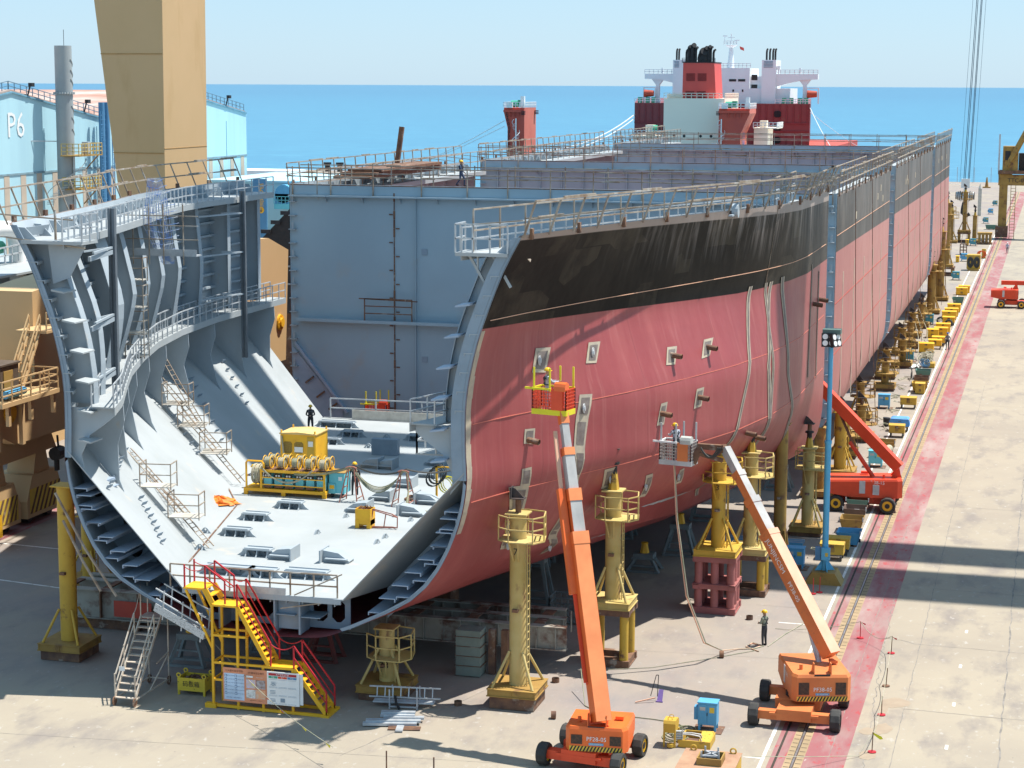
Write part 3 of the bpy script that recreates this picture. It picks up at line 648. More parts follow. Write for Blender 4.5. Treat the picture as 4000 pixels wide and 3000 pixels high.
# ---- blocks farther back
def back_block(label, ya, yb, seed):
    root, sh = block(label, ya, yb, False, (XC, ya, 3))
    u = [(p[0]-XC, p[2]) for p in U(ya, .02)]
    mb = MB().prism(u, lambda a, z: (XC+a, ya+.02, z), (0,.08,0)); bh = wb(mb, "bulkhead", BULK, root)
    mb = MB()
    if ya < 130:
        for a in (-9.55,): mb.box(XC+a-.03, XC+a+.03, ya-.16, ya+.0, 3.5, 18.9)
        mb.box(XC-18.1, XC+18.2, ya-.55, ya+.0, 10.40, 10.5); mb.box(XC-18.1, XC+18.2, ya-.58, ya-.55, 10.30, 10.5)
    else:
        for a in frange(-17, 17, 17): mb.box(XC+a-.04, XC+a+.04, ya-.22, ya, 12, 18.85)
    mb.box(XC-18.6, XC+18.5, ya-.5, ya, 18.86, 18.96)
    for a in frange(-16, 16, 12): mb.prism([(0,18.86),(-.45,18.86),(0,18.45)], lambda q, z, a=a: (XC+a, ya+q, z), (.05,0,0))
    wb(mb, "bulkhead_stiffener", BULK, root)
    mb = MB().box(XC-18.6, XC+18.4, ya-.02, ya+.5, 18.97, 19.62); wb(mb, "upper_strake", BULK, root)
    mb = MB(); mb.box(XC-18.6, XC+18.4, ya-.03, ya+.51, 19.62, 19.68); wb(mb, "burnt_edge", RUSTM, root)
    if ya < 130:
        mb = MB()
        for i in range(26): 
            z = 3.6+i*.6; w_ = rnd.uniform(.05,.13); mb.box(XC-11.1-w_/2, XC-11.1+w_/2, ya-.03, ya+.01, z, z+.58)
        for i in range(15): mb.box(XC-11.0+(.02 if i % 2 else -.45), XC-10.75+(.02 if i % 2 else -.45), ya-.05, ya, 4.4+i*.95, 4.48+i*.95)
        wb(mb, "erection_joint", RUSTM, root)
        for a, z in ((-8.95,15.25),(-8.95,7.9),(-4.9,15.2)): wb(MB().box(XC+a-.2, XC+a+.2, ya-.03, ya, z-.2, z+.2), "square_opening", CUT, root)
        A = [Vector((XC-19.0+.6,ya-.25,8.7)), Vector((XC-14.6,ya-.25,3.9))]; B = [p+Vector((0,.25,0)) for p in A]
        mb = MB().strip(A, B, (.12,0,.12)); mb.prism([(-18.6,8.5),(-14.9,4.2),(-14.9,3.3),(-18.4,3.6)], lambda a, z: (XC+a, ya-.02, z), (0,.02,0)); wb(mb, "hopper_strake", SKY_STEEL, root)
        for a, z in ((-17.3,6.2),(-16.5,5.2),(-15.6,4.4)): wb(MB().bar((XC+a-.3,ya-.15,z-.25),(XC+a+.3,ya-.15,z+.2),.12), "hopper_bracket", RUSTM, root)
        mb = MB(); railing(mb, [(XC-13.1,ya-.5,10.5),(XC-9.7,ya-.5,10.5)], 1.5, 2.8, 3, .035); mb.bar((XC-13.5,ya-.5,12.0),(XC-9.3,ya-.5,11.9),.07); wb(mb, "shelf_guard", RUSTM, root)
    for i in range(15):
        for s, w_ in ((1,.35),(-1,.5)):
            mb = MB().bc((XC+s*18.4,ya-.18,5.2+i*.95),(w_,.36,.05))
            if i % 2 == 0: mb.bc((XC+s*18.4,ya-.2,5.44+i*.95),(.14,.05,.45))
            wb(mb, "edge_bracket", GREY, root)
    mb = MB(); r2 = random.Random(seed)
    for dy, h0 in ((-.1, .0), (2.6, .1)):
        p = [Vector((XC-18.4,ya+dy,19.66)), Vector((XC+18.2,ya+dy,19.66))]; a, b = p
        for z in (.55, 1.15):
            x = a.x
            while x < b.x-1:
                e = min(b.x, x+r2.uniform(4, 7)); mb.bar((x-.5,ya+dy+r2.uniform(-.1,.1),19.66+z+h0+r2.uniform(-.04,.04)),(e+.5,ya+dy+r2.uniform(-.1,.1),19.66+z+h0+r2.uniform(-.04,.04)),.07); x = e
        for i in range(13): x = a.x+i*(b.x-a.x)/12+r2.uniform(-.3,.3); mb.bar((x,ya+dy,18.9),(x,ya+dy,19.66+1.25+h0),.07)
    wb(mb, "bulkhead_scaffold", SCAF, root)
    for a in [ya+5+i*7.3 for i in range(int((yb-ya-6)/7.3)+1)]:
        wb(MB().box(-13.41, -13.385, a-.17, a+.17, 5+r2.random(), 14.8-r2.random()*.8), "primer_stripe", SUR, root)
    for i in range(4): Y = r2.uniform(ya+4, yb-3); z = 17.3+r2.random(); wb(MB().box(-13.41, -13.38, Y-.35, Y+.35, z, z+.5), "deck_scuttle_cover", SUR, root)
    for zz in (17.0-.006*(ya-127), 12.6, 9.3): wb(MB().bar((-13.39,ya+.3,zz),(-13.39,yb-.3,zz),.03), "weld_seam", REDB if zz < 14 else SALM, root)
    for i in range(2):
        Y = ya+(yb-ya)*(.2+.35*i+.1*r2.random()); mb = MB().tube([(-13.3,Y,19.7),(-13.1,Y+.2,12),(-12.9,Y+.5*(1+i),6),(-12.6,Y+(1.5 if i else .3),.6)], .03, 4); wb(mb, "hanging_hose", RUSTM, root)
    return root
B2 = back_block("second hull block, its large flat blue grey bulkhead facing the open front block", 127.0, 168.3, 1)
PSK = thing("plate_stack", "low stack of rusty plates along the left deck edge of the second block", "plates", (-49, 142, 19.7))
for k in range(3): wb(MB().box(-50.2+.3*k, -47.4+.2*k, 134+.7*k, 151-.5*k, 19.75+.24*k, 19.95+.24*k), "plate", RUSTM, PSK)
single(MB().bar((-49.5,146,19.7),(-49.2,146.6,23.2),.35,.3), "timber_post", RUSTM, "leaning reddish post sticking up from the rusty plates", "post", (-49.5,146,19.7))
DHS = thing("dark_hull_section", "dark ribbed bilge of another hull section behind the second bulkhead's left edge", "ship section", (-64, 168, 0))
wb(MB().prism([(-69.6,11.8),(-66,15.4),(-60,19),(-60,6),(-69.6,6)], lambda a, z: (a, 165, z), (0,12,0)), "side_plate", BLK, DHS)
for k in range(5): wb(MB().bc((-69.2+k*.95,164.9,12.5+k*.85),(.9,.2,.35)), "rib", CLD, DHS)
wb(MB().box(-69,-60,164.85,165,10.2,10.35).box(-69,-60,164.85,165,8.6,8.75), "stiffener", STACK, DHS); wb(MB().box(-72,-60,166,176,0,6), "cradle", RUSTM, DHS)
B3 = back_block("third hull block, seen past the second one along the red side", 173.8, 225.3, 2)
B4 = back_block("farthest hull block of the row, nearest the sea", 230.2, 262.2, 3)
# ================================================================ gantry crane
HAZ_Y = M_("hazard_yellow", (.72,.50,.06), (.6,.42,.06), 1.5, rough=.6)
def hazard(mb_y, mb_d, O, U_, V_, w, h, n, nrm, slant=.6):
    O = Vector(O); U_ = Vector(U_); V_ = Vector(V_); N = Vector(nrm)
    mb_y.add([O, O+U_*w, O+U_*w+V_*h, O+V_*h], [(0,1,2,3)])
    st = w/n
    for i in range(n):
        a = i*st; b = a+st*.5; s = h*slant
        mb_d.add([O+N*.006+U_*max(0, min(w, a)), O+N*.006+U_*min(w, b), O+N*.006+U_*min(w, b+s)+V_*h, O+N*.006+U_*min(w, a+s)+V_*h], [(0,1,2,3)])
GC = thing("gantry_crane", "huge yellow gantry crane whose tapered leg rises out of the picture", "gantry crane", (-60, 125, 0))
def pt(mb, n, m, l=None): return wb(mb, n, m, GC, l)
mb = MB()
zb, zt = 14.0, 76
for (z0, xl0, z1, xl1) in ((zb, -60.7, zt, -67.8),):
    vs = [(xl0,122.3,z0),(-57.9,122.3,z0),(-57.9,129.2,z0),(xl0,129.2,z0),(xl1,122.3,z1),(-57.5,122.3,z1),(-57.5,129.2,z1),(xl1,129.2,z1)]
    mb.add(vs, [(3,2,1,0),(4,5,6,7),(0,1,5,4),(1,2,6,5),(2,3,7,6),(3,0,4,7)])
pt(mb, "leg", CRANE)
mb = MB()
for z in (21.8, 28.4, 35): xl = -60.7-7.1*(z-zb)/(zt-zb); mb.box(xl-.03, -57.86+.0, 122.26, 122.3, z, z+.05); mb.box(-57.87+.0, -57.84+.01, 122.3, 129.2, z+.3, z+.34)
pt(mb, "leg_seam", M_("seam_ochre", (.44,.25,.08), rough=.7))
YZ = lambda x: (lambda y, z: (x, y, z))
mb = MB().prism([(101.5,5.6),(143.6,5.0),(144.4,13.6),(140.4,14.8),(130,15.2),(121,15.2),(108,14.6),(104,14.3),(104,9.2),(100.5,9.2),(99.6,6.4)], YZ(-61.2), (3.3,0,0)); pt(mb, "sill_beam", CRANE)
for yy, zz in ((100.9,7.6),(142.4,8.1)):
    mb = MB().cyl((-57.95,yy,zz),(-57.75,yy,zz),.62,n=20); mb.cyl((-57.75,yy,zz),(-57.6,yy,zz),.36,n=16)
    for a in range(8): t = a*math.pi/4; mb.cyl((-57.75,yy+.48*math.cos(t),zz+.48*math.sin(t)),(-57.7,yy+.48*math.cos(t),zz+.48*math.sin(t)),.05,n=6)
    pt(mb, "pivot_cover", YBRI)
for k, (ya, yb) in enumerate(((99.2,103.6),(104.4,108.8),(136.5,140.9),(141.5,145.9))):
    mb = MB().prism([(ya,.45),(yb,.45),(yb,1.5),(yb-.7,3.0),(ya+.7,3.0),(ya,1.5)], YZ(-61.4), (2.5,0,0)); bg_ = pt(mb, "bogie", CRANE)
    my, md = MB(), MB(); hazard(my, md, (-58.88,ya+.3,.7), (0,1,0), (0,0,1), yb-ya-.6, 1.5, 7, (1,0,0)); my.build("hazard_panel", HAZ_Y, bg_, w=GC.location); md.build("hazard_stripe", RUSTM, bg_, w=GC.location)
    for j in range(2):
        yy = ya+1.0+j*(yb-ya-2); w_ = MB().cyl((-61.0,yy,.42),(-59.3,yy,.42),.40,n=14).build("wheel", BLK, bg_, w=GC.location)
    mb = MB().prism([(ya+1.2,2.9),(yb-1.2,2.9),((ya+yb)/2+.5,4.7),((ya+yb)/2-.5,4.7)], YZ(-60.9), (1.8,0,0)); pt(mb, "bogie_yoke", CRANE)
pt(MB().prism([(100.5,4.3),(108,4.3),(107,6.0),(101.5,6.0)], YZ(-61), (2.2,0,0)), "equaliser_beam", CRANE); mb = MB().prism([(137.5,4.3),(145,4.3),(144,5.2),(138.5,5.2)], YZ(-61), (2.2,0,0)); pt(mb, "equaliser_beam", CRANE)
mb = MB().box(-58.7, -57.6, 97.9, 99.2, .6, 1.9); my, md = MB(), MB(); o_ = pt(mb, "buffer_box", YBRI); hazard(my, md, (-58.7,97.89,.7), (1,0,0), (0,0,1), 1.1, 1.1, 3, (0,-1,0)); my.build("hazard_panel", HAZ_Y, o_, w=GC.location); md.build("hazard_stripe", RUSTM, o_, w=GC.location)
# hanging rail clamp
mb = MB(); mb.tube([(-57.9,106.5,5.3),(-57.85,106.5,4.6)], .07, 6); mb.cyl((-57.9,106.1,4.2),(-57.9,106.9,4.2),.42,n=10); mb.bc((-57.9,106.35,3.6),(.2,.3,.9)); pt(mb, "rail_clamp", BLK)
# service platform, cabinet and reel at the near end
mb = MB().box(-57.9, -55.2, 95.5, 102.0, 8.75, 9.0)
for yy in (96.5, 99, 101.6): mb.box(-57.7, -57.45, yy, yy+.3, 5.6, 8.75); mb.box(-55.6, -55.4, yy, yy+.25, 7.6, 8.75)
pt(mb, "service_platform", CRANE)
mb = MB(); railing(mb, [(-57.8,95.6,9),(-55.25,95.6,9),(-55.25,101.9,9),(-57.0,101.9,9)], 1.2, 1.0, 3, .035); pt(mb, "platform_railing", CRANE)
mb = MB().box(-57.4, -55.9, 96.6, 98.6, 9.0, 10.9); mb.box(-57.5, -55.8, 96.5, 98.7, 10.9, 11.0); pt(mb, "switch_cabinet", M_("cabinet_brown", (.12,.085,.06), rough=.6))
mb = MB().box(-55.9, -55.85, 96.9, 97.9, 9.4, 10.6); pt(mb, "cabinet_door", OCH)
mb = MB().cyl((-55.6,96.5,9.35),(-55.6,98.6,9.35),.22,n=10); pt(mb, "blue_drum", BLUE)
mb = MB(); 
for i in range(7): z = 9.1+i*.45; y = 100.0+i*.33; mb.box(-57.2, -56.5, y, y+.3, z, z+.05)
for dx in (-57.2, -56.5): mb.bar((dx,100,9.1),(dx,102.3,12.2),.12); railing(mb, [(dx,100,9.1),(dx,102.3,12.2)], 1.0, 1.2, 2, .035)
pt(mb, "stair", CRANE)
mb = MB().box(-58.0, -56.0, 102.1, 105.2, 12.1, 12.25); railing(mb, [(-56.05,102.2,12.2),(-56.05,105.2,12.2)], 1.1, .8, 3, .035); pt(mb, "landing", CRANE)
c = Vector((-58.6, 97.6, 11.4)); rr_ = 2.3; mb = MB(); 
def ring(mb, c, r_, ux, uz, w, n=28):
    P = [c+Vector(ux)*r_*math.cos(2*math.pi*i/n)+Vector(uz)*r_*math.sin(2*math.pi*i/n) for i in range(n+1)]; mb.tube(P, w, 5)
for dx in (-.5, .5): ring(mb, c+Vector((dx,0,0)), rr_, (0,1,0), (0,0,1), .07)
for i in range(12):
    t = i*math.pi/6; d = Vector((0,math.cos(t),math.sin(t)))
    for dx in (-.5, .5): mb.bar(c+Vector((dx,0,0))+d*.4, c+Vector((dx,0,0))+d*rr_, .14)
    mb.bar(c+d*rr_+Vector((-.5,0,0)), c+d*rr_+Vector((.5,0,0)), .1)
pt(mb, "cable_reel", GALV); mb = MB().cyl(c+Vector((-.45,0,0)), c+Vector((.45,0,0)), 1.75, n=28); pt(mb, "reel_cable", BLK)
for n_, (ya, yb) in (("front_girder",(119.8,124.9)),("rear_girder",(128.3,131.4))):
    pt(MB().box(-66, 78, ya, yb, 75, 82), n_, CRANE)
mb = MB().box(70, 78, 120, 131, 0, 75); pt(mb, "far_leg", CRANE)

# ================================================================ shed, stack, pipes
SH = thing("workshop_shed", "long pale blue shed with rusty roof and white P6 on its gable wall", "shed", (-140, 254, 0))
A1 = [(204.5,21.8),(229.8,25.2),(254.8,21.5),(256.4,21.5),(281,25.0),(306.3,21.6)]
mb = MB().prism([(204.5,0)]+A1+[(306.3,0)], YZ(-130.6), (.6,0,0)); wb(mb, "gable_wall", SHEDB, SH)
mb = MB()
for (ya, yb), (za, zb_) in (((204.5,229.8),(21.9,25.35)),((254.9,229.8),(21.6,25.35)),((256.3,281),(21.6,25.15)),((306.4,281),(21.7,25.15))):
    mb.add([(-130.2,ya,za),(-130.2,yb,zb_),(-260,yb,zb_),(-260,ya,za),(-130.2,ya,za+.25),(-130.2,yb,zb_+.25),(-260,yb,zb_+.25),(-260,ya,za+.25)], [(0,1,2,3),(4,5,6,7),(0,1,5,4),(1,2,6,5),(2,3,7,6),(3,0,4,7)])
wb(mb, "roof", ROOFR, SH)
mb = MB()
for a, c in zip(A1, A1[1:]): mb.bar((-129.9,a[0],a[1]+.05),(-129.9,c[0],c[1]+.05),.22)
wb(mb, "verge_trim", M_("trim_blue", (.16,.34,.45), rough=.6), SH)
mb = MB()
for a, c in ((A1[0],A1[1]),(A1[1],A1[2]),(A1[3],A1[4]),(A1[4],A1[5])): railing(mb, [(-130.4,a[0],a[1]+.3),(-130.4,c[0],c[1]+.3)], 1.15, 1.6, 2, .045)
wb(mb, "roof_railing", M_("rail_bluegrey", (.14,.24,.32), rough=.6), SH)
for yy in (234, 242, 249.5, 260, 298):
    z = 23.2 if yy < 236 else 22.4; mb = MB(); t = abs(yy-229.8) if yy < 255 else abs(yy-281); z = 25.3-t*.145; mb.bar((-130,yy,z),(-129.6,yy,z+1.3),.15); mb.bc((-129.5,yy+.2,z+1.5),(.5,.8,.5)); wb(mb, "floodlight", BLK, SH)
mb = MB()
for i in range(24):
    y = 206+i*4.25
    if y < 305: mb.box(-130, -129.95, y, y+1.35, 0, 14.6)
wb(mb, "tan_cladding", SHEDT, SH)
wb(MB().box(-130, -129.9, 204.5, 306.3, 14.6, 14.85), "wall_band", M_("band_grey", (.22,.33,.38), rough=.6), SH)
mb = MB()
for i in range(7): z = 16+i*.0; y = 208+i*15; mb.box(-130, -129.9, y, y+.25, 15, 20.5)
wb(mb, "downpipe", SHEDB, SH)
mb = MB().text("P6", 4.6, face((-129.93, 230.65, 20.9), (0,1,0), (0,0,1))); wb(mb, "lettering", WHITE, SH)
# narrow annex at the foot (yellow railings and green plant)
ST = thing("smoke_stack", "tall grey steel stack with a railed platform in front of the blue shed", "stack", (-127.0, 238.3, 0))
mb = MB().cyl((0,0,0),(0,0,31.3),1.2,1.12,n=28); mb.build("shaft", STACK, ST, smooth=True)
mb = MB(); ring(mb, Vector((0,0,25.1)), 1.25, (1,0,0), (0,1,0), .12); 
for i in range(24): t = i*math.pi/12; mb.bc((1.3*math.cos(t),1.3*math.sin(t),25.1),(.18,.18,.3))
mb.build("flange_joint", STACK, ST)
for z, w in ((17.0,(-1.6,2.6)),(12.6,(-1.4,2.2))):
    mb = MB().box(.2, 3.0, w[0]-.4, w[1]+2.0, z-.15, z); mb.bar((1.1,w[1]+.4,z-2.2),(2.6,w[1]+1.6,z-.1),.14); p_ = mb.build("platform", OCH, ST)
    mb = MB(); railing(mb, [(.4,w[0]-.4,z),(2.95,w[0]-.4,z),(2.95,w[1]+1.95,z),(.4,w[1]+1.95,z)], 1.5, .8, 3, .05); mb.build("railing", YELF, p_)
mb = MB().bc((2.0,2.0,17.9),(.9,.9,1.6)); mb.build("meter_cabinet", GALV, ST)
mb = MB(); 
for i in range(24): t = -2.6+i*.13; z = 10.5+i*.21; mb.bc((2.2*math.cos(t)*1.0,2.2*math.sin(t),z),(.9,.5,.06))
mb.tube([(2.6*math.cos(-2.6+i*.13),2.6*math.sin(-2.6+i*.13),11.6+i*.21) for i in range(24)], .05, 4); mb.build("spiral_stair", GALV, ST)
mb = MB().cyl((1.3,-.3,0),(1.3,-.3,17),.14,n=8); mb.build("drain_pipe", GALV, ST); mb = MB().bar((0,.3,31.2),(0,.3,33.4),.05); mb.build("lightning_rod", BLK, ST)
mb = MB()
for i, z in enumerate((20.5,22,23.5,27,28.2,29.6)): mb.tube([(1.19*math.cos(t),1.19*math.sin(t),z-.35*k) for k, t in enumerate((-.2,.1,.4,.8))], .05, 4)
mb.build("helical_strake", STACK, ST); mb = MB().bar((-1,-.6,18.8),(-3.2,-4,18.9),.12); mb.build("wall_tie", GALV, ST)
PI_ = thing("vertical_pipes", "pair of blue vertical pipes with caged ladder against the shed wall", "pipe", (-128.4, 252.3, 0))
for y in (-.75, .75): MB().cyl((0,y,0),(0,y,23.8),.42,n=14).build("pipe", PIPEB, PI_, smooth=True)
mb = MB()
for y in (-1.7, 1.7): ladder(mb, (.3,y,0), (.3,y,22.6), (0,.5,0), .6, .05)
for i in range(30): mb.bar((.35,-1.8,1+i*.73),(.35,-.3,1+i*.73),.05)
mb.build("caged_ladder", PIPEB, PI_)
# office block with vertical sign between the crane leg and the second block
OF = thing("office_building", "pale blue office building with a barrel shaped bay, seen past the second bulkhead", "building", (-112, 300, 0))
wb(MB().box(-127, -109, 284, 312, 0, 11.4), "wall", SHEDB, OF); wb(MB().box(-127.4, -108.6, 283.6, 312.4, 11.4, 11.7), "roof_slab", SHEDB, OF)
wb(MB().box(-114.6, -111.8, 280.6, 283.9, 8.4, 9.9).cyl((-113.2,280.6,9.9),(-113.2,283.9,9.9),1.4,n=16), "barrel_bay", BLUE, OF)
mb = MB(); railing(mb, [(-114.7,280.5,8.4),(-111.6,280.5,8.4),(-111.6,283.9,8.4)], 1.1, .6, 2, .05); mb.box(-114.7,-111.6,280.5,283.9,7.6,8.4); wb(mb, "balcony", CYAN, OF)
SG = thing("vertical_sign", "tall blue sign board with gold Chinese characters and a round arrow", "sign", (-116.4, 279, 0))
wb(MB().box(-117.5, -115.3, 279.0, 279.3, 0, 12.2), "board", PIPEB, SG)
mb = MB()
for i, ch in enumerate("部办公室"): mb.text(ch, 1.0, face((-116.2, 278.96, 11.0-i*.86), (1,0,0), (0,0,1)))
wb(mb, "lettering", YBRI, SG)
mb = MB().add([(-116.2+.5*math.cos(i*.314), 278.965, 7.5+.5*math.sin(i*.314)) for i in range(20)], [tuple(range(20))]); wb(mb, "arrow_disc", YBRI, SG)
mb = MB().add([(-116.28,278.95,7.85),(-116.12,278.95,7.85),(-116.12,278.95,7.45),(-115.95,278.95,7.45),(-116.2,278.95,7.12),(-116.45,278.95,7.45),(-116.28,278.95,7.45)], [tuple(range(7))]); wb(mb, "arrow", RUSTM, SG)
# the rusted plate stack and box beyond the second block, small items at the quay
s_ = MB().box(-150, -123, 330, 342, 0, 9.5); single(s_, "low_warehouse", [SHEDB], "low teal roofed store at the far end of the left quay", "building", (-136, 336, 0))
s_ = MB().box(-172, -158, 395, 405, 0, 8); single(s_, "container_office", [WHITE], "white box office standing on the distant sandy quay", "office", (-165, 400, 0))
for k in range(2): single(MB().cyl((-214+k*4-.6,568,0),(-214+k*4-.6,568,2.2),.8,n=10).cyl((-214+k*4-.6,568,2.2),(-214+k*4-.6,568,2.8),1.2,n=10), "bollard", BLK, "black mooring bollard on the edge of the far quay", "bollard", (-214+k*4,568,0), "mooring bollards on the far quay")
# older ship section beyond the crane
SEC = thing("ship_section", "curved grey ship section with ribs lying beyond the gantry crane", "ship section", (-75, 130, 0))
cur = [(136,13.2),(134.6,12.6),(133.6,11.6),(132.5,10.4),(131,9.6),(128,9.2),(122,9.0)]
mb = MB().strip([Vector((-72,y,z)) for y, z in cur], [Vector((-86,y,z)) for y, z in cur], (0,0,.12)); wb(mb, "curved_plate", DECKW, SEC)
mb = MB().box(-86, -70.5, 120, 136.5, 13.0, 13.15); wb(mb, "deck_plate", DECKW, SEC)
for k in range(4):
    x = -71-k*3.2; mb = MB().prism([(120,4.5),(138,4.5),(138,13.2),(136,13.2)]+[(y, z) for y, z in cur[1:]]+[(120,9.0)], YZ(x), (.1,0,0)); wb(mb, "rib", GREY, SEC)
mb = MB()
for k in range(6): mb.bar((-70.8,121+k*2.6,5),(-70.8,123.5+k*2.6,9.0+(.8*max(0,k-3))),.25)
for k in range(6): mb.box(-71.3, -70.5, 121, 138, 4.6+k*.35-2, 4.75+k*.35-2)
wb(mb, "stiffener", GREY, SEC)
wb(MB().box(-86, -71, 120, 138, 0, 3.6), "support_block", CRANE, SEC)
PW = thing("white_pipeline", "thick white pipe elbow passing behind the left bulwark of nearest block", "pipe", (-75, 131, 0))
mb = MB().tube([(-76,124,15.9),(-75,130,15.8),(-75,131.6,15.7),(-75,132.4,15.2),(-75,132.7,14.2),(-75,132.7,0)], .62, 14); mb.build("pipe", WHITE, PW, w=PW.location, smooth=True)
GP = thing("green_plant", "green pump and railed frame under the white pipe at far left", "pump", (-76, 131, 0))
wb(MB().cyl((-76,129.5,14.3),(-76,132,14.3),.5,n=12).cyl((-76,130.2,0),(-76,130.2,14),.3,n=8), "pump_body", GREENM, GP)
mb = MB(); railing(mb, [(-74.5,128,13.2),(-74.5,135,13.4)], 1.2, 1.0, 2, .05); wb(mb, "guard_rail", GALV, GP)

# ================================================================ ships in the basin
def tower(name, label, x0, x1, y, zt, dep, flip, letters):
    T = thing(name, label, "mooring tower", ((x0+x1)/2, y, -5), group="red buoyancy towers with winch decks")
    w = x1-x0; s = -1 if flip else 1
    prof = [(x0+w*.18*(not flip)+0, -5),(x1-w*.28*flip, -5),(x1-w*.28*flip, zt-5.2),(x1, zt-1.0),(x1, zt),(x0, zt),(x0, zt-1.0),(x0+w*.18*(not flip), zt-4.2)] if True else None
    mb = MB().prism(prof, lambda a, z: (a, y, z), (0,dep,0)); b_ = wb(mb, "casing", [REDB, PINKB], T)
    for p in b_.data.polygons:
        if p.normal.x > .5 : p.material_index = 1  # right-hand faces take the paler red
    mb = MB(); 
    for k in range(3): mb.box(x0+w*(.3+.2*k), x0+w*(.3+.2*k)+.15, y-.35, y, zt-1.9, zt-.9)
    mb.box(x0, x1, y-.5, y, zt-.9, zt-.4)
    wb(mb, "bracket", REDB, T)
    mb = MB(); railing(mb, [(x0,y+dep,zt),(x0,y-.4,zt),(x1,y-.4,zt),(x1,y+dep,zt)], 1.15, .9, 2, .06); wb(mb, "deck_rail", WHITE, T)
    mb = MB().cyl((x0+1.2,y+1.5,zt+.8),(x0+2.6,y+1.5,zt+.8),.7,n=12).bc((x0+3.0,y+2.5,zt+.9),(1.0,1.4,1.4)); wb(mb, "winch", GREENM, T)
    mb = MB().box(x0+.6, x0+1.9, y-.3, y+.1, zt, zt+1.1).bc((x1-.6,y+1,zt+1.2),(.8,.8,2.4)); wb(mb, "fairlead", WHITE, T)
    mb = MB()
    for zz in (.3, 0, -.3): 
        for xx in ((x1-.15,) if not flip else (x0-.2,)): mb.bc((xx,y-.2 if not flip else y+.2,zt-1.0+zz),(.7,.8,.2)); mb.bc((x1+.4 if not flip else x0-.3,y+dep*.9,zt-1.0+zz),(.7,.8,.2))
    wb(mb, "fender", M_("fender_dark", (.09,.03,.03), rough=.8), T)
    cx = x0+w*.62 if not flip else x0+w*.1; mb = MB().cyl((cx,y-.5,0),(cx,y-.5,zt-2.2),.13,n=8)
    N = 60
    for i in range(N): t = i*.5; z = .5+i*(zt-3.5)/N; mb.bc((cx+.5*math.cos(t),y-.5+.5*math.sin(t),z),(.45,.3,.06))
    mb.tube([(cx+.8*math.cos(i*.5),y-.5+.8*math.sin(i*.5),1.4+i*(zt-3.5)/N) for i in range(N)], .06, 4); wb(mb, "spiral_stair", WHITE, T)
    if letters:
        mb = MB()
        for i, ch in enumerate("MW"): mb.text(ch, 3.4, face((x1-w*.28+.04, y+dep*.45, 16.2-i*2.6), (0,1,0), (0,0,1)))
        wb(mb, "lettering", M_("letter_blue", (.07,.25,.55), rough=.6), T)
    else:
        mb = MB()
        for i in range(46): z = zt-1.2-i*.42; x = x0+.6+min(1, i/9)*w*.17-(.25 if i > 8 else 0); ring(mb, Vector((x, y-.15, z)), .22, (1,0,0) if i % 2 else (0,1,0), (0,0,1), .055, 8)
        wb(mb, "anchor_chain", BLK, T)
    return T
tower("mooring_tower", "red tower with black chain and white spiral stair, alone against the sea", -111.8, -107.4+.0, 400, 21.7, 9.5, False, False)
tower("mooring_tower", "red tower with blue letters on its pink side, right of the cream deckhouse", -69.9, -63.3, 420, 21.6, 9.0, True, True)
CS = thing("cargo_ship", "vessel with cream deckhouse and a red funnel topped by black exhausts", "ship", (-76, 430, -5))
wb(MB().box(-83, -69.7, 426, 445, 4, 23.7), "deckhouse", CREAM, CS); wb(MB().box(-84, -54, 424, 560, -5, 11.5), "hull", REDB, CS)
mb = MB().prism([(-79.2,23.7),(-71.8,23.7),(-72.3,31.3),(-79.1,31.3)], lambda x, z: (x, 427.2, z), (0,9,0)); wb(mb, "funnel", FUN, CS)
for x, z in ((-77.4,28.2),(-74.9,28.2),(-77.5,24.4),(-75.0,24.4)):
    mb = MB()
    for k in range(7): mb.box(x-.95, x+.95, 427.05, 427.2, z-.75+k*.24, z-.75+k*.24+.13)
    wb(mb, "louvre", M_("louvre_maroon", (.22,.02,.02), rough=.6), CS)
mb = MB()
r3 = random.Random(4)
for x, h, r_ in ((-78.8,3.0,.18),(-78.2,3.6,.42),(-77.4,3.9,.55),(-76.7,3.4,.3),(-75.2,2.6,.9),(-74.6,3.3,.5),(-73.9,3.6,.4),(-73.4,3.5,.25),(-72.8,2.9,.25),(-75.8,2.0,.5)):
    mb.tube([(x,429,31.2),(x,429,31.2+h-.7),(x+.15,428.8,31.2+h-.2),(x+.5,428.3,31.2+h)], r_, 9)
mb.box(-79.2, -72.2, 427.1, 436.3, 31.3, 31.5); railing(mb, [(-79.3,427,31.3),(-72.1,427,31.3)], 1.0, .8, 3, .05); wb(mb, "exhaust_pipe", BLK, CS)
mb = MB(); railing(mb, [(-83,426,23.7),(-69.7,426,23.7),(-69.7,445,23.7)], 1.1, 1.2, 2, .06); mb.box(-82.4, -79, 426.5, 428, 23.7, 24.6); wb(mb, "deckhouse_rail", CREAM, CS)
mb = MB()
for x in (-80.6, -78.4, -74.8, -72.5): mb.cyl((x,425.9,15.6),(x,426,15.6),.3,n=14)
wb(mb, "porthole", BLK, CS)
wb(MB().box(-90.5, -83, 430, 440, 6, 15.4).box(-88, -86.3, 431, 434, 15.4, 17.8), "aft_house", CREAM, CS)
mb = MB(); railing(mb, [(-90.5,430,15.4),(-83,430,15.4)], 1.2, .9, 2, .07); wb(mb, "aft_rail", WHITE, CS)
wb(MB().cyl((-86.2,431,16.9),(-85.3,431,16.9),.9,n=10), "vent_head", GREENM, CS)
wb(MB().box(-63.5, -60.5, 428, 436, 4, 17.3).box(-63.6, -58.5, 427.5, 437, 17.3, 17.5).box(-63.6, -59.3, 427.5, 437, 13.0, 13.3).box(-62.4, -60.9, 429, 431, 17.5, 19.0), "forward_house", CREAM, CS)
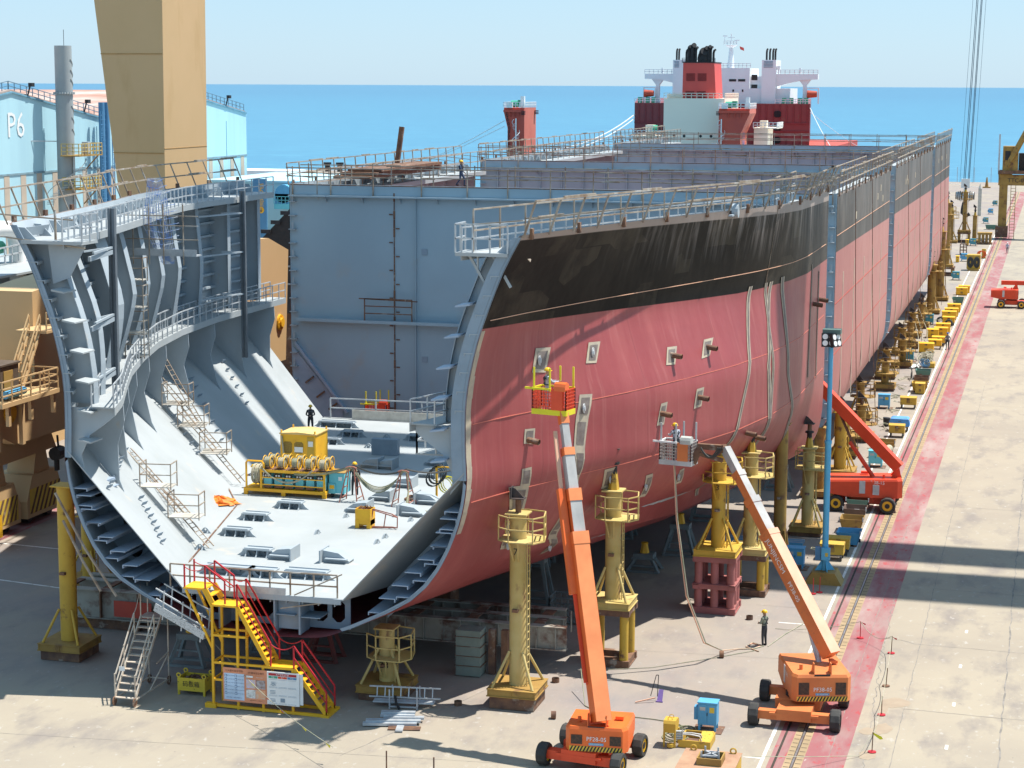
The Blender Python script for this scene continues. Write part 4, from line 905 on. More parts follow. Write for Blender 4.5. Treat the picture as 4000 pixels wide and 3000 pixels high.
mb = MB(); railing(mb, [(-63.6,427.5,17.5),(-58.5,427.5,17.5),(-58.5,437,17.5)], 1.1, .8, 2, .07); wb(mb, "forward_rail", WHITE, CS)
wb(MB().add([(-66,425,11.6),(-55.5,425,11.8),(-48,440,13.2),(-62,440,13.2)], [(0,1,2,3)]).box(-66, -56, 425, 440, 11.3, 11.55), "hatch_cover", WHITE, CS)
TK = thing("tanker_ship", "white bridge with long wings above a ribbed dark red tanker hull", "ship", (-82, 510, -5))
wb(MB().prism([(-105,500),(-60.2,500),(-84.6,705),(-147,705)], lambda x, y: (x, y, -5), (0,0,27)), "hull", DRED, TK)
mb = MB()
for i in range(26):
    x = -104+i*1.72; mb.box(x, x+.28, 499.8, 500, 17.2, 21.7); mb.box(x, x+.28, 499.8, 500, 6, 14.3)
mb.box(-105, -60.2, 499.75, 500, 16.9, 17.3); mb.box(-105, -60.2, 499.75, 500, 15.0, 15.25)
wb(mb, "stiffener", M_("stiffener_deep_red", (.21,.035,.04), rough=.7), TK)  # ribs a little deeper red than the hull plates
for z in (19.4, 16.1, 12.9): wb(MB().prism(rr(-.85,.85,z-.8,z+.8,.3), lambda a, zz: (-68.3+a, 499.7, zz), (0,.2,0)), "opening", DARK, TK)
wb(MB().box(-85.8, -66, 504, 520, 22, 25.8).box(-84, -76.2, 504, 520, 25.8, 30.9).box(-76.2, -72, 506, 520, 25.8, 28.8).box(-88, -84, 505, 520, 22, 30.8), "superstructure", SHIPW, TK)
wb(MB().box(-73, -69.4, 503, 512, 22, 32.9), "casing_tower", SHIPW, TK, "right hand white casing with four black pipes"); wb(MB().box(-95.8, -90.5, 503, 512, 22, 32.9), "casing_tower", SHIPW, TK, "left hand white casing behind the red funnel")
mb = MB()
for x0_, x1_ in ((-72.5,-70.2),(-95.4,-94.2)):
    for k in range(5): mb.box(x0_, x1_, 502.9, 503, 31.0+k*.35, 31.2+k*.35)
wb(mb, "louvre", CUT, TK)
for x in (-72.1,-71.3,-70.5,-69.9,-95.2,-94.6): wb(MB().tube([(x,505,32.9),(x,505,34.8),(x+.1,504.8,35.4),(x+.3,504.2,35.6)], .25, 8), "exhaust_pipe", BLK, TK)
for s, xa, xb in ((-1,-103.2,-95),(1,-58.9,-69.5)):
    mb = MB().prism([(xa,28.1),(xa,29.4),(xb,29.4),(xb,26.2),(xa-s*7.5,27.1),(xa-s*4,27.9)], lambda a, z: (a, 503.5, z), (0,2.5,0)); wb(mb, "bridge_wing", SHIPW, TK)
    xc_ = xa-s*3.3; mb = MB().prism([(xc_-.45,22),(xc_+.45,22),(xc_+.45,26.6),(xc_+1.6,28.1),(xc_-1.6,28.1),(xc_-.45,26.6)], lambda a, z: (a, 504, z), (0,1.2,0)); wb(mb, "wing_column", SHIPW, TK)
    mb = MB(); railing(mb, [(xa,503.5,29.4),(xb,503.5,29.4)], 1.0, 1.2, 2, .07); mb.bc((xa-s*4.5,504,30.2),(.5,.5,1.4)); wb(mb, "wing_rail", SHIPW, TK)
    xl = xa+s*-1.2 if s > 0 else xa+1.4
    mb = MB().cyl((xl-1.2,502.5,24.4),(xl+1.2,502.5,24.4),1.0,.75,n=14); wb(mb, "lifeboat", M_("lifeboat_red", (.45,.07,.035), rough=.5), TK)
    mb = MB().bar((xl-1.5,503.2,22),(xl-1.5,503.2,26),.3).bar((xl+1.5,503.2,22),(xl+1.5,503.2,26),.3).bar((xl-1.5,503.2,25.9),(xl+1.5,503.2,25.9),.25); wb(mb, "davit", SHIPW, TK)
mb = MB()
for x in (-104,-102,-100.5,-67,-65.2,-63,-61.5): mb.bc((x,502,22.7),(1.0,1.0,1.5))
wb(mb, "deck_machinery", GREENM, TK)
mb = MB(); railing(mb, [(-105,500,22),(-85,500,22)], 1.1, 1.3, 2, .06); railing(mb, [(-69,500,22),(-60.2,500,22)], 1.1, 1.3, 2, .06); railing(mb, [(-84,504,30.9),(-76,504,30.9)], 1.1, 1, 2, .06); wb(mb, "deck_rail", SHIPW, TK)
for x in (-80.5, -78.2): wb(MB().box(x-.9, x+.9, 503.9, 504, 27.5, 28.1), "bridge_window", BLK, TK)
for x, z in ((-80.3,25.2),(-77.9,25.2)): wb(MB().box(x-.2, x+.2, 503.9, 504, z-.3, z+.3), "porthole", BLK, TK)
for z in (28.4, 25.9): wb(MB().box(-76.0, -74.5, 505.9, 506.02, z-.95+0.4, z+.95-.1), "door_opening", BLK, TK)
mb = MB().cyl((-81.7,508,30.8),(-81.7,508,36.2),.95,.5,n=12).cyl((-81.7,508,36.0),(-81.7,508,36.7),.6,1.6,n=12).cyl((-81.7,508,36.7),(-81.7,508,39.6),.13,n=6); mb.bar((-83.4,508,37.8),(-83.4,508,39.0),.15).bar((-82.6,508,38.6),(-80.8,508,38.6),.15).bc((-83.3,508,39.0),(1.1,.2,.25)).bar((-80.4,508,36.7),(-80.4,508,37.8),.15).bc((-80.2,508,37.9),(1.3,.2,.25))
railing(mb, [(-83.4,507,36.7),(-80.1,507,36.7)], 1.0, .8, 2, .06); wb(mb, "radar_mast", SHIPW, TK)
wb(MB().add([(-79.4,507,36.4),(-78.3,507,36.0),(-78.2,507.1,35.2),(-79.2,507,35.6)], [(0,1,2,3)]), "flag", FUN, TK)
wb(MB().cyl((-68.9,504,29.4),(-68.9,504,30.5),.2,n=8).cyl((-68.9,504,30.5),(-68.9,504,31.4),.6,n=10), "satellite_dome", SHIPW, TK)
mb = MB()
for k, (x, y, z) in enumerate(((-230,520,3),(-236,480,1))): mb.tube(catenary((-112,401,19-1.2*k),(x,y,z),9), .10, 4)
single(mb, "mooring_line", WHITE, "pale mooring ropes running from the red tower to the left quay", "rope", (-112,401,19))
mb = MB(); mb.tube(catenary((-105,500,19),(-109,402,13),3), .14, 4); mb.tube(catenary((-105,500,18),(-109,402,12.4),3), .12, 4)
single(mb, "mooring_line", WHITE, "pale ropes stretched from the tanker stern to the chained tower", "rope", (-105,500,19))
mb = MB(); mb.tube(catenary((-60.2,500,21),(-35,420,5),4), .07, 4); mb.tube(catenary((-60.2,500,20),(-18,500,2),4), .06, 4)
single(mb, "mooring_line", WHITE, "thin pale rope sloping right from the dark red tanker hull", "rope", (-60,500,20))
mb = MB().cyl((-66.6,300,0),(-66.6,300,17.4),.12,n=8); mb = MB().cyl((-55.6,330,11),(-55.6,330,16.4),.14,n=8); t_ = single(mb, "lamp_mast", BLUE, "blue lamp mast with small floodlights before the dark red tanker hull", "lamp", (-55.6,330,11)); 
mb = MB().bc((-55.6,329.7,16.7),(.8,.3,.5)).bc((-55.3,329.7,15.4),(.4,.3,.5)); mb.build("floodlight", GALV, t_, w=t_.location)

# ================================================================ jib crane, hook, bollard stumps on the right
JC = thing("jib_crane", "yellow rail crane with raised jib at the right edge of picture", "crane", (-5, 358, 0))
wb(MB().box(-9.6, -8.2, 357.3, 359, 2.2, 9.2).prism([(-9.6,9.2),(-8.2,9.2),(-7.4,11.6),(-9.9,11.6)], lambda a, z: (a, 357.3, z), (0,1.7,0)), "leg", OCH, JC)
bm_ = MB().box(-9.8, 4, 357.2, 359.2, 9.4, 11.2); wb(bm_, "portal_beam", OCH, JC)
wb(MB().text("TTC-001  通", 1.0, face((-5.6, 357.15, 10.25), (1,0,0), (0,0,1))), "lettering", BLK, JC)
wb(MB().box(-9.9, 4, 356.6, 360, 11.4, 12.0), "deck", RUSTM, JC)
wb(MB().box(-9.2, -6.6, 357, 360, 12, 16.2).box(-4.9, -2.4, 357, 361, 12, 16.0), "cab", OCH, JC)
wb(MB().box(-8.8, -7.9, 356.9, 357, 13.8, 15.4).box(-6.5, -5, 358, 360, 12, 15), "cab_window", BLK, JC)
wb(MB().bar((-8.6,357.5,12.2),(-.6,353,28.5),.75), "jib", OCH, JC)
mb = MB(); railing(mb, [(-9.9,356.7,12),(-9.9,360,12)], 2.2, 1, 3, .06); mb.bar((-9.8,356.7,12),(-9.8,356.7,18.3),.28); wb(mb, "mast_pole", GALV, JC)
mb = MB(); ladder(mb, (-7.6,357.2,0), (-7.6,357.2,9.4), .8, .5, .05); wb(mb, "ladder", OCH, JC)
wb(MB().box(-10.0, -7.9, 356.6, 359.6, .3, 2.2), "bogie", RUSTM, JC)
HK = thing("crane_hook_block", "black and white striped hook block hanging from steel cables over the quay", "hook", (-15.5, 362, 6))
hx, hy = -15.6, 362
mb = MB().bc((hx,hy,9.4),(1.5,.7,1.6)); wb(mb, "sheave_housing", WHITE, HK)
mb = MB(); 
for s in (-1, 1):
    for k in range(4): mb.cyl((hx+s*(.25+.35*k),hy-.2,7.25-.12*(3-k)),(hx+s*(.42+.35*k),hy-.2,7.25-.12*(3-k)),.85-.1*abs(k-1),n=14)
wb(mb, "sheave", WHITE, HK); mb = MB()
for s in (-1, 1):
    for k in range(4): mb.cyl((hx+s*(.42+.35*k),hy-.2,7.2),(hx+s*(.60+.35*k),hy-.2,7.2),.86-.1*abs(k-1),n=14)
wb(mb, "black_stripe", BLK, HK)
wb(MB().bc((hx,hy,7.3),(.55,.5,2.4)), "shank", WHITE, HK); wb(MB().tube([(hx-.1,hy,6),(hx-.3,hy,5.0),(hx-.4,hy,4.2),(hx+.3,hy,3.6),(hx+.9,hy,4.0)], .35, 8), "hook", BLK, HK)
CBL = M_("cable_steel_blue", (.05,.09,.13), rough=.5)
for dx in (-.35,-.12,.42,.6,-1.0,1.25): wb(MB().tube([(hx+dx,hy,9.5),(hx+dx+2.3,hy,80)], .075 if abs(dx) < .9 else .035, 4), "hoist_cable", CBL, HK)
for k, (x, y) in enumerate(((-22.0,410),(-15.1,420))): single(MB().bar((x,y,-.2),(x+(.9 if k == 0 else 0),y,5.6),.7).cyl((x+(.9 if k == 0 else 0),y,5.6),(x+(1.05 if k == 0 else 0),y,6.7),.4,.02,n=8), "timber_fender", PLANK, "leaning grey pointed pile on the far quay" if k == 0 else "upright grey pointed pile on the far quay", "pile", (x,y,0))
for x, y in ((-17.7,538),(-12.5,560)): single(MB().bc((x,y,.15),(2.0,2.0,.3)).cyl((x,y,.3),(x,y,2.8),.5,.15,n=8), "traffic_cone", OCH, "small rusty post on a square foot, on the distant quay", "post", (x,y,0), "posts on the distant quay")
mb = MB()
for i in range(16): x = -36+i*4.6; mb.bar((x,568,0),(x,568,4.2),.14)
single(mb, "quay_fence", GALV, "sparse row of thin posts along the sea edge", "fence", (-20,568,0))
# ================================================================ jacks and stands
REDT = M_("faded_tower_red", (.36,.12,.11), (.28,.10,.09), 1.2, rough=.75)
JG = "yellow support columns bracing the hull"
SADM = M_("saddle_dark", (.045,.04,.042), (.09,.06,.05), 3, rough=.6)
def saddle(root, z, col=BLK):
    k = .62; mb = MB().prism([(-.5*k,0),(.42*k,0),(-.2*k,.62*k),(-.5*k,.72*k)], lambda a, zz: (a, -.02, z+zz), (0,.04,0))
    mb.strip([Vector((-.52*k,-.4*k,z)),Vector((-.52*k,-.34*k,z+.74*k))], [Vector((-.52*k,.4*k,z)),Vector((-.52*k,.34*k,z+.74*k))], (.05,0,0)); mb.box(-.52*k, .46*k, -.4*k, .4*k, z-.04, z); return mb.build("saddle", SADM, root)
def jack(label, x, y, zb=0, zp=.9, zcap=8.4, zs=9.0, cage=7.3, r=.36, bw=1.1, mat=None, cmat=None, tower=None, num=None, rz=0, screw=True, lad=True, brace=True, base=True):
    mat = mat or YELF; root = thing("support_jack", label, "support jack", (x, y, 0), rz, JG)
    if tower:
        tm, n_, tw = tower[:3]; h = zp-.35
        mb = MB()
        for z in ([0, h*.5] if len(tower) > 3 else [0]): mb.box(-tw, tw, -tw, tw, z+.02, z+.06)
        for z0 in ((0.06, h-.28) if len(tower) <= 3 else (.06, h*.5-.2, h-.28)):
            for a in (-tw+.05, tw-.33): mb.box(a, a+.28, -tw, tw, z0, z0+.28); mb.box(-tw, tw, a, a+.28, z0+.003, z0+.277)
        mb.build("tower_beam", RUSTM if tm is not REDT else tm, root)
        for i in range(n_):
            for j in range(n_):
                if n_ > 2 and 0 < i < n_-1 and 0 < j < n_-1: continue
                a = -tw+.28+i*(2*tw-.56)/(n_-1); b = -tw+.28+j*(2*tw-.56)/(n_-1)
                segs = ((.34, h-.28),) if len(tower) <= 3 else ((.34, h*.5-.2), (h*.5+.08, h-.28))
                for z0, z1 in segs: MB().cyl((a,b,z0),(a,b,z1),.21,n=12).build("pillar", tm, root, smooth=True)
    if base:
        mb = MB().box(-bw, bw, -bw, bw, zp-.34, zp-.30).box(-bw, bw, -bw, bw, zp-.03, zp)
        for a in (-bw+.06, 0, bw-.06): mb.box(a-.02, a+.02, -bw+.02, bw-.02, zp-.3, zp-.03)
        mb.box(-bw+.06, bw-.06, -bw+.05, -bw+.08, zp-.3, zp-.03); mb.box(-bw+.06, bw-.06, bw-.08, bw-.05, zp-.3, zp-.03)
        o_ = mb.build("base_plate", OCH if not tower else mat, root)
        if not tower: MB().box(-bw+.12, bw-.12, -bw+.12, bw-.12, 0.02, zp-.34).build("plinth", RUSTM, root)
    MB().cyl((0,0,zp),(0,0,zcap),r,n=20,caps=False).build("column", cmat or mat, root, smooth=True)
    MB().box(-r-.12, r+.12, -r-.12, r+.12, zcap, zcap+.06).build("cap_plate", cmat or mat, root)
    if brace:
        for a, b in ((1,1),(1,-1),(-1,1),(-1,-1)): MB().cyl((a*bw*.82,b*bw*.82,zp),(a*r*.8,b*r*.8,zp+1.5),.062,n=8).build("brace", mat, root)
    if screw:
        d = zs-zcap
        if d > .9:
            MB().cyl((0,0,zcap+.06),(0,0,zcap+.06+d*.45),.26,.14,n=6).build("screw_cone", YEL, root); MB().cyl((0,0,zcap+d*.4),(0,0,zcap+d*.7),.15,n=12).cyl((0,0,zcap+d*.62),(0,0,zcap+d*.68),.26,n=14).build("screw_collar", BLK, root)
        MB().cyl((0,0,zcap+.05),(0,0,zs-.04),.13,n=12).build("screw", RUSTM, root); saddle(root, zs)
    if cage:
        zc = cage; P = [(-.75,-.55),(-.2,-.95),(.9,-.95),(1.25,-.3),(1.05,.75),(.2,.95),(-.75,.6)]
        MB().plate(P, [circ(0,0,r+.02,n=14)], lambda a, b: (a, b, zc), (0,0,.05)).build("cage_floor", mat, root)
        mb = MB(); railing(mb, [(a*.97,b*.97,zc+.05) for a, b in P], 1.05, 1.2, 2, .025); mb.build("cage_railing", mat, root)
        for a in (1, -1): mb = MB().bar((.1*a,-r,zc-.9),(.2*a,-.8,zc),.06); mb.build("cage_strut", mat, root)
    if lad: mb = MB(); ladder(mb, (r+.12,-.25,zp), (r+.12,-.25,(cage or zcap)), (.0,.36,0), .33, .022); mb.build("ladder", mat, root)
    if num: MB().text(num, .42, face((-.02,-r-.012,zcap-1.6), (1,0,0), (0,0,1))).build("stencil_number", BLK, root)
    MB().bc((0,-r-.08,(zp+zcap)/2-.4),(.26,.2,.12)).build("bracket", RUSTM, root)
    return root
jack("tall pale yellow support column with caged platform at the nearest right hull corner", -21.5, 79.44, zs=9.1, num="7")
jack("support column on a four pillared yellow tower between the two nearest boom lifts", -18.95, 86.75, zp=3.05, zcap=8.1, zs=10.1, cage=6.85, tower=(YEL, 2, 1.0), bw=1.0, mat=YELF)
jack("support column with caged platform on a rusty red pillared tower", -15.8, 97.3, zp=3.3, zcap=8.0, zs=9.1, cage=6.7, tower=(REDT, 3, 1.1, 2), bw=1.1, mat=YEL, num="3")
jack("support column with caged platform on yellow pillars, just right of the red pillared tower", -14.75, 101.2, zp=2.55, zcap=7.5, zs=8.9, cage=6.3, tower=(YEL, 2, 1.0), bw=1.0, mat=YELF)
jack("tall brown stained support column without platform, behind the lifts' hoses", -14.25, 109.35, zp=.15, zcap=7.7, zs=8.5, cage=None, mat=OCH, bw=.6, base=False, lad=False)
jack("short caged support column just left of the blue lamp pole", -13.47, 115.9, zp=.6, zcap=5.2, zs=6.7, cage=4.0, bw=1.0)
jack("uncaged ochre support column hidden partly by the blue lamp pole", -14.1, 127.2, zp=.5, zcap=4.5, zs=5.2, cage=None, mat=OCH)
jack("support column with dark blotches, behind the raised red orange boom", -13.5, 134.5, zp=.5, zcap=4.4, zs=5.2, cage=None, mat=YEL, r=.42)
for k, (x, y, c_, s_, zc) in enumerate(((-13.9,141.5,1.9,1.6,3.2),(-13.4,148.5,2.1,1.3,3.3),(-14.4,158,2.4,1.9,3.2),(-13.8,174.5,1.9,1.5,2.9),(-14.3,181.6,2.0,1.6,2.9),(-13.4,189.4,2.0,1.6,2.8),(-14.2,198.5,2.0,1.6,2.8),(-13.7,204.0,2.0,1.6,2.9),(-14.1,212.5,2.0,1.6,2.8),(-13.8,221.5,2.0,1.6,2.9))):
    jack("low caged rusty yellow support column in the dense row under the hull's right edge", x, y, zp=.6, zcap=c_+.6, zs=zc, cage=s_, bw=.95, mat=OCH, r=.34, brace=k % 2 == 0)
jack("bare ochre column under the third block with no platform", -13.98, 226.6, zp=.4, zcap=2.2, zs=2.9, cage=None, mat=OCH, lad=False)
jack("tall orange topped ochre column beside the hull, beyond the crowded boxes", -13.61, 236.2, zp=.5, zcap=5.7, zs=7.3, cage=5.0, mat=OCH, r=.5)
jack("left column of the two very tall ochre ones beside the farthest block", -13.45, 251, zp=.5, zcap=8.6, zs=10.2, cage=6.4, mat=OCH, r=.5)
jack("right column of the two very tall ochre ones beside the farthest block", -14.63, 285.3, zp=1.6, zcap=10.2, zs=11.6, cage=8.6, mat=OCH, r=.55, tower=(OCH, 2, 1.3))
jack("slim caged ochre column out on the open quay behind the farthest block", -16.95, 345.4, zp=.5, zcap=5.4, zs=6.9, cage=4.2, mat=OCH)
jack("tallest ochre column on a table frame under the hanging hook", -14.9, 347.5, zp=2.1, zcap=8.6, zs=9.6, cage=7.4, mat=OCH, tower=(OCH, 2, 1.1))
jack("uncaged ochre column right of the hanging hook", -13.14, 347, zp=.5, zcap=4.6, zs=6.1, cage=None, mat=OCH, brace=False)
jack("tall yellow column with peeling paint at the left front bilge", -43.5, 80.6, zp=.8, zcap=8.1, zs=8.6, cage=None, mat=YEL, r=.40, lad=False, screw=False)
jack("yellow column with wall ladder behind the left front column, half hidden", -48.5, 92.2, zp=.6, zcap=3.9, zs=4.4, cage=None, mat=YEL, r=.36, screw=False)
jack("squat grey footed column numbered 28 with caged platform beneath the hull", -27.3, 79.0, zp=.7, zcap=3.05, zs=3.2, cage=1.8, mat=YELF, num="28", screw=False, r=.34)
# trestles
TM = M_("trestle_grey", (.20,.23,.23), (.15,.17,.17), 1.2, rough=.7, c3=RUST, sc3=2, lo3=.62, hi3=.75); TR = M_("trestle_red", (.22,.05,.04), (.15,.05,.04), 1.2, rough=.7)
def trestle(label, x, y, h=1.5, w=.9, m=None, cone=True):
    root = thing("trestle", label, "trestle", (x, y, 0), 0, "steel trestles under the hull"); m = m or TM
    MB().box(-w*.62, w*.62, -.45, .45, h-.26, h).build("top_beam", m, root)
    for a in (-1, 1):
        for b in (-1, 1): MB().bar((a*w,b*.6,0),(a*w*.5,b*.35,h-.26),.16).build("leg", m, root)
    MB().bar((-w*.8,-.5,.35),(w*.8,-.5,.35),.1).bar((-w*.72,-.45,.75),(w*.72,-.45,.75),.08).bar((-w,-.62,.06),(w,-.62,.06),.16,.12).bar((-w,.62,.06),(w,.62,.06),.16,.12).build("cross_tie", m, root)
    if cone: MB().cyl((0,0,h),(0,0,h+.5),.26,.16,n=6).cyl((0,0,h+.5),(0,0,h+.58),.2,n=10).build("jack_head", YBRI, root)
    return root
trestle("grey trestle with a bright yellow jack head left of the yellow stairs", -37.5, 81.0)
trestle("red topped trestle behind the right foot of the yellow stairs", -31.9, 83.4, 1.5, .8, TR, False)
trestle("dark trestle in the shade behind the yellow stair frame", -34.6, 83, 1.5, .8, cone=False)
trestle("grey trestle in the hull's shade right of the second column tower", -21.0, 104.3, 1.0)
trestle("tall stepped trestle deep in the shade under the hull", -19.8, 108.6, 1.8, .9); trestle("grey trestle in the shade beside the tall brown column", -16.9, 128.6, 1.6, .9)
for k, (x, y) in enumerate(((-24,112),(-20,118),(-27,104),(-22,135),(-25,96),(-18,140))): trestle("one of the dim keel trestles far back under the hull", x, y, 2.4, .8, cone=False)
# rusty girders
GIRD = M_("mottled_girder", (.34,.33,.28), (.26,.24,.20), .5, rough=.75, c3=(.13,.06,.04), sc3=.8, lo3=.50, hi3=.62)
GR = thing("ladder_girder", "long rusty girder frame projecting from under the hull beside the nearest column", "girder", (-25, 85.5, 0))
def ibeam(mb, x0, x1, y, z0, z1, w=.22): mb.box(x0, x1, y-w, y+w, z1-.05, z1); mb.box(x0, x1, y-w, y+w, z0, z0+.05); mb.box(x0, x1, y-.03, y+.03, z0+.05, z1-.05)
for y_ in (84.6, 86.1, 87.6):
    mb = MB(); ibeam(mb, -46 if y_ > 87 else -33, -20.6-.25*(y_-84.6), y_, 1.0, 2.1); 
    for i in range(12): mb.box(-31+i*.9, -30.96+i*.9, y_-.2, y_-.03, 1.05, 2.05)
    wb(mb, "main_beam", GIRD, GR)
for x in (-30.5, -28, -25.2, -22.0): wb(MB().box(x-.25, x+.25, 84.8, 87.4, 2.03, 2.08), "cross_plate", RUSTM, GR)
PG = thing("box_post", "grey green box post carrying the rusty girder near the caged column", "post", (-24.7, 83, 0))
mb = MB().box(-25.25, -24.1, 82.55, 83.5, .05, 2.15); wb(mb, "body", M_("post_greygreen", (.22,.26,.22), (.18,.21,.18), 1, rough=.7), PG)
for z in (.5, .95, 1.4, 1.85): wb(MB().box(-25.3, -24.05, 82.52, 83.53, z, z+.03), "rib", RUSTM, PG)
for x in (-23.9, -23.3): wb(MB().box(x, x+.3, 83.2, 83.5, 0, 2.1), "stay", RUSTM, PG)
GL = thing("box_girder", "rusty box girder with red patch lying under the left bilge", "girder", (-43, 86, 0))
mb = MB(); ibeam(mb, -46.3, -36.5, 85.2, .55, 2.0, .25); ibeam(mb, -46.3, -36.5, 87.0, .55, 2.0, .25); wb(mb, "side_beam", GIRD, GL)
for x in (-46.2,-44.2,-42.2,-40.2,-38.2): wb(MB().box(x, x+.35, 85.4, 86.8, 1.96, 2.03).box(x, x+.06, 84.97, 85.15, .6, 1.95), "cross_plate", RUSTM, GL)
wb(MB().box(-43.4, -41.4, 84.93, 84.945, .75, 1.55), "red_patch", REDB, GL); wb(MB().box(-45.8, -42.2, 85.2, 87.2, 0.02, .53), "timber_block", RUSTM, GL)
for k, x in enumerate((-40, -34, -29)): single(MB().box(x-.6, x+.6, 92, 93.4, 0, 1.3).box(x-.5, x+.5, 92.1, 93.3, 1.3, 2.9), "keel_block", RUSTM, "dark keel block deep in the shadow under the hull bottom", "keel block", (x, 92.7, 0), "keel blocks in the shadow under the hull")
# ================================================================ boom lifts
def wheel(root, c, axis, r=.47, w=.40, rim=YBRI):
    c = Vector(c); a = Vector(axis).normalized(); u = Vector((0,0,1)); v = a.cross(u)
    mb = MB(); N = 22; P = []
    for (rr2, ww) in ((r*.62,-.5),(r*.9,-.5),(r,-.38),(r,.38),(r*.9,.5),(r*.62,.5)):
        P.append([c+a*(ww*w)+(u*math.cos(2*math.pi*i/N)+v*math.sin(2*math.pi*i/N))*(rr2*(1 if abs(ww) > .4 or i % 2 else .96)) for i in range(N+1)])
    mb.grid(P); wl = mb.build("wheel", RUB, root, w=root.location)
    MB().cyl(c-a*w*.40, c+a*w*.40, r*.62, n=16).build("rim", rim, wl, w=root.location); MB().cyl(c-a*w*.46, c+a*w*.46, r*.30, n=12).build("hub", BLK, wl, w=root.location)
def frame_box(O, ang):
    c, s = math.cos(ang), math.sin(ang); return Matrix.Translation(O) @ Matrix(((c,-s,0),(s,c,0),(0,0,1))).to_4x4()
def boom(root, A, B, fr, secs):
    A = Vector(A); B = Vector(B); d = B-A
    for i, (f0, f1, w, h, m, top, nm) in enumerate(secs):
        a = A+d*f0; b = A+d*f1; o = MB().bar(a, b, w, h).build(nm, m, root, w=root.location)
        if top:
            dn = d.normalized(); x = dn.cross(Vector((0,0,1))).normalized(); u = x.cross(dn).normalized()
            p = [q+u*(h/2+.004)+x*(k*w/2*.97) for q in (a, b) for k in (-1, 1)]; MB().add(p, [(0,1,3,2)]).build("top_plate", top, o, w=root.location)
def basket(root, c, ang, m_cage, m_panel, m_band, m_post, m_hood):
    Mx = frame_box(Vector(c), ang); L, W, H = 1.5, .85, 1.05
    mb = MB()
    for f in ((-L/2,-W/2,L/2,-W/2),(-L/2,-W/2,-L/2,W/2),(L/2,-W/2,L/2,W/2),(-L/2,W/2,L/2,W/2)):
        a = Vector((f[0],f[1],.2)); b = Vector((f[2],f[3],.2)); n_ = 12 if abs(f[0]-f[2]) > .1 else 7
        for i in range(n_+1): p = a.lerp(b, i/n_); mb.bar(Mx@p, Mx@(p+Vector((0,0,H-.2))), .035)
        for k in range(7): z = Vector((0,0,k*(H-.2)/6)); mb.bar(Mx@(a+z), Mx@(b+z), .03)
    o = mb.build("basket_cage", m_cage, root, w=root.location)
    MB().box(-L/2, L/2, -W/2, W/2, 0, .06, Mx).build("basket_floor", m_cage, root, w=root.location)
    mb = MB()
    mb.box(-L/2-.02, L/2+.02, -W/2-.03, -W/2-.005, 0, .22, Mx).box(-L/2-.03, -L/2-.005, -W/2, W/2, 0, .22, Mx).box(L/2+.005, L/2+.03, -W/2, W/2, 0, .22, Mx); mb.build("toe_band", m_band, root, w=root.location)
    mb = MB().bar(Mx@Vector((-L/2-.3,-W/2-.05,H)), Mx@Vector((.1,-W/2-.05,H)), .08).bar(Mx@Vector((-L/2,-W/2,H)), Mx@Vector((-L/2,W/2,H)), .07).bar(Mx@Vector((-L/2,W/2,H)), Mx@Vector((L/2,W/2,H)), .07); mb.build("top_rail", m_band if m_band is BAND else WHITE, root, w=root.location)
    MB().box(.12, .62, -W/2-.06, -W/2+.02, .22, H, Mx).build("control_panel", m_panel, root, w=root.location)
    mb = MB(); pr = [(-.2,0),(.2,0),(.2,.18),(.14,.30),(0,.36),(-.14,.30),(-.2,.18)]; mb.prism(pr, lambda y, z: Mx@Vector((.25,y-W/2+.12,H+z-.05)), (Mx.to_3x3()@Vector((.5,0,0)))); mb.build("control_hood", m_hood, root, w=root.location)
    for x, y in ((-L/2+.06,-W/2+.03),(.02,-W/2+.03),(.1,W/2-.03),(L/2-.06,W/2-.03)): MB().bar(Mx@Vector((x,y,H-.1)), Mx@Vector((x,y,H+.85)), .07).build("guard_post", m_post, root, w=root.location)
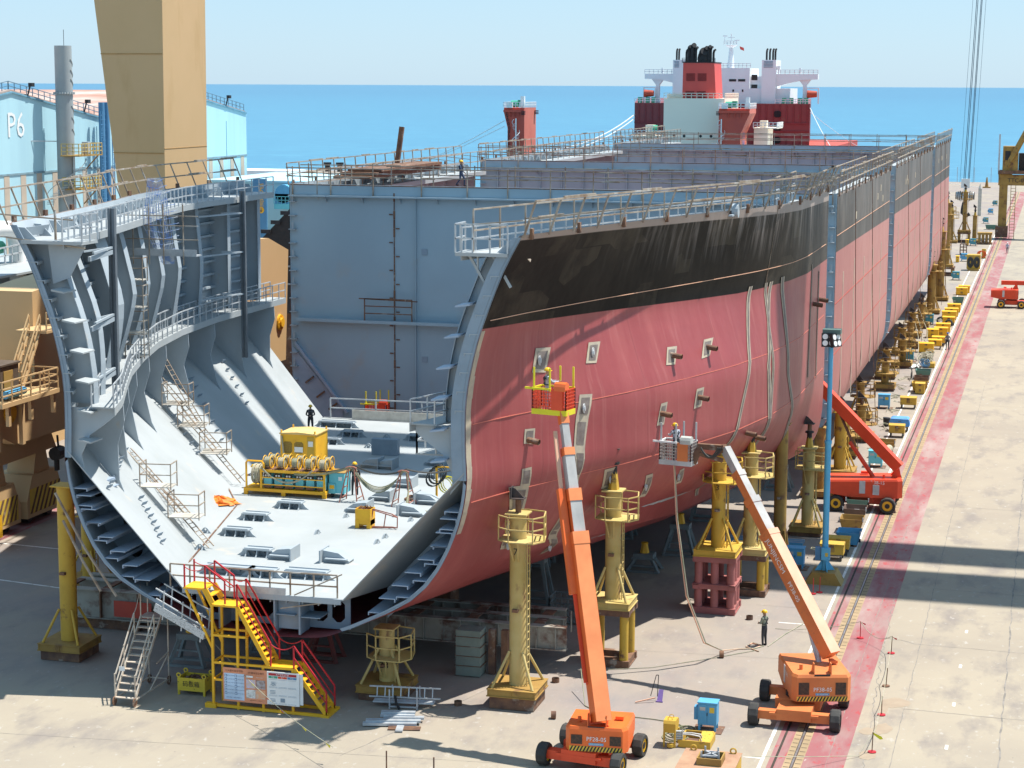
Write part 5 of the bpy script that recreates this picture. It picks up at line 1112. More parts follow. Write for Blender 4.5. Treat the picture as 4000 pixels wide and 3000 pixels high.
def boom_lift(label, cx, cy, ca, tang, T0, body, m, mat_low, wheels, top_txt, side_txt=None, sub=None, wr=.47):
    root = thing("boom_lift", label, "boom lift", (cx, cy, 0), 0, "telescopic boom lifts in the yard")
    Mx = frame_box((cx, cy, 0), ca); L, W = wheels
    MB().box(-.72, .72, -L/2-.3, L/2+.3, .38, .84, Mx).box(-.95, .95, -.7, .7, .5, .92, Mx).build("chassis", mat_low, root, w=root.location)
    for s in (-1, 1): MB().box(-W/2+.1, W/2-.1, s*L/2-.2, s*L/2+.2, .34, .70, Mx).bar(Mx@Vector((-W*.3,s*L/2-.26,.62)), Mx@Vector((W*.3,s*L/2-.26,.62)), .1).build("axle", mat_low, root, w=root.location)
    for a in (-1, 1):
        for b in (-1, 1): wheel(root, Mx@Vector((a*W/2,b*L/2,wr)), Mx.to_3x3()@Vector((1,0,0)), wr, .42)
    MB().cyl(Mx@Vector((0,0,.9)), Mx@Vector((0,0,1.08)), .6, n=18).build("slew_ring", BLK, root, w=root.location)
    Tx = frame_box((cx+T0[0], cy+T0[1], 0), tang); w, l, z0, z1 = body
    # counterweight body, tail toward local -Y
    bl = [(-w/2,.7*l),(-w/2,-.3*l+.3),(-w/2+.18,-.3*l),(w/2-.18,-.3*l),(w/2,-.3*l+.3),(w/2,.7*l)]
    mb = MB(); n_ = len(bl); vs = []
    for z, k, fr in ((z0,1,.55),(z0+.22,1,1),(z1-.12,1,1),(z1,.95,1)):
        for x, y in bl: vs.append(Tx@Vector((x*k, (y if y < .3*l else y*fr)*(k if y < 0 else 1), z-(.0 if y < .3*l else (z1-z0)*.12*(z > z1-.3)))))
    fs = [tuple(range(n_-1,-1,-1)), tuple(range(3*n_,4*n_))]+[(r_*n_+i, r_*n_+(i+1) % n_, (r_+1)*n_+(i+1) % n_, (r_+1)*n_+i) for r_ in range(3) for i in range(n_)]
    mb.add(vs, fs); body_o = mb.build("counterweight_body", m, root, w=root.location)
    X3 = Tx.to_3x3(); ex, ey = X3@Vector((1,0,0)), X3@Vector((0,1,0)); bk = -.3*l
    my, md = MB(), MB(); hazard(my, md, Tx@Vector((-w/2+.18,bk-.012,z0+.02)), ex, (0,0,1), w-.36, .2, 16, -ey, .5); my.build("hazard_band", HAZ_Y, body_o, w=root.location); md.build("hazard_stripe", BLK, body_o, w=root.location)
    for s in (-1, 1): MB().box(s*w*.31-.22, s*w*.31+.22, bk-.02, bk+.1, z0+.3, z1-.33, Tx).build("radiator_grille", M_("grille_dark", (.035,.028,.022), (.10,.05,.03), 9, rough=.6) if "grille_dark" not in bpy.data.materials else bpy.data.materials["grille_dark"], body_o, w=root.location)
    MB().text(top_txt, .24, face(Tx@Vector((.02,bk-.02,z0+.52)), ex, (0,0,1))).build("lettering", WHITE, body_o, w=root.location)
    if sub: MB().add([Tx@Vector((a,bk-.015,b)) for a, b in ((-.28,z0+.27),(.3,z0+.27),(.3,z0+.37),(-.28,z0+.37))], [(0,1,2,3)]).build("number_plate", BLUE, body_o, w=root.location); MB().text(sub, .085, face(Tx@Vector((.01,bk-.022,z0+.32)), ex, (0,0,1))).build("plate_lettering", WHITE, body_o, w=root.location)
    if side_txt:
        for tx, sz, yy, zz in side_txt: MB().text(tx, sz, face(Tx@Vector((-w/2-.012,yy,zz)), -ey, (0,0,1))).build("side_lettering", WHITE, body_o, w=root.location)
    MB().box(-w/2-.02, -w/2+.0, .2*l, .28*l, z0+.25, z1-.15, Tx).build("notice_panel", GALV, body_o, w=root.location)
    MB().box(w*.25, w*.38, .15*l, .25*l, z1, z1+.12, Tx).cyl(Tx@Vector((-w*.3,-.05*l,z1)), Tx@Vector((-w*.3,-.05*l,z1+.2)), .08, n=10).build("filler_cap", m, body_o, w=root.location)
    for s in (-1, 1): MB().prism([(bk+.05,z1-.1),(bk+.75,z1-.1),(bk+.4,z1+.45),(bk+.15,z1+.45)], lambda a, z, s=s: Tx@Vector((s*.36,a,z)), X3@Vector((.04,0,0))).build("boom_bracket", m, root, w=root.location)
    MB().box(-.33, .33, bk+.03, bk+.05, z1-.28, z1+.02, Tx).build("tail_recess", BLK, root, w=root.location)
    return root
# nearest lift
L1_ = boom_lift("bright orange boom lift marked PF28-05 at the bottom edge, basket raised to the hull", -16.75, 73.3, R(-8), R(5), (.4, -.7), (2.45, 2.5, .85, 1.85), ORG, ORGR, (2.5, 3.1), "PF28-05", None, "WZ·FEN00501", .46)
A_, B_ = (-16.15,72.2,2.0), (-18.75,76.0,13.55)
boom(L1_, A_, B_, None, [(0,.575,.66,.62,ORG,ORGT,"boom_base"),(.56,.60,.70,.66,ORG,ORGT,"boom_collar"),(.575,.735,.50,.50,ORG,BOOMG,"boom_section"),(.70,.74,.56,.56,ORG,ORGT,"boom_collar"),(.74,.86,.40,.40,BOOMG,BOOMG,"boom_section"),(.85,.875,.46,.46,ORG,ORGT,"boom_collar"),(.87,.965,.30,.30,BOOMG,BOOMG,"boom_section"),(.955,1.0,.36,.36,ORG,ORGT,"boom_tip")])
av, bv = Vector(A_), Vector(B_); sx = Vector((-.46,-.12,0)); mb = MB()
mb.bar(av.lerp(bv,.40)+sx, av.lerp(bv,.74)+sx, .28); mb.build("cable_tray", ORG, L1_, w=L1_.location)
mb = MB().bar(av.lerp(bv,.74)+sx*.95, av.lerp(bv,.93)+sx*.85, .14); mb.build("cable_chain", SALM, L1_, w=L1_.location)
mb = MB().bar(av.lerp(bv,.12)+sx*.9, av.lerp(bv,.40)+sx*.9, .12).bar(av.lerp(bv,.12)+sx*.9, av.lerp(bv,.12)+sx*.2, .1); mb.build("tray_strut", ORGR, L1_, w=L1_.location)
BK1 = Vector((-19.2,76.3,13.35)); basket(L1_, BK1, R(-12), ORGR, ORGR, BAND, BAND, ORG)
MB().bar(bv, BK1+Vector((.2,-.2,.1)), .3).build("basket_mount", ORGR, L1_, w=L1_.location)
# second lift
L2_ = boom_lift("faded orange boom lift marked PF38-05 straddling the crane rail in the foreground", -9.55, 81.2, R(0), R(17), (.72, .1), (2.5, 3.7, 1.0, 2.15), ORGF, ORGF, (3.4, 3.4), "PF38-05", [("PF38-05", .22, .45, 1.75)], "B1-FENG040", .47)
A_, B_ = (-8.35,82.1,2.5), (-13.75,86.2,10.45)
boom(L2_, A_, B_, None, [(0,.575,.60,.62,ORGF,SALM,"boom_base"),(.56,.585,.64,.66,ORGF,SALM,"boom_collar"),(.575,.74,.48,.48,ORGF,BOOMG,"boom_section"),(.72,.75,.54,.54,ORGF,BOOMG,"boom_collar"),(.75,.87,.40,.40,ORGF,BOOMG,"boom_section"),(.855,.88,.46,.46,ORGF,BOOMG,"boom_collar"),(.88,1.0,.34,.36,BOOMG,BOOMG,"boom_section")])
av, bv = Vector(A_), Vector(B_); d = (bv-av).normalized(); x_ = d.cross(Vector((0,0,1))).normalized(); u_ = x_.cross(d).normalized()
MB().text("JUNJINCSM", .34, face(av.lerp(bv,.47)-x_*.312-u_*.0, -d, u_)).text("PF38-05", .30, face(av.lerp(bv,.30)-x_*.312, -d, u_)).build("boom_lettering", WHITE, L2_, w=L2_.location)
MB().text("JUNJINCSM", .34, face(av.lerp(bv,.47)+x_*.312-u_*.0, d, u_)).build("boom_lettering", WHITE, L2_, w=L2_.location)
MB().cyl((-8.9,82.4,1.9), av.lerp(bv,.2)-u_*.3, .09, n=8).cyl((-8.9,82.4,1.9), av.lerp(bv,.1)-u_*.3, .13, n=8).build("lift_cylinder", GALV, L2_, w=L2_.location)
BK2 = Vector((-15.95,86.6,9.55)); basket(L2_, BK2, R(-10), M_("basket_grey", (.36,.33,.31), (.28,.24,.22), 3, rough=.7), ORGF, GALV, GALV, M_("hood_grey", (.52,.54,.50), rough=.6))
MB().bar(bv, bv+Vector((-.35,.1,-.1)), .35).bar(bv+Vector((-.2,0,.02)), bv+Vector((-1.3,.3,-.02)), .24).bar(bv+Vector((-1.2,.3,-.05)), BK2+Vector((.7,-.1,.1)), .3).bar(bv+Vector((-.1,-.1,-.55)), bv+Vector((-1.2,.2,-.35)), .16).build("fly_jib", RUSTM, L2_, w=L2_.location)
mb = MB()
for k in range(3): mb.tube(catenary(bv+Vector((-.1-.1*k,-.22,.05)), bv+Vector((-1.1,-.1,0)), .45), .035, 5)
mb.build("hydraulic_hose", HOSEB, L2_, w=L2_.location)
# third lift, boom into the gap between blocks
L3_ = boom_lift("red orange boom lift marked PF38-15 parked across the red strip, boom reaching behind the hull", -10.9, 124.4, R(90), R(97), (.95, -.25), (2.3, 4.6, .95, 2.15), ORGR, ORGR, (3.2, 3.2), "PF38-15", [], None, .52)
ob = [c for c in COL.objects if c.parent == L3_ and c.name.startswith("counterweight_body")][0]
MB().text("PF 38-15", .3, face((-10.05,122.92,1.92), (1,-.1,0), (0,0,1))).text("T-380H", .22, face((-12.0,123.12,1.62), (1,-.1,0), (0,0,1))).build("side_lettering", WHITE, ob, w=L3_.location); MB().box(-10.25, -9.85, 122.86, 122.9, 1.15, 1.78).build("notice_panel", GALV, ob, w=L3_.location)
A_, B_ = (-8.75,124.0,2.75), (-15.6,125.0,9.2); boom(L3_, A_, B_, None, [(0,.78,.62,.66,ORGR,None,"boom_base"),(.77,.80,.66,.70,ORGR,None,"boom_collar"),(.78,1.0,.46,.48,ORGR,None,"boom_section")])
av, bv = Vector(A_), Vector(B_); MB().cyl((-10.3,124.1,2.0), (-11.9,124.35,4.2), .14, n=10).build("lift_cylinder", ORGR, L3_, w=L3_.location); MB().cyl((-11.5,124.3,3.7), av.lerp(bv,.53)-Vector((.2,0,.25)), .09, n=10).build("cylinder_rod", RUSTM, L3_, w=L3_.location)
# far red lift with stowed boom
L4_ = boom_lift("small red boom lift with stowed boom far back on the plain concrete", -4.6, 245.6, R(90), R(90), (-.2, 0), (2.3, 3.2, 1.1, 2.3), ORGR, ORGR, (2.4, 3.0), "PF28-11", [], None, .5)
boom(L4_, (-5.9,245.5,3.0), (2.5,245.5,3.05), None, [(0,1,.55,.5,ORGR,None,"boom_base")])
# orange basket inside the hold
L5_ = thing("boom_lift", "orange lift basket with yellow posts seen low in front of big bulkhead", "boom lift", (-43.0, 124.6, 0), 0, "telescopic boom lifts in the yard")
basket(L5_, (-43.3,123.6,4.25), R(5), ORGR, ORGR, BAND, BAND, ORGR); MB().bar((-42.6,124.2,4.5),(-41.0,124.6,1.2),.4).build("boom_base", ORGR, L5_, w=L5_.location); MB().box(-42.5, -40, 123.6, 125.6, .5, 1.4).build("chassis", ORGR, L5_, w=L5_.location)
for a in (-42.2, -40.3):
    for b in (123.5, 125.7): wheel(L5_, (a,b,.45), (0,1,0), .45)
# ================================================================ fittings welded to the tank top (parts of the nearest block)
ZT = lambda y: 4.86-.1*(y-HY0)/45
def seat_a(x, y, w=1.35, d=.6, h=.36):
    z = ZT(y); mb = MB().box(x-w/2, x+w/2, y-d/2, y+d/2, z+h-.06, z+h)
    mb.box(x-w/2+.05, x+w/2-.05, y-d/2+.05, y-d/2+.1, z+h, z+h+.04).box(x-w/2+.05, x+w/2-.05, y+d/2-.1, y+d/2-.05, z+h, z+h+.05)
    for s in (-1, 1):
        mb.prism([(s*(w/2-.1),h-.06),(s*(w/2+.03),h-.06),(s*(w/2+.14),.15),(s*(w/2+.36),0),(s*(w/2-.3),0)] if s > 0 else [(-w/2+.1,h-.06),(-w/2-.03,h-.06),(-w/2-.14,.15),(-w/2-.36,0),(-w/2+.3,0)], lambda a, q: (x+a, y-d/2+.16, z+q), (0,.05,0))
    mb.box(x-w/2+.1, x+w/2-.1, y+.1, y+.15, z, z+h-.06)
    for a in (-w/2+.15, 0, w/2-.15): mb.prism([(-d/2,h-.06),(.1,h-.06),(.1,0),(-d/2-.2,0),(-d/2-.05,.12)], lambda b, q, a=a: (x+a, y+b, z+q), (.05,0,0))
    for a in (-.5,-.2,.25,.55): mb.prism([(-d/2+.02,h-.06),(.1,h-.06),(.1,.1)], lambda b, q, a=a: (x+a*w*.8, y+b, z+q), (.03,0,0))
    wb(mb, "machinery_seat", GREY, B1)
def seat_b(x, y, w=1.3, d=.6, h=.5, flip=1):
    z = ZT(y); mb = MB()
    pr = [(-w/2,.0),(w/2,.0),(w/2,h),(-w*.1,h*.8),(-w/2,.05)]
    for dy in (-d/2, d/2): mb.prism(pr, lambda a, q, dy=dy: (x+a*flip, y+dy, z+q), (0,.05,0))
    mb.strip([Vector((x+flip*w/2,y-d/2,z+h)),Vector((x-flip*w*.1,y-d/2,z+h*.8)),Vector((x-flip*w/2,y-d/2,z+.05))], [Vector((x+flip*w/2,y+d/2+.05,z+h)),Vector((x-flip*w*.1,y+d/2+.05,z+h*.8)),Vector((x-flip*w/2,y+d/2+.05,z+.05))], (0,0,.05))
    mb.box(x+flip*(w/2)-.03, x+flip*(w/2)+.03, y-d/2-.35, y+d/2+.25, z, z+h+.1)
    mb.box(x-w*.35, x+w*.45, y-d/2-.22, y-d/2, z+h*.35, z+h*.35+.05)
    wb(mb, "machinery_seat", GREY, B1)
for x, y in ((-37.5,86.5),(-37.35,93.1),(-38.0,90.0),(-41.6,114),(-37.2,113.8),(-37.2,117.2),(-34.9,82.9),(-42.0,111.2),(-33.2,79.3)): seat_a(x, y)
seat_a(-43.7, 117, 2.4); seat_a(-34.8, 79.3, 2.4); seat_a(-31.2, 79.6, 2.0)
for x, y, f in ((-33.6,96.5,1),(-33.8,93.4,1),(-33.6,100.1,1),(-30.8,93.3,-1),(-33.8,106.6,1),(-33.7,82.8,1),(-31.0,82.9,-1),(-30.9,96.3,-1),(-33.2,103.2,1),(-37.2,104.9,1),(-36.3,104.8,1)): seat_b(x, y, 1.3, flip=f)
wb(MB().box(-38.4, -36.8, 108.5, 109, 4.8, 5.75), "upright_plate", CUT, B1)
def lug(x, y, w, rot=0):
    z = ZT(y); h = w*.45; pl = [(-w/2,0),(w/2,0),(w*.18,h*.85),(w*.08,h),(-w*.08,h),(-w*.18,h*.85)]
    f = (lambda a, q: (x+a, y, z+q)) if not rot else (lambda a, q: (x+a*.3, y+a, z+q))
    mb = MB().plate(pl, [circ(0,h*.66,h*.2,n=10)], f, (0,.06,0) if not rot else (.06,0,0))
    for s in (-1, 1): mb.prism([(0,0),(-w*.28,0),(0,h*.5)], lambda b, q, s=s: (x+s*w*.2, y+b, z+q), (.05,0,0))
    wb(mb, "lifting_lug", GREY, B1)
for x, y in ((-43.0,96.8),(-39.2,86.5),(-38.0,83.2),(-39.3,113.9),(-39.3,110.5)): lug(x, y, .62)
for x, y in ((-33.9,91.8),(-30.5,91.9),(-30.5,88.0),(-30.5,86.8),(-33.95,87.9)): lug(x, y, .5, 1)
# small pads in rows up the left hopper
def hop_pt(y, z): h, k = off(y, 10.65)-.1, koff(y); a = k+(h-k)*(z-4.82)/(10.65-4.82); return Vector((XC-a, y, z))
for y0, z0, y1, z1, n in ((85.9,8.8,77.6,8.8,9),(81.3,7.55,78.8,6.2,8),(100,9.0,97,6.6,7),(106,9.2,102,6.4,8),(112,9.4,110,7.2,6)):
    for i in range(n):
        p = hop_pt(y0+(y1-y0)*i/(n-1), z0+(z1-z0)*i/(n-1)); wb(MB().add([p+Vector((.02,-.16,.0)),p+Vector((.12,-.16,.16)),p+Vector((.17,.22,.16)),p+Vector((.07,.22,0)),p+Vector((.06,-.16,0)),p+Vector((.16,-.16,.16)),p+Vector((.21,.22,.16)),p+Vector((.11,.22,0))], [(0,1,2,3),(7,6,5,4),(0,4,5,1),(1,5,6,2),(2,6,7,3),(3,7,4,0)]), "weld_lug", CUT, B1)
for x, y, z0, z1 in ((-41.8,82.6,10.3,20.8),(-48.3,113,9.6,19.95)):
    mb = MB().box(x-.16, x-.04, y-.1, y+.1, z0, z1).box(x+.06, x+.18, y-.1, y+.1, z0, z1).box(x-.04, x+.06, y-.03, y+.03, z0, z1); wb(mb, "strongback", M_("strongback_grey", (.13,.15,.17), rough=.6) if "strongback_grey" not in bpy.data.materials else bpy.data.materials["strongback_grey"], B1)
for y, z in ((82.6,19.0),(82.6,15.9),(82.6,13.4)): mb = MB().bar((-41.8,y,z),(-40.6,y-4.2,z+.1),.10).bar((-41.8,y,z),(-41.4,y-3.6,z+.1),.08).bar((-41.8,y,z-.2),(-40.7,y-4.4,z-.15),.12,.2); wb(mb, "strut", GREY, B1)
for y, z in ((113,18.6),(113,16.2),(113,13.6)): wb(MB().bar((-48.3,y,z),(-49.3,y-4.4,z),.1).bar((-48.3,y,z),(-49.5,y-.6,z),.1), "strut", GREY, B1)
wb(MB().tube([(-42.0,HY0+.4,8.6),(-40.5,HY0+.2,6.2),(-39.0,HY0+.1,4.2)], .06, 5).tube([(-41.6,HY0+.3,7.4),(-40.6,HY0+.1,5.7),(-39.7,HY0+.0,4.4)], .06, 5), "scaffold_tube", SCAF, B1)
wb(MB().bar((-40.3,92.95,4.83),(-42.9,97.6,4.83),.06).bar((-40.3,92.95,4.83),(-37.1,79.4,4.9),.06), "weld_joint", RUSTM, B1)

# ================================================================ staging on the left wall
def staging(label, p, wd=1.5, dp=1.0, grp="scaffold platforms on the left inner wall", lad=None, tilt=0.0):
    root = thing("work_platform", label, "work platform", p, R(8), grp)
    mb = MB()
    for k in range(4): mb.bc((0, -dp/2+dp*(k+.5)/4, tilt*(k-1.5)), (wd, dp/4-.03, .05))
    mb.build("plank_deck", PLANK, root)
    for x in (-wd/2, wd/2):
        for y in (-dp/2, dp/2): mb = MB().bar((x,y,-.1),(x,y,1.15),.045); mb.build("post", SCAF, root)
    for z in (.6, 1.12): mb = MB(); railing(mb, [(-wd/2,dp/2,z-.0),(-wd/2,-dp/2,z),(wd/2,-dp/2,z),(wd/2,dp/2,z)], .0001, 9, 1, .022, False); mb.build("guard_rail", SCAF, root)
    if lad: mb = MB(); ladder(mb, Vector(lad[0])-Vector(p), Vector(lad[1])-Vector(p), (.12,.42,0), .3, .022); mb.build("ladder", SCAF, root)
    return root
staging("lowest bleached plank platform on the sloping plate, nearest the orange tarp side front", tuple(hop_pt(84.0,5.9)+Vector((.6,0,.35))), lad=(hop_pt(86.5,7.6)+Vector((.2,0,.2)), hop_pt(82.9,4.9)+Vector((.6,0,.1))))
staging("second plank platform from the front low on the sloping plate", tuple(hop_pt(84.0,7.2)+Vector((.5,-.1,.45))), lad=(hop_pt(87.2,8.4)+Vector((.2,0,.3)), hop_pt(84.6,5.8)+Vector((.5,0,.2))))
staging("lowest of three stepped plank platforms left of the yellow generator", tuple(hop_pt(97.9,6.3)+Vector((.7,0,.3))), lad=(hop_pt(98.6,8.2)+Vector((.6,0,.6)), hop_pt(97.3,4.9)+Vector((.5,0,.1))), tilt=.04)
staging("middle of three stepped plank platforms left of the yellow generator", tuple(hop_pt(98.6,7.6)+Vector((.7,0,.3))), lad=(hop_pt(99.4,9.4)+Vector((.6,0,.9)), hop_pt(98.2,6.2)+Vector((.6,0,.3))), tilt=.04)
staging("highest of the stepped plank platforms just under the walkway", tuple(hop_pt(99.2,8.75)+Vector((.9,0,.2))), lad=(hop_pt(99.9,10.2)+Vector((1.0,0,2.0)), hop_pt(99.0,7.6)+Vector((.8,0,.3))), tilt=.03)
for k, z in enumerate((16.6, 15.2, 13.9, 12.7)):
    staging("small scaffold cage hung between two wall frames, " + ("uppermost of the four", "second from top of four", "third from top of four", "lowest of the four above walkway")[k], (-45.0, 91.4, z), 1.0, .8)
ND = thing("safety_net", "blue white safety net drooping from scaffold boards at the left deck edge", "net", (-44.35, 92.7, 19.5))
NET = M_("net_blue", (.16,.28,.60), (.62,.65,.70), 3.0, lo=.45, hi=.55, rough=.8)
mb = MB()
for i in range(13): a = -.75+i*.125; mb.tube([(a*.35-.1,a*.3,2.2),(a*.6,a*.4,1.0),(a*.8+.1*math.sin(i),a*.5,-.2),(a*.55+.35,a*.3,-1.4),(a*.3+.6,a*.2,-2.2)], .016, 3)
for j in range(14): z = 2.1-j*.32; w = .35+.45*math.sin(j*.24); mb.tube([(-w+.04*j,-w*.4,z),(.04*j,0,z-.12),(w+.04*j,w*.4,z+.05)], .016, 3)
mb.build("mesh", NET, ND); mb = MB().box(-1.6,2.3,-.3,.3,-1.75,-1.68).box(-1.6,2.3,-.33,-.3,-1.75,-1.4); mb.build("board", GALV, ND)
mb = MB()
for z in (-.9,-.2,.3): mb.bar((-1.7,-.35,z),(2.4,-.3,z),.05)
for x in (-1.2,-.3,.5,1.6): mb.bar((x,-.35,-2.2),(x,-.35,.9),.05)
mb.build("scaffold_frame", SCAF, ND)

# ================================================================ plant on the tank top
GN = thing("generator_cabinet", "large yellow cabinet with mesh doors standing on the white tank top", "generator", (-40.25, 102.4, 4.8))
MB().box(-1.05,1.05,-.95,.95,.12,2.3).build("housing", YBRI, GN); mb = MB().prism([(-1.1,2.3),(1.1,2.3),(1.1,2.36),(0,2.44),(-1.1,2.36)], lambda a, z: (a,-1.0,z), (0,2,0)); mb.build("roof", M_("roof_faded_yellow", (.72,.50,.20), (.6,.4,.14), 1.5, rough=.7), GN)
MESHB = M_("mesh_brown", (.22,.14,.03), (.34,.22,.04), 14, rough=.7)
for x, z in ((-.62,1.55),(.05,1.55),(-.62,.7),(.05,.7)): MB().prism(rr(x-.27,x+.27,z-.33,z+.33,.1), lambda a, q: (a,-.965,q), (0,.012,0)).build("mesh_panel", MESHB, GN)
MB().box(.55,.95,-.965,-.95,1.0,2.2).build("door", YEL, GN); MB().box(.62,.9,-.98,-.966,1.65,1.95).build("notice", WHITE, GN); MB().box(-.2,.3,-.98,-.97,1.3,1.6).build("paper_notice", WHITE, GN)
for x in (-1.0,1.0):
    for y in (-.9,.9): MB().bc((x,y,2.42),(.06,.12,.2)).build("lifting_eye", YBRI, GN)
mb = MB().tube([(-.95,-1.0,2.2),(-.8,-1.1,1.2),(-.4,-1.3,.7)], .05, 6); mb.build("cable", CABLE, GN); mb = MB().cyl((-1.25,-.2,.5),(-1.15,-.2,.5),.55,n=20).cyl((-1.25,.3,.9),(-1.12,.3,.9),.6,n=20); mb.build("cable_coil", HOSEB, GN)
RK = thing("welder_rack", "yellow rack of six cyan welding machines with grey cable drums on top", "welding rack", (-38.75, 96.45, 4.8))
mb = MB().box(-2.35,2.3,-.75,.75,.22,.38); wb_ = mb.build("base_frame", YBRI, RK)
for x in (-2.25,-.1,2.2):
    for y in (-.65,.65): MB().bc((x,y,.12),(.22,.14,.24)).build("foot", YBRI, RK)
for x in (-1.35,2.22):
    for y in (-.7,.7): MB().bc((x,y,.85),(.1,.1,.96)).build("post", YBRI, RK)
MB().box(-1.4,2.28,-.76,.76,1.28,1.42).build("shelf", YBRI, RK); MB().box(-1.36,2.24,-.72,.72,1.42,1.435).build("shelf_top", RUSTM, RK)
for z in (.62,1.0): MB().bar((-1.35,-.74,z),(2.25,-.74,z),.05).build("guard_bar", YBRI, RK)
for k in range(6):
    x = -1.02+k*.60; o_ = MB().box(x-.22,x+.22,-.6,.5,.42,1.2).build("welding_machine", CYAN, RK)
    MB().box(x-.22,x+.22,-.615,-.6,.95,1.2).build("control_panel", BLK, o_); MB().box(x-.22,x+.22,-.615,-.6,.42,.56).build("skirt", RUSTM, o_)
    for d in (-.1,.05): MB().cyl((x+d,-.63,1.08),(x+d,-.615,1.08),.055,n=10).build("dial", WHITE, o_)
for k in range(5):
    x = -1.05+k*.78
    for y in (-.38,.38):
        o_ = MB().cyl((x-.16,y,1.78),(x+.16,y,1.78),.24,n=16).build("cable_drum", CABLE, RK, smooth=True)
        mb = MB()
        for d in (-.2,.2): ring(mb, Vector((x+d,y,1.78)), .33, (0,1,0), (0,0,1), .025, 14)
        mb.bar((x-.2,y,1.42),(x-.2,y,1.78),.04).bar((x+.2,y,1.42),(x+.2,y,1.78),.04); mb.build("drum_frame", YBRI, o_)
        mb = MB()
        for j in range(5): ring(mb, Vector((x-.14+.07*j,y,1.78)), .255+.02*(j % 2), (0,1,0), (0,0,1), .02, 12)
        mb.build("wound_cable", CABLE, o_)
mb = MB(); mb.tube([(-2.2,-.7,.4),(-2.2,-.7,1.75),(-2.1,-.7,1.85),(-1.3,-.7,1.85),(-1.2,-.7,1.7),(-1.2,-.7,1.4)], .06, 6); mb.build("reel_arch", YBRI, RK)
mb = MB()
for j in range(8): ring(mb, Vector((-1.95+.08*j,-.1,1.05)), .5+.03*math.sin(j*2), (0,1,0), (0,0,1), .04, 16)
mb.build("hose_reel", CABLE, RK)
mb = MB()
for j in range(3): mb.tube(catenary((-1.2,-.85,1.5-.04*j),(1.6,-.85,1.55-.03*j),.75-.06*j,16), .03, 5)
mb.build("slung_cable", CABLE, RK)
WC = thing("wheeled_cabinet", "cyan wheeled cabinet with labels attached beside the yellow welder rack", "cabinet", (-36.0, 96.7, 4.8))
MB().box(-.42,.42,-.5,.5,.25,1.35).build("body", CYAN, WC); MB().box(-.45,-.05,-.56,-.5,.25,.78).build("side_box", CYAN, WC); MB().box(-.38,-.12,-.575,-.56,.5,.7).build("label_plate", YBRI, WC); MB().box(.1,.3,-.51,-.5,.95,1.15).build("notice", WHITE, WC); MB().box(-.44,.44,-.52,.52,1.35,1.38).build("lid", OCH, WC)
for x in (-.3,.3): MB().cyl((x-.05,-.4,.12),(x+.05,-.4,.12),.12,n=12).build("wheel", RUB, WC)
RL = M_("rusty_red_tube", (.38,.15,.11), (.28,.11,.08), 3, rough=.7)
def aframe(label, x, y):
    root = thing("cable_trestle", label, "trestle", (x, y, 4.8), 0, "rusty cable trestles on the tank top")
    for s in (-1, 1):
        MB().bar((s*.18,-.1,1.75),(s*.5,-.55,0),.05).bar((s*.18,.1,1.75),(s*.5,.55,0),.05).build("leg_pair", RL, root); mb = MB()
        for t in (.25,.55,.85): mb.bar((s*(.18+.32*t),-.1-.45*t,1.75*(1-t)),(s*(.18+.32*t),.1+.45*t,1.75*(1-t)),.04)
        mb.build("rung", RL, root)
    MB().tube([(-.3,0,1.78),(-.12,0,1.86),(.12,0,1.86),(.3,0,1.78)], .05, 6).build("saddle", RL, root)
    return root
aframe("red rusty cable trestle right beside the welder in harness", -34.95, 95.6); aframe("red rusty cable trestle farther right, where the hoses come down", -32.0, 95.4)
HB = thing("hose_bundle", "bundle of tan hoses looped over two red trestles on the tank top", "hoses", (-35, 95.6, 6.6))
for j in range(5):
    dz = -.02*j; P = catenary((-38.2,95.7,6.1+dz),(-35,95.55+.05*j,6.66+dz),.18,8)+catenary((-34.9,95.55+.05*j,6.66+dz),(-32.05,95.35+.05*j,6.66+dz),1.25-.08*j,14)[1:]+[Vector(q) for q in ((-31.75,95.2,6.6),(-31.55,94.9,5.9),(-31.4,94.3-.1*j,5.1),(-31.0,93.9,4.86),(-30.2,94.2+.05*j,4.85))]
    wb(MB().tube(P, .028, 5), "hose", CABLE if j % 2 else M_("hose_olive", (.22,.22,.13), rough=.7) if "hose_olive" not in bpy.data.materials else bpy.data.materials["hose_olive"], HB)
wb(MB().tube(catenary((-38,96.1,6.2),(-34.8,95.7,6.72),.2,8)+catenary((-34.8,95.7,6.72),(-31.9,95.6,6.7),.35,10)[1:]+catenary((-31.9,95.6,6.7),(-29.6,97,6.6),.2,8)[1:], .05, 5), "power_cable", HOSEB, HB)
BN = thing("scrap_bin", "small yellow scrap bin full of rods with rusty rail frame", "bin", (-32.2, 90.0, 4.8))
mb = MB()
for a in ((-.4,.4,-.35,-.32),(-.4,.4,.32,.35),(-.4,-.37,-.32,.32),(.37,.4,-.32,.32)): mb.box(a[0],a[1],a[2],a[3],.22,1.0)
mb.box(-.4,.4,-.35,.35,.2,.24); mb.build("bin_body", YBRI, BN)
for x in (-.3,.3): MB().box(x-.1,x+.1,-.37,.3,0,.45).build("skid", YBRI, BN)
mb = MB()
for i in range(26): x, y = rnd.uniform(-.33,.33), rnd.uniform(-.28,.28); mb.bar((x,y,.85+rnd.random()*.15),(x+rnd.uniform(-.35,.35),y+rnd.uniform(-.25,.25),1.0+rnd.random()*.12),.03)
mb.build("scrap_rod", RUSTM, BN)
FR = thing("rail_frame", "rusty tube frame leaning beside the small yellow scrap bin", "frame", (-31.3, 89.9, 4.8))
mb = MB()
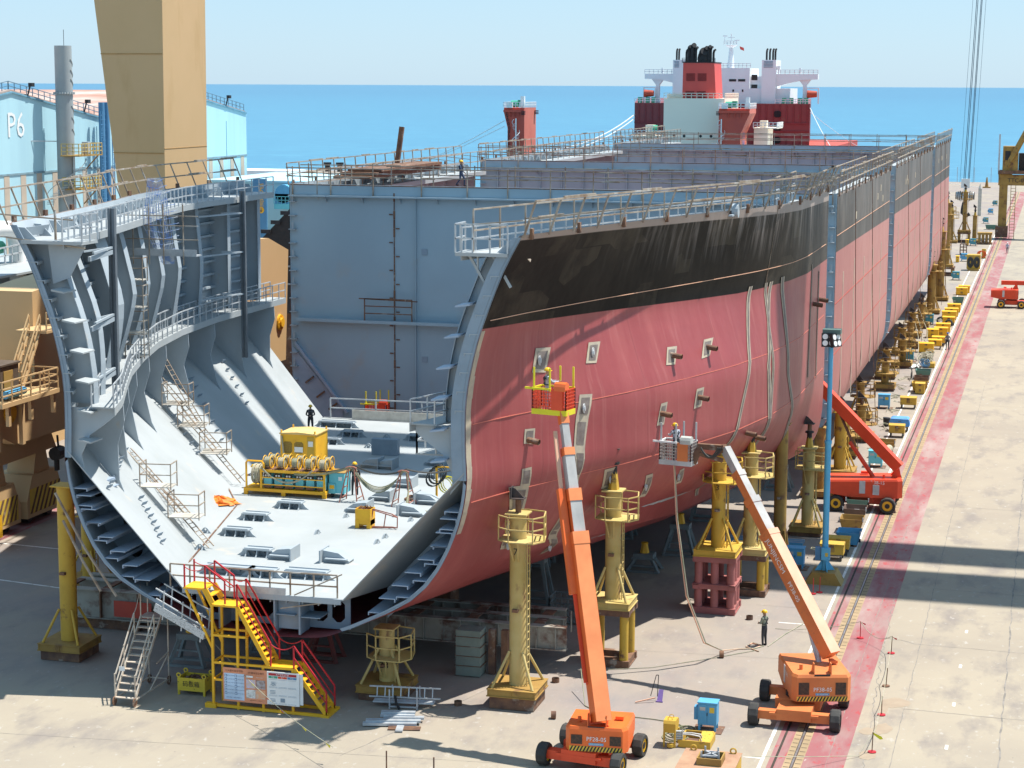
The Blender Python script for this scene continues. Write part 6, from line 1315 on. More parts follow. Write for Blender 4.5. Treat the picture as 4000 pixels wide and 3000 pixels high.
for a, b in (((-.6,0,.05),(.8,0,.12)),((-.5,0,.95),(.75,.1,.62)),((-.6,0,.05),(-.45,0,.95)),((.8,0,.12),(.78,.1,.62)),((.1,0,.08),(.2,.05,.8)),((-.48,0,1.0),(.4,.4,.7)),((.4,.4,.7),(.78,.1,.62)),((.8,0,.12),(.4,.4,.05)),((-.6,0,.1),(.4,.4,.05))): mb.bar(a, b, .045)
mb.build("tube", RL, FR)
mb = MB(); N = 26; rows = []
for i in range(7):
    f = i/6; rows.append([(.02+1.15*f*(1+.2*rnd.uniform(-1,1))*math.cos(2*math.pi*k/N), .8*f*(1+.2*rnd.uniform(-1,1))*math.sin(2*math.pi*k/N), max(.01,.03+.3*(1-f**2)+rnd.uniform(-.08,.12)*(1-f*.6))) for k in range(N)]); rows[-1].append(rows[-1][0])
mb.grid(rows); o_ = mb.build("orange_tarp", TARPO, None, loc=None); o_.location = (-41.4,93.1,4.83); tag(o_, "crumpled orange tarpaulin lying on the white tank top", "tarpaulin")
YF = thing("cable_hanger", "yellow post frame hung with coiled cables at the right side of tank top", "cable hanger", (-30.9, 97.6, 4.8))
MB().box(-.05,.05,-.05,.05,0,1.75).box(-.05,1.0,-.05,.05,1.68,1.75).build("post", YBRI, YF)
mb = MB()
for j in range(7): ring(mb, Vector((-.15+.05*j,-.1,1.1+.05*j)), .42+.03*(j % 3), (1,0,.2), (0,.2,1), .025, 14)
mb.build("cable_coil", HOSEB, YF); mb = MB()
for j in range(5): ring(mb, Vector((.5+.06*j,-.1,.75+.03*j)), .36+.04*(j % 2), (1,0,-.2), (0,.3,1), .025, 14)
mb.build("yellow_coil", BAND, YF)
HO = thing("hatch_opening", "open square manhole with raised rusty frame beside a red trestle", "hatch", (-31.9, 97.0, 4.85))
MB().box(-.45,.45,-.5,-.44,0,.1).box(-.45,.45,.44,.5,0,.1).box(-.45,-.39,-.44,.44,0,.1).box(.39,.45,-.44,.44,0,.1).build("coaming", RUSTM, HO); MB().box(-.39,.39,-.44,.44,.005,.02).build("opening", DARK, HO)

# ================================================================ people
def person(label, loc, rz, shirt, legs, hat, pose, boots=None, skin=SKIN, vest=None, grp="workers in helmets"):
    J = dict(pel=(0,0,.95), sp=(0,.01,1.12), ch=(0,.0,1.32), nk=(0,.0,1.47), h0=(0,.01,1.545), h1=(0,.02,1.63), h2=(0,.01,1.71))
    V, E, Rd, Z = [], [], [], []
    def v(p, r_, t): V.append(Vector(p)); Rd.append(r_); Z.append(t); return len(V)-1
    lean = pose.get("lean", 0); cr = pose.get("drop", 0)
    def L(p):
        p = Vector(p)
        if p.z > .95: a = (p.z-.95)*math.sin(lean); p = Vector((p.x, p.y+a, .95+(p.z-.95)*math.cos(lean)))
        return p-Vector((0,0,cr))
    ip = v(L(J['pel']), (.155,.115), 'l'); isp = v(L(J['sp']), (.145,.105), 's'); ich = v(L(J['ch']), (.165,.115), 's'); ink = v(L(J['nk']), (.058,.058), 'k')
    i0 = v(L(J['h0'])+Vector((0,pose.get("nod",0),0)), (.072,.08), 'k'); i1 = v(L(J['h1'])+Vector((0,pose.get("nod",0)*1.6,0)), (.08,.098), 'k'); i2 = v(L(J['h2'])+Vector((0,pose.get("nod",0)*1.8,0)), (.06,.075), 'k')
    E += [(ip,isp),(isp,ich),(ich,ink),(ink,i0),(i0,i1),(i1,i2)]
    nn = v(L((0,.115,1.62))+Vector((0,pose.get("nod",0)*1.6,0)), (.016,.02), 'k'); E.append((i1, nn))
    for s in (-1, 1):
        sh = v(L((s*.19,0,1.40)), (.068,.068), 's'); E.append((ich, sh)); a = pose['R' if s > 0 else 'L']
        el = v(L(a[0]), (.05,.05), 's'); wr = v(L(a[1]), (.036,.03), 's'); E += [(sh,el),(el,wr)]
        d = (V[wr]-V[el]).normalized(); pm = v(V[wr]+d*.06, (.042,.022), 'k'); E.append((wr, pm)); q = d.orthogonal().normalized()
        for k, (o, ln) in enumerate(((-.033,.075),(-.012,.09),(.012,.085),(.033,.065))):
            f0 = v(V[pm]+d*.045+q*o, (.010,.010), 'k'); f1 = v(V[f0]+d*ln*.5-Vector((0,0,.01)), (.009,.009), 'k'); f2 = v(V[f1]+d*ln*.35-Vector((0,0,.025)), (.008,.008), 'k'); E += [(pm,f0),(f0,f1),(f1,f2)]
        t0 = v(V[wr]+d*.03+q*.045, (.012,.012), 'k'); t1 = v(V[t0]+d*.04+q*.02, (.010,.010), 'k'); E += [(pm,t0),(t0,t1)]
        lg = pose['r' if s > 0 else 'l']
        hp = v(L((s*.095,0,.90)), (.10,.105), 'l'); kn = v(Vector(lg[0])-Vector((0,0,0)), (.07,.072), 'l'); an = v(Vector(lg[1]), (.048,.05), 'l'); to = v(Vector(lg[1])+Vector((s*.02,.17,-.055)), (.045,.035), 'b'); hb = v(Vector(lg[1])+Vector((0,-.03,-.05)), (.045,.04), 'b')
        E += [(ip,hp),(hp,kn),(kn,an),(an,hb),(hb,to)]
    me = bpy.data.meshes.new("person_body"); me.from_pydata([tuple(p) for p in V], E, [])
    o = bpy.data.objects.new("person_body", me); COL.objects.link(o)
    o.modifiers.new("skin", 'SKIN'); sv = me.skin_vertices[0].data
    for i, r_ in enumerate(Rd): sv[i].radius = r_; sv[i].use_root = (i == 0)
    ss = o.modifiers.new("sub", 'SUBSURF'); ss.levels = 1; ss.render_levels = 1
    dg = bpy.context.evaluated_depsgraph_get(); dg.update(); m2 = bpy.data.meshes.new_from_object(o.evaluated_get(dg)); bpy.data.objects.remove(o)
    root = thing("person", label, "person", loc, rz, grp)
    b = bpy.data.objects.new("body", m2); COL.objects.link(b); b.parent = root
    mats = {'s': shirt, 'l': legs, 'k': skin, 'b': boots or BOOT}; ks = list(mats)
    m2.materials.clear()
    for k in ks: m2.materials.append(mats[k])
    pos = [tuple(p) for p in V]
    for p in m2.polygons:
        c = p.center; best, bt = 1e9, 's'
        for (a, d) in E:
            A, D = V[a], V[d]; u = D-A; t = max(0, min(1, (c-A).dot(u)/max(u.length_squared, 1e-9))); q = (c-(A+u*t)).length-(Rd[a][0]*(1-t)+Rd[d][0]*t)
            if q < best: best = q; bt = Z[a] if t < .5 else Z[d]
        p.material_index = ks.index(bt); p.use_smooth = True
    hc = V[i1]+Vector((0,0,.03)); mb = MB(); N = 16; rows = []
    for z, r_ in ((.0,.128),(.05,.122),(.09,.098),(.118,.06),(.13,.005)): rows.append([tuple(hc+Vector((r_*math.cos(2*math.pi*k/N), r_*1.12*math.sin(2*math.pi*k/N), z))) for k in range(N+1)])
    mb.grid(rows); mb.add([tuple(hc+Vector((.15*math.cos(2*math.pi*k/N), (.15 if math.sin(2*math.pi*k/N) < 0 else .2)*math.sin(2*math.pi*k/N), -.008))) for k in range(N)], [tuple(range(N))]); mb.build("helmet", hat, root, smooth=True)
    mb = MB()
    for s in (-1, 1): mb.bc(hc+Vector((s*.032,.095,-.045)), (.022,.012,.012))
    mb.bc(hc+Vector((0,.092,-.115)), (.05,.012,.012)); mb.build("eyes_and_mouth", BLK, root)
    if vest:
        mb = MB()
        for z, r_ in ((1.10,.158),(1.34,.180)): ring(mb, L((0,0,z)), r_, (1,0,0), (0,.75,0), .02, 16)
        for s in (-1, 1): mb.tube([L((s*.10,.125,1.1)), L((s*.11,.13,1.35)), L((s*.10,.02,1.49)), L((s*.11,-.13,1.35)), L((-s*.08,-.125,1.1))], .018, 5)
        mb.build("harness", vest, root)
    return root
STAND = dict(L=((-.27,.02,1.14),(-.25,.10,.90)), R=((.27,.02,1.14),(.25,.10,.90)), l=((-.12,.02,.50),(-.13,0,.09)), r=((.12,.02,.50),(.14,0,.09)))
FOLD = dict(STAND, L=((-.27,.06,1.14),(-.08,.24,1.12)), R=((.27,.06,1.14),(.08,.24,1.10)))
REACH = dict(STAND, L=((-.24,.16,1.2),(-.16,.42,1.2)), R=((.25,.16,1.2),(.18,.42,1.22)))
WALK = dict(STAND, l=((-.11,.22,.52),(-.11,.20,.09)), r=((.11,-.02,.50),(.12,-.28,.13)), L=((-.27,-.10,1.14),(-.25,-.10,.90)), R=((.27,.10,1.15),(.24,.28,.98)))
KNEEL = dict(STAND, drop=.42, lean=.5, l=((-.14,.35,.48),(-.14,.1,.09)), r=((.14,.32,.20),(.14,-.1,.1)), L=((-.26,.25,1.2),(-.15,.5,1.15)), R=((.26,.25,1.2),(.15,.5,1.15)))
person("worker in khaki vest and dark trousers alone on the concrete watching the grey basket", (-12.5,91.3,0), R(65), CLK, CLD, HAT, FOLD, vest=CLD)
person("worker in dark checked clothes facing us behind the yellow generator", (-44.6,114.6,4.77), R(196), CLD, CLD, HAT, FOLD, vest=CLG)
person("worker in black with pale harness bowing beside the cyan cabinet", (-35.35,97.2,4.8), R(20), CLD, CLD, HAT, dict(STAND, nod=.05, lean=.12), vest=CLK)
person("worker in blue bending at the hose reel end of the welder rack", (-41.0,97.75,4.8), R(120), CLB, CLB, HAT, KNEEL)
person("worker in pale grey overalls inside the bright orange lift basket", (-19.5,76.4,13.42), R(-60), CLL, CLL, HAT, REACH, vest=CLD)
person("worker in pale shirt bent over the rail of the grey lift basket", (-16.05,86.7,9.62), R(40), CLL, CLD, HAT, dict(REACH, lean=.25), vest=CLD)
person("man in grey shirt and dark trousers with blue helmet among yellow boxes", (-9.95,203.5,0), R(20), CLG, CLD, HATB, STAND)
person("man in pale blue shirt and white helmet walking along far red strip", (-7.1,326,0), R(180), CLL, CLG, HATW, WALK)
person("worker in navy with yellow helmet walking on top of the second block", (-38.9,128.4,19.66), R(-90), CLB, CLB, HAT, WALK, vest=CLD)
# ================================================================ access stairs, boards and loose gear in front of the hull
AS = thing("access_stair", "bright yellow stair tower with red handrails leading up to the open hull floor", "stairs", (-31.5, 75.9, 0))
ya_, yb_ = 75.35, 76.35
def part(mb, n, m, root=AS): return wb(mb, n, m, root)
mb = MB()
for x, z in ((-33.9,4.5),(-32.75,4.5),(-31.6,1.95),(-30.25,1.95)):
    for y in (ya_, yb_): mb.bar((x,y,0),(x,y,z),.1)
for z in (1.25, 2.0, 3.2):
    x1 = -30.25 if z < 2.1 else -32.4
    for y in (ya_, yb_): mb.bar((-33.9,y,z),(x1,y,z),.09)
    mb.bar((-33.9,ya_,z),(-33.9,yb_,z),.08).bar((x1,ya_,z),(x1,yb_,z),.08)
mb.bar((-33.9,ya_,.12),(-28.8,ya_,.06),.12).bar((-33.9,yb_,.12),(-28.8,yb_,.06),.12).bar((-28.8,ya_-.1,.05),(-28.8,yb_+.3,.05),.35,.1).bar((-34.0,ya_-.15,.1),(-34.0,ya_+.1,.1),.5,.2)
for y in (ya_, yb_): mb.bar((-33.9,y,2.6),(-35.1,y,5.1),.09).bar((-33.9,y,4.4),(-34.3,y,5.15),.08)
part(mb, "frame", YBRI)
for x0, x1, z in ((-35.2,-34.2,5.22),(-33.95,-32.75,4.55),(-31.65,-30.2,2.02)): part(MB().box(x0,x1,ya_-.05,yb_+.05,z-.08,z), "landing", YBRI)
for xa, za, xb, zb2, n in ((-34.2,5.2,-33.85,4.6,2),(-32.75,4.5,-31.35,2.05,11),(-30.2,2.0,-28.75,.1,8)):
    for y in (ya_, yb_): part(MB().bar((xa,y,za),(xb,y,zb2),.06,.18), "stringer", YBRI)
    for i in range(1, n): t = i/n; part(MB().bc((xa+(xb-xa)*t,(ya_+yb_)/2,za+(zb2-za)*t),(.26,yb_-ya_,.04)), "tread", YBRI)
for y in (ya_, yb_):
    mb = MB()
    for xa, za, xb, zb2 in ((-34.2,5.2,-33.3,4.6),(-32.75,4.5,-31.25,2.05),(-30.2,2.0,-28.75,.1)):
        mb.bar((xa,y,za+1.0),(xb,y,zb2+1.0),.06).bar((xa,y,za+.5),(xb,y,zb2+.5),.04)
        for t in (0, 1): mb.bar((xa+(xb-xa)*t,y,za+(zb2-za)*t),(xa+(xb-xa)*t,y,za+(zb2-za)*t+1.0),.06)
    mb.bar((-35.15,y,5.2),(-35.15,y,6.2),.06)
    part(mb, "handrail", REDP)
    mb = MB(); mb.tube(catenary((-31.25,y,3.0),(-30.2,y,3.0),.2,8), .025, 4).tube(catenary((-33.3,y,5.5),(-32.75,y,5.5),.15,6), .02, 4).tube(catenary((-35.15,y,6.1),(-34.2,y,6.1),.15,6), .02, 4); part(mb, "chain", REDP)
def board(root_label, x0, x1, z0, z1, y, bgm): 
    root = thing("notice_board", root_label, "notice board", ((x0+x1)/2, y, 0)); wb(MB().box(x0,x1,y-.03,y,z0,z1), "panel", bgm, root); return root
PORG = M_("poster_orange", (.72,.29,.16), rough=.6); PBLU = M_("poster_pale_blue", (.52,.66,.82), rough=.6); INK = M_("ink_dark_blue", (.05,.08,.2), rough=.6); INKB = M_("ink_brown", (.16,.05,.03), rough=.6)
fx = lambda x, z, y: face((x, y, z), (1,0,0), (0,0,1))
N1 = board("orange safety notice board with pale blue column of pictograms on the yellow stair", -33.4, -31.38, .38, 1.86, 75.25, PORG)
wb(MB().box(-33.34,-32.42,75.21,75.22,.46,1.62), "rules_sheet", PBLU, N1)
wb(MB().text("12大重大安全守则", .10, fx(-32.88,1.73,75.205)).text("4大基本安全遵守", .10, fx(-31.88,1.70,75.205)), "heading", INKB, N1)
mb = MB(); lines = ["高空作业 系好安全带", "进入现场 戴安全帽", "动火作业 办理许可", "吊装作业 禁止站人", "密闭空间 先检测", "用电作业 挂牌上锁"]
for i in range(6):
    z = 1.52-i*.155
    for k in range(2):
        x = -33.26+k*.46; mb.box(x-.05,x+.05,75.2,75.206,z-.05,z+.05); mb.text(lines[(i+3*k) % 6], .036, fx(x+.23,z,75.205))
mb.text("遵守生命规则 一旦违反立即停止作业", .045, fx(-32.88,.56,75.205)); wb(mb, "pictograms", INK, N1)
mb = MB()
for i in range(6):
    for k in range(2): x = -33.26+k*.46; z = 1.52-i*.155; mb.box(x-.035,x+.035,75.195,75.2,z-.035,z+.035)
wb(mb, "pictogram_field", PBLU, N1)
cols = [M_("panel_lilac", (.55,.5,.68), (.62,.45,.2), 6, rough=.6), M_("panel_brown", (.25,.17,.15), (.5,.5,.55), 6, rough=.6), M_("panel_white", (.72,.72,.7), (.35,.35,.32), 7, rough=.6), M_("panel_salmon", (.72,.38,.22), (.6,.5,.4), 7, rough=.6)]
for k, (x, z) in enumerate(((-32.12,1.22),(-31.67,1.22),(-32.12,.78),(-31.67,.78))): wb(MB().box(x-.21,x+.21,75.21,75.22,z-.19,z+.19), "illustration_panel", cols[k], N1)
wb(MB().box(-32.32,-32.02,75.2,75.21,1.5,1.58).text("生命至上 安全第一", .04, fx(-31.7,1.53,75.2)), "caption", WHITE, N1); wb(MB().text("出现不安全行为 立即纠正", .05, fx(-31.88,.5,75.205)), "footer", INKB, N1)
N2 = board("white production notice board with red header and three coloured tabs", -31.36, -29.9, .42, 1.86, 75.2, WHITE)
wb(MB().box(-29.9,-29.75,75.22,75.25,.48,1.82).box(-31.3,-31.2,75.22,75.24,.5,1.7), "rear_panel", WHITE, N2); wb(MB().box(-31.28,-30.02,75.155,75.165,1.70,1.80), "header_bar", REDP, N2); wb(MB().text("生产管理公示板", .085, fx(-30.65,1.75,75.15)), "heading", WHITE, N2)
for k, (m, t) in enumerate(((GREENM, "质量"),(ORGR, "生产"),(PIPEB, "安全"))):
    x = -31.08+k*.43; wb(MB().box(x-.2,x+.2,75.155,75.165,1.58,1.67), "tab", m, N2); wb(MB().text(t, .07, fx(x,1.625,75.15)), "tab_lettering", WHITE, N2)
mb = MB()
for k in range(3):
    for j in range(3): x = -31.08+k*.43; z = 1.36-j*.36; mb.box(x-.19,x+.19,75.16,75.166,z-.16,z-.155).box(x-.19,x+.19,75.16,75.166,z+.16,z+.165)
for k in range(9): mb.box(-31.2+rnd.uniform(0,.25),-31.15+rnd.uniform(.0,.25),75.16,75.166,1.25+.02*k,1.26+.02*k)
for z in (.9,.96,1.02,.55,.6,.66): mb.box(-31.22,-30.98,75.16,75.166,z,z+.02); 
mb.box(-30.75,-30.55,75.16,75.166,.55,.72); wb(mb, "printed_table", CUT, N2)
# wheeled steel stair and gangway
WS = thing("wheeled_stair", "bleached steel wheeled stair with handrails, left of the yellow stair tower", "stairs", (-37.7, 75.8, 0))
WSM = M_("weathered_stair", (.52,.46,.38), (.40,.32,.25), 2.5, rough=.75, c3=(.30,.18,.12), sc3=4, lo3=.6, hi3=.7)
p0, p1 = Vector((-38.1,74.45,.35)), Vector((-38.05,77.0,3.25))
for dx in (0, .95): wb(MB().bar(p0+Vector((dx,0,0)), p1+Vector((dx,0,0)), .05, .14), "stringer", WSM, WS)
for i in range(12): q = p0.lerp(p1, i/11.5); wb(MB().bc(q+Vector((.47,.05,0)), (.95,.24,.04)), "tread", WSM, WS)
wb(MB().box(-38.1,-37.1,77.0,77.8,3.2,3.26), "top_landing", WSM, WS)
for dx in (0, .95):
    a, b = p0+Vector((dx,0,0)), p1+Vector((dx,0,0)); mb = MB().bar(a+Vector((0,.1,1.0)), a.lerp(b,.75)+Vector((0,0,1.05)), .05).bar(a+Vector((0,.1,.55)), a.lerp(b,.75)+Vector((0,0,.6)), .04)
    for t in (0, .35, .75, 1): q = a.lerp(b, t); mb.bar(q, q+Vector((0,0,1.05)), .045)
    mb.bar((-38.1+dx,77.8,3.2),(-38.1+dx,77.8,4.6),.05); wb(mb, "handrail", WSM, WS); wb(MB().tube(catenary(a.lerp(b,.75)+Vector((0,0,1.05)), b+Vector((0,0,1.4)), .2, 6), .02, 4), "chain", SCAF, WS)
mb = MB()
for dx in (0, .95): mb.bar((-38.1+dx,77.8,.1),(-38.1+dx,77.8,3.2),.05).bar((-38.1+dx,74.45,.3),(-38.1+dx,77.8,.25),.06).bar((-38.1+dx,76.6,1.3),(-38.1+dx,77.8,1.5),.05).bar((-38.1+dx,75.9,.3),(-38.1+dx,77.8,1.4),.05)
mb.bar((-38.1,77.8,.25),(-37.15,77.8,.25),.05); wb(mb, "underframe", WSM, WS)
for x, y in ((-38.1,74.4),(-37.15,74.4),(-38.1,77.8),(-37.15,77.8)):
    mb = MB(); ring(mb, Vector((x,y,.2)), .18, (0,1,0), (0,0,1), .03, 12)
    for k in range(4): t = k*math.pi/4; mb.bar((x,y-.17*math.cos(t),.2-.17*math.sin(t)),(x,y+.17*math.cos(t),.2+.17*math.sin(t)),.03)
    wb(mb, "wheel", RUSTM, WS)
wb(MB().box(-38.02,-37.75,74.72,74.73,1.45,1.65), "paper_notice", WHITE, WS)
GW = thing("gangway", "sloping perforated gangway plank with tube rails from wheeled stair to hull", "gangway", (-35.4, 76.0, 3.6))
ga, gb = Vector((-36.75,76.3,3.95)), Vector((-34.2,75.75,3.0))
PERF = M_("perforated_plate", (.52,.54,.55), (.16,.17,.18), 22, lo=.56, hi=.60, rough=.5, metal=.2)
wb(MB().bar(ga, gb, .8, .06), "deck", GALV, GW); wb(MB().bar(ga+Vector((-.08,-.42,.12)), gb+Vector((-.08,-.42,.12)), .04, .36), "toe_plate", PERF, GW)
for y in (-.42, .42):
    mb = MB(); o_ = Vector((0,y,0)); mb.bar(ga+o_+Vector((0,0,.95)), gb+o_+Vector((0,0,.95)), .055).bar(ga+o_+Vector((0,0,.5)), gb+o_+Vector((0,0,.5)), .05)
    for t in (.12,.5,.88): q = ga.lerp(gb,t)+o_; mb.bar(q-Vector((0,0,.3)), q+Vector((.12,0,1.0)), .05)
    wb(mb, "rail", GALV, GW)
YB = thing("plate_box", "yellow steel box lettered in Chinese with four lifting rings, left of stair tower", "box", (-35.5, 77.0, 0))
YBM = M_("box_yellow", (.62,.46,.04), (.55,.40,.04), 1.5, rough=.55, c3=(.06,.04,.02), sc3=4, lo3=.64, hi3=.68)
for a in ((-36.15,-34.85,76.55,76.59),(-36.15,-34.85,77.36,77.4),(-36.15,-36.11,76.59,77.36),(-34.89,-34.85,76.59,77.36)): wb(MB().box(a[0],a[1],a[2],a[3],.2,.78), "side_plate", YBM, YB)
wb(MB().box(-36.1,-34.9,76.6,77.35,.2,.24), "bottom_plate", YBM, YB)
for x in (-36.1,-34.9):
    for y in (76.6,77.35): wb(MB().bc((x,y,.12),(.09,.09,.24)), "foot", YBM, YB); mb = MB(); ring(mb, Vector((x,y-.02,.88)), .085, (1,0,0), (0,0,1), .035, 12); wb(mb, "lifting_ring", YBM, YB)
wb(MB().text("码板箱", .27, fx(-35.5,.5,76.53)), "lettering", BLK, YB)
mb = MB()
for i in range(30): mb.bc((-35.5+rnd.uniform(-.5,.5),76.95+rnd.uniform(-.3,.3),.6+rnd.random()*.16),(rnd.uniform(.08,.25),rnd.uniform(.05,.2),.06))
wb(mb, "scrap_plate", RUSTM, YB)
LR = thing("ladder_rack", "galvanised ladders and tubes lying on a low rack in the shade", "ladder rack", (-25.9, 77.7, 0), R(8))
for x in (-.75,.45):
    for y in (-.35,.35): MB().bar((x,y,0),(x,y,.85),.06).build("rack_post", GALV, LR)
    MB().bar((x,-.35,.12),(x,.35,.12),.06).build("rack_bar", GALV, LR)
MB().bar((-.75,-.35,.1),(.45,-.35,.1),.06).build("rack_bar", GALV, LR)
for z, y in ((.5,-.28),): mb = MB(); ladder(mb, (-1.65,y,z), (1.45,y,z), (0,.12,.42), .31, .03); mb.build("ladder", GALV, LR)
for k in range(4): MB().cyl((-1.5,-.2+.12*k,.24),(1.15,-.2+.12*k,.24),.045,n=8).build("tube", GALV, LR)
MB().tube([(-.5,-.4,.6),(-.45,-.42,.3),(-.3,-.45,.02)], .06, 5).build("black_sling", BLK, LR)
PS = thing("plank_stack", "stack of galvanised scaffold planks at the edge of hull's shadow", "planks", (-25.6, 75.3, 0), R(12))
for k, (x0, x1, y, z, t) in enumerate(((-.75,.7,.75,.28,0),(-.75,.7,.55,.22,0),(-.6,1.1,.35,.18,.05),(-1.2,.95,.2,.12,.07),(-1.3,1.0,0,.16,.04),(-1.4,.85,-.2,.1,.06))):
    Mx = frame_box((0,y,z), t); MB().box(x0,x1,-.11,.11,0,.05,Mx).box(x0,x1,-.12,-.1,-.05,.06,Mx).box(x0,x1,.1,.12,-.05,.06,Mx).build("plank", GALV, PS)
for k in range(3): MB().box(-.3,1.05,-.45-.16*k,-.33-.16*k,.02,.06).build("grating_strip", RUSTM, PS)
MB().box(.05,.35,-1.05,-.35,.03,.1).build("short_plank", GALV, PS)
# ================================================================ foreground right
def cabinet(label, x, y, m, h=1.15, w=.78, d=.62, rz=0, plate=True, grp=None, sidebox=True):
    root = thing("power_cabinet", label, "cabinet", (x, y, 0), rz, grp)
    MB().box(-w/2,w/2,-d/2,d/2,.28,h).build("body", m, root); MB().box(-w/2-.03,w/2+.03,-d/2-.03,d/2+.03,h,h+.05).build("lid", m, root)
    for a in (-w/2+.06,w/2-.06):
        for b in (-d/2+.06,d/2-.06): MB().bc((a,b,.14),(.09,.09,.28)).build("leg", m, root)
    if plate: MB().box(-w/2-.2,w/2+.25,-d/2-.25,d/2+.2,.012,.03).build("base_plate", RUSTM, root)
    if sidebox: MB().box(-w/2-.18,-w/2,-.2,.15,.45,h-.2).build("side_box", m, root)
    for s in (-1, 1): MB().box(s*w/4-w/4+.02,s*w/4+w/4-.02,-d/2-.015,-d/2,.33,h-.05).build("door", m, root)
    MB().box(w*.12,w*.38,-d/2-.022,-d/2-.015,h-.38,h-.15).build("warning_sticker", HAZ_Y, root); MB().box(-w*.4,-w*.1,-d/2-.022,-d/2-.015,h-.3,h-.15).build("name_plate", GALV, root); MB().bc((.0,-d/2-.03,.75),(.03,.03,.12)).build("handle", BLK, root)
    return root
cabinet("bright blue cabinet on legs standing near the yellow hose outlet in the foreground", -12.97, 78.3, BLUE, 1.2, .78, .6)
HS = thing("hose_outlet", "yellow gas outlet stand with valves and hoses beside the foreground cabinet", "outlet stand", (-14.2, 75.9, 0))
mb = MB().prism([(-.32,1.0),(-.28,.62),(.32,.62),(.5,.85),(.5,1.0),(.3,1.12),(-.25,1.12)], lambda y, z: (-14.35,75.9+y,z), (.5,0,0)); wb(mb, "hood", YEL, HS)
for x, y in ((-14.32,75.65),(-13.88,75.65),(-13.85,76.3)): wb(MB().bar((x,y,0),(x,y,.65),.07), "leg", YEL, HS)
for z in (.35,.45,.55,.65): wb(MB().cyl((-13.9,75.8,z),(-13.6,75.85,z),.045,n=8).cyl((-13.6,75.8,z-.04),(-13.6,75.8,z+.08),.03,n=6), "valve", GALV, HS)
for y in (75.75,76.1): mb = MB(); ring(mb, Vector((-14.1,y,1.16)), .09, (1,0,0), (0,0,1), .015, 8); wb(mb, "hook", YEL, HS)
wb(MB().cyl((-14.05,75.6,.05),(-14.05,75.6,.18),.14,n=12), "pot", YEL, HS)
HC = thing("coiled_hose", "olive hose lying in loose coils behind the yellow outlet stand", "hose", (-14.0, 77.3, 0))
mb = MB()
for j in range(9): ring(mb, Vector((-14.2+.1*math.sin(j*1.9)+.05*j,76.9+.12*j,.03+.018*(j % 4))), .42+.06*math.sin(j*2.3), (1,.2,0), (-.2,1.4,0), .022, 18)
mb.tube([(-14.0,78.3,.03),(-14.4,78.7,.03),(-15.4,78.9,.03),(-16.8,79.0,.03),(-17.9,79.2,.03),(-18.6,79.9,.03),(-19.3,82.0,1.0)], .022, 4); wb(mb, "hose", bpy.data.materials["hose_olive"], HC)
TY = thing("valve_pit_tray", "open yellow tray over a floor pit with perforated step and hoses", "tray", (-13.1, 76.6, 0))
for a in ((-13.75,-12.45,75.75,75.8),(-13.65,-12.5,77.05,77.1),(-12.5,-12.45,75.8,77.05),(-13.7,-13.65,75.8,77.05)): wb(MB().box(*a,0.01,.32), "side_plate", YEL, TY)
wb(MB().box(-13.65,-12.5,75.8,77.05,.008,.02), "pit", RUSTM, TY); wb(MB().add([(-12.98,75.85,.1),(-12.5,75.85,.12),(-12.5,76.95,.36),(-12.98,76.95,.34),(-12.98,75.85,.14),(-12.5,75.85,.16),(-12.5,76.95,.40),(-12.98,76.95,.38)], [(0,1,2,3),(7,6,5,4),(0,4,5,1),(1,5,6,2),(2,6,7,3),(3,7,4,0)]), "perforated_step", M_("step_perforated", (.62,.40,.05), (.08,.05,.02), 11, lo=.60, hi=.63, rough=.6), TY)
for k in range(2): wb(MB().tube([(-13.75,75.95+.15*k,.5),(-13.3,76.0+.2*k,.5),(-12.95,76.1+.25*k,.42),(-12.85,76.2+.3*k,.1)], .035, 6), "pipe", BOOMG, TY)
RB = thing("rusty_box", "large rusty topped yellow box with open hatch and tube frame, at bottom edge", "box", (-11.8, 71.9, 0))
wb(MB().box(-12.9,-10.75,70.4,72.9,.0,.98), "body", YEL, RB); wb(MB().box(-12.93,-10.72,70.37,72.93,.98,1.0), "top_plate", M_("rust_top", (.40,.24,.15), (.32,.18,.11), 1.5, rough=.85), RB)
for a in ((-12.2,-11.25,71.1,71.15),(-12.2,-11.25,72.0,72.05),(-12.2,-12.15,71.15,72.0),(-11.3,-11.25,71.15,72.0)): wb(MB().box(*a,1.0,1.28), "hatch_coaming", OCH, RB)
wb(MB().box(-12.15,-11.3,71.15,72.0,1.003,1.01), "hatch_void", DARK, RB)
for x in (-12.6,-11.05): mb = MB(); ring(mb, Vector((x,72.75,1.1)), .11, (1,0,0), (0,0,1), .035, 12); wb(mb, "lifting_ring", YEL, RB)
mb = MB()
for a, b in (((-12.05,71.3),(-11.5,71.9)),((-12.0,71.9),(-11.4,71.4)),((-12.05,71.3),(-11.4,71.4)),((-12.0,71.9),(-11.5,71.9))): mb.bar((*a,1.3),(*b,1.3),.06)
for x, y in ((-12.05,71.3),(-11.4,71.4),(-11.5,71.9),(-12.0,71.9)): mb.bar((x,y,1.0),(x,y,1.5),.06)
wb(mb, "tube_frame", GALV, RB); wb(MB().box(-10.72,-10.5,71.0,71.7,0,.55), "blue_rag", BLUE, RB)
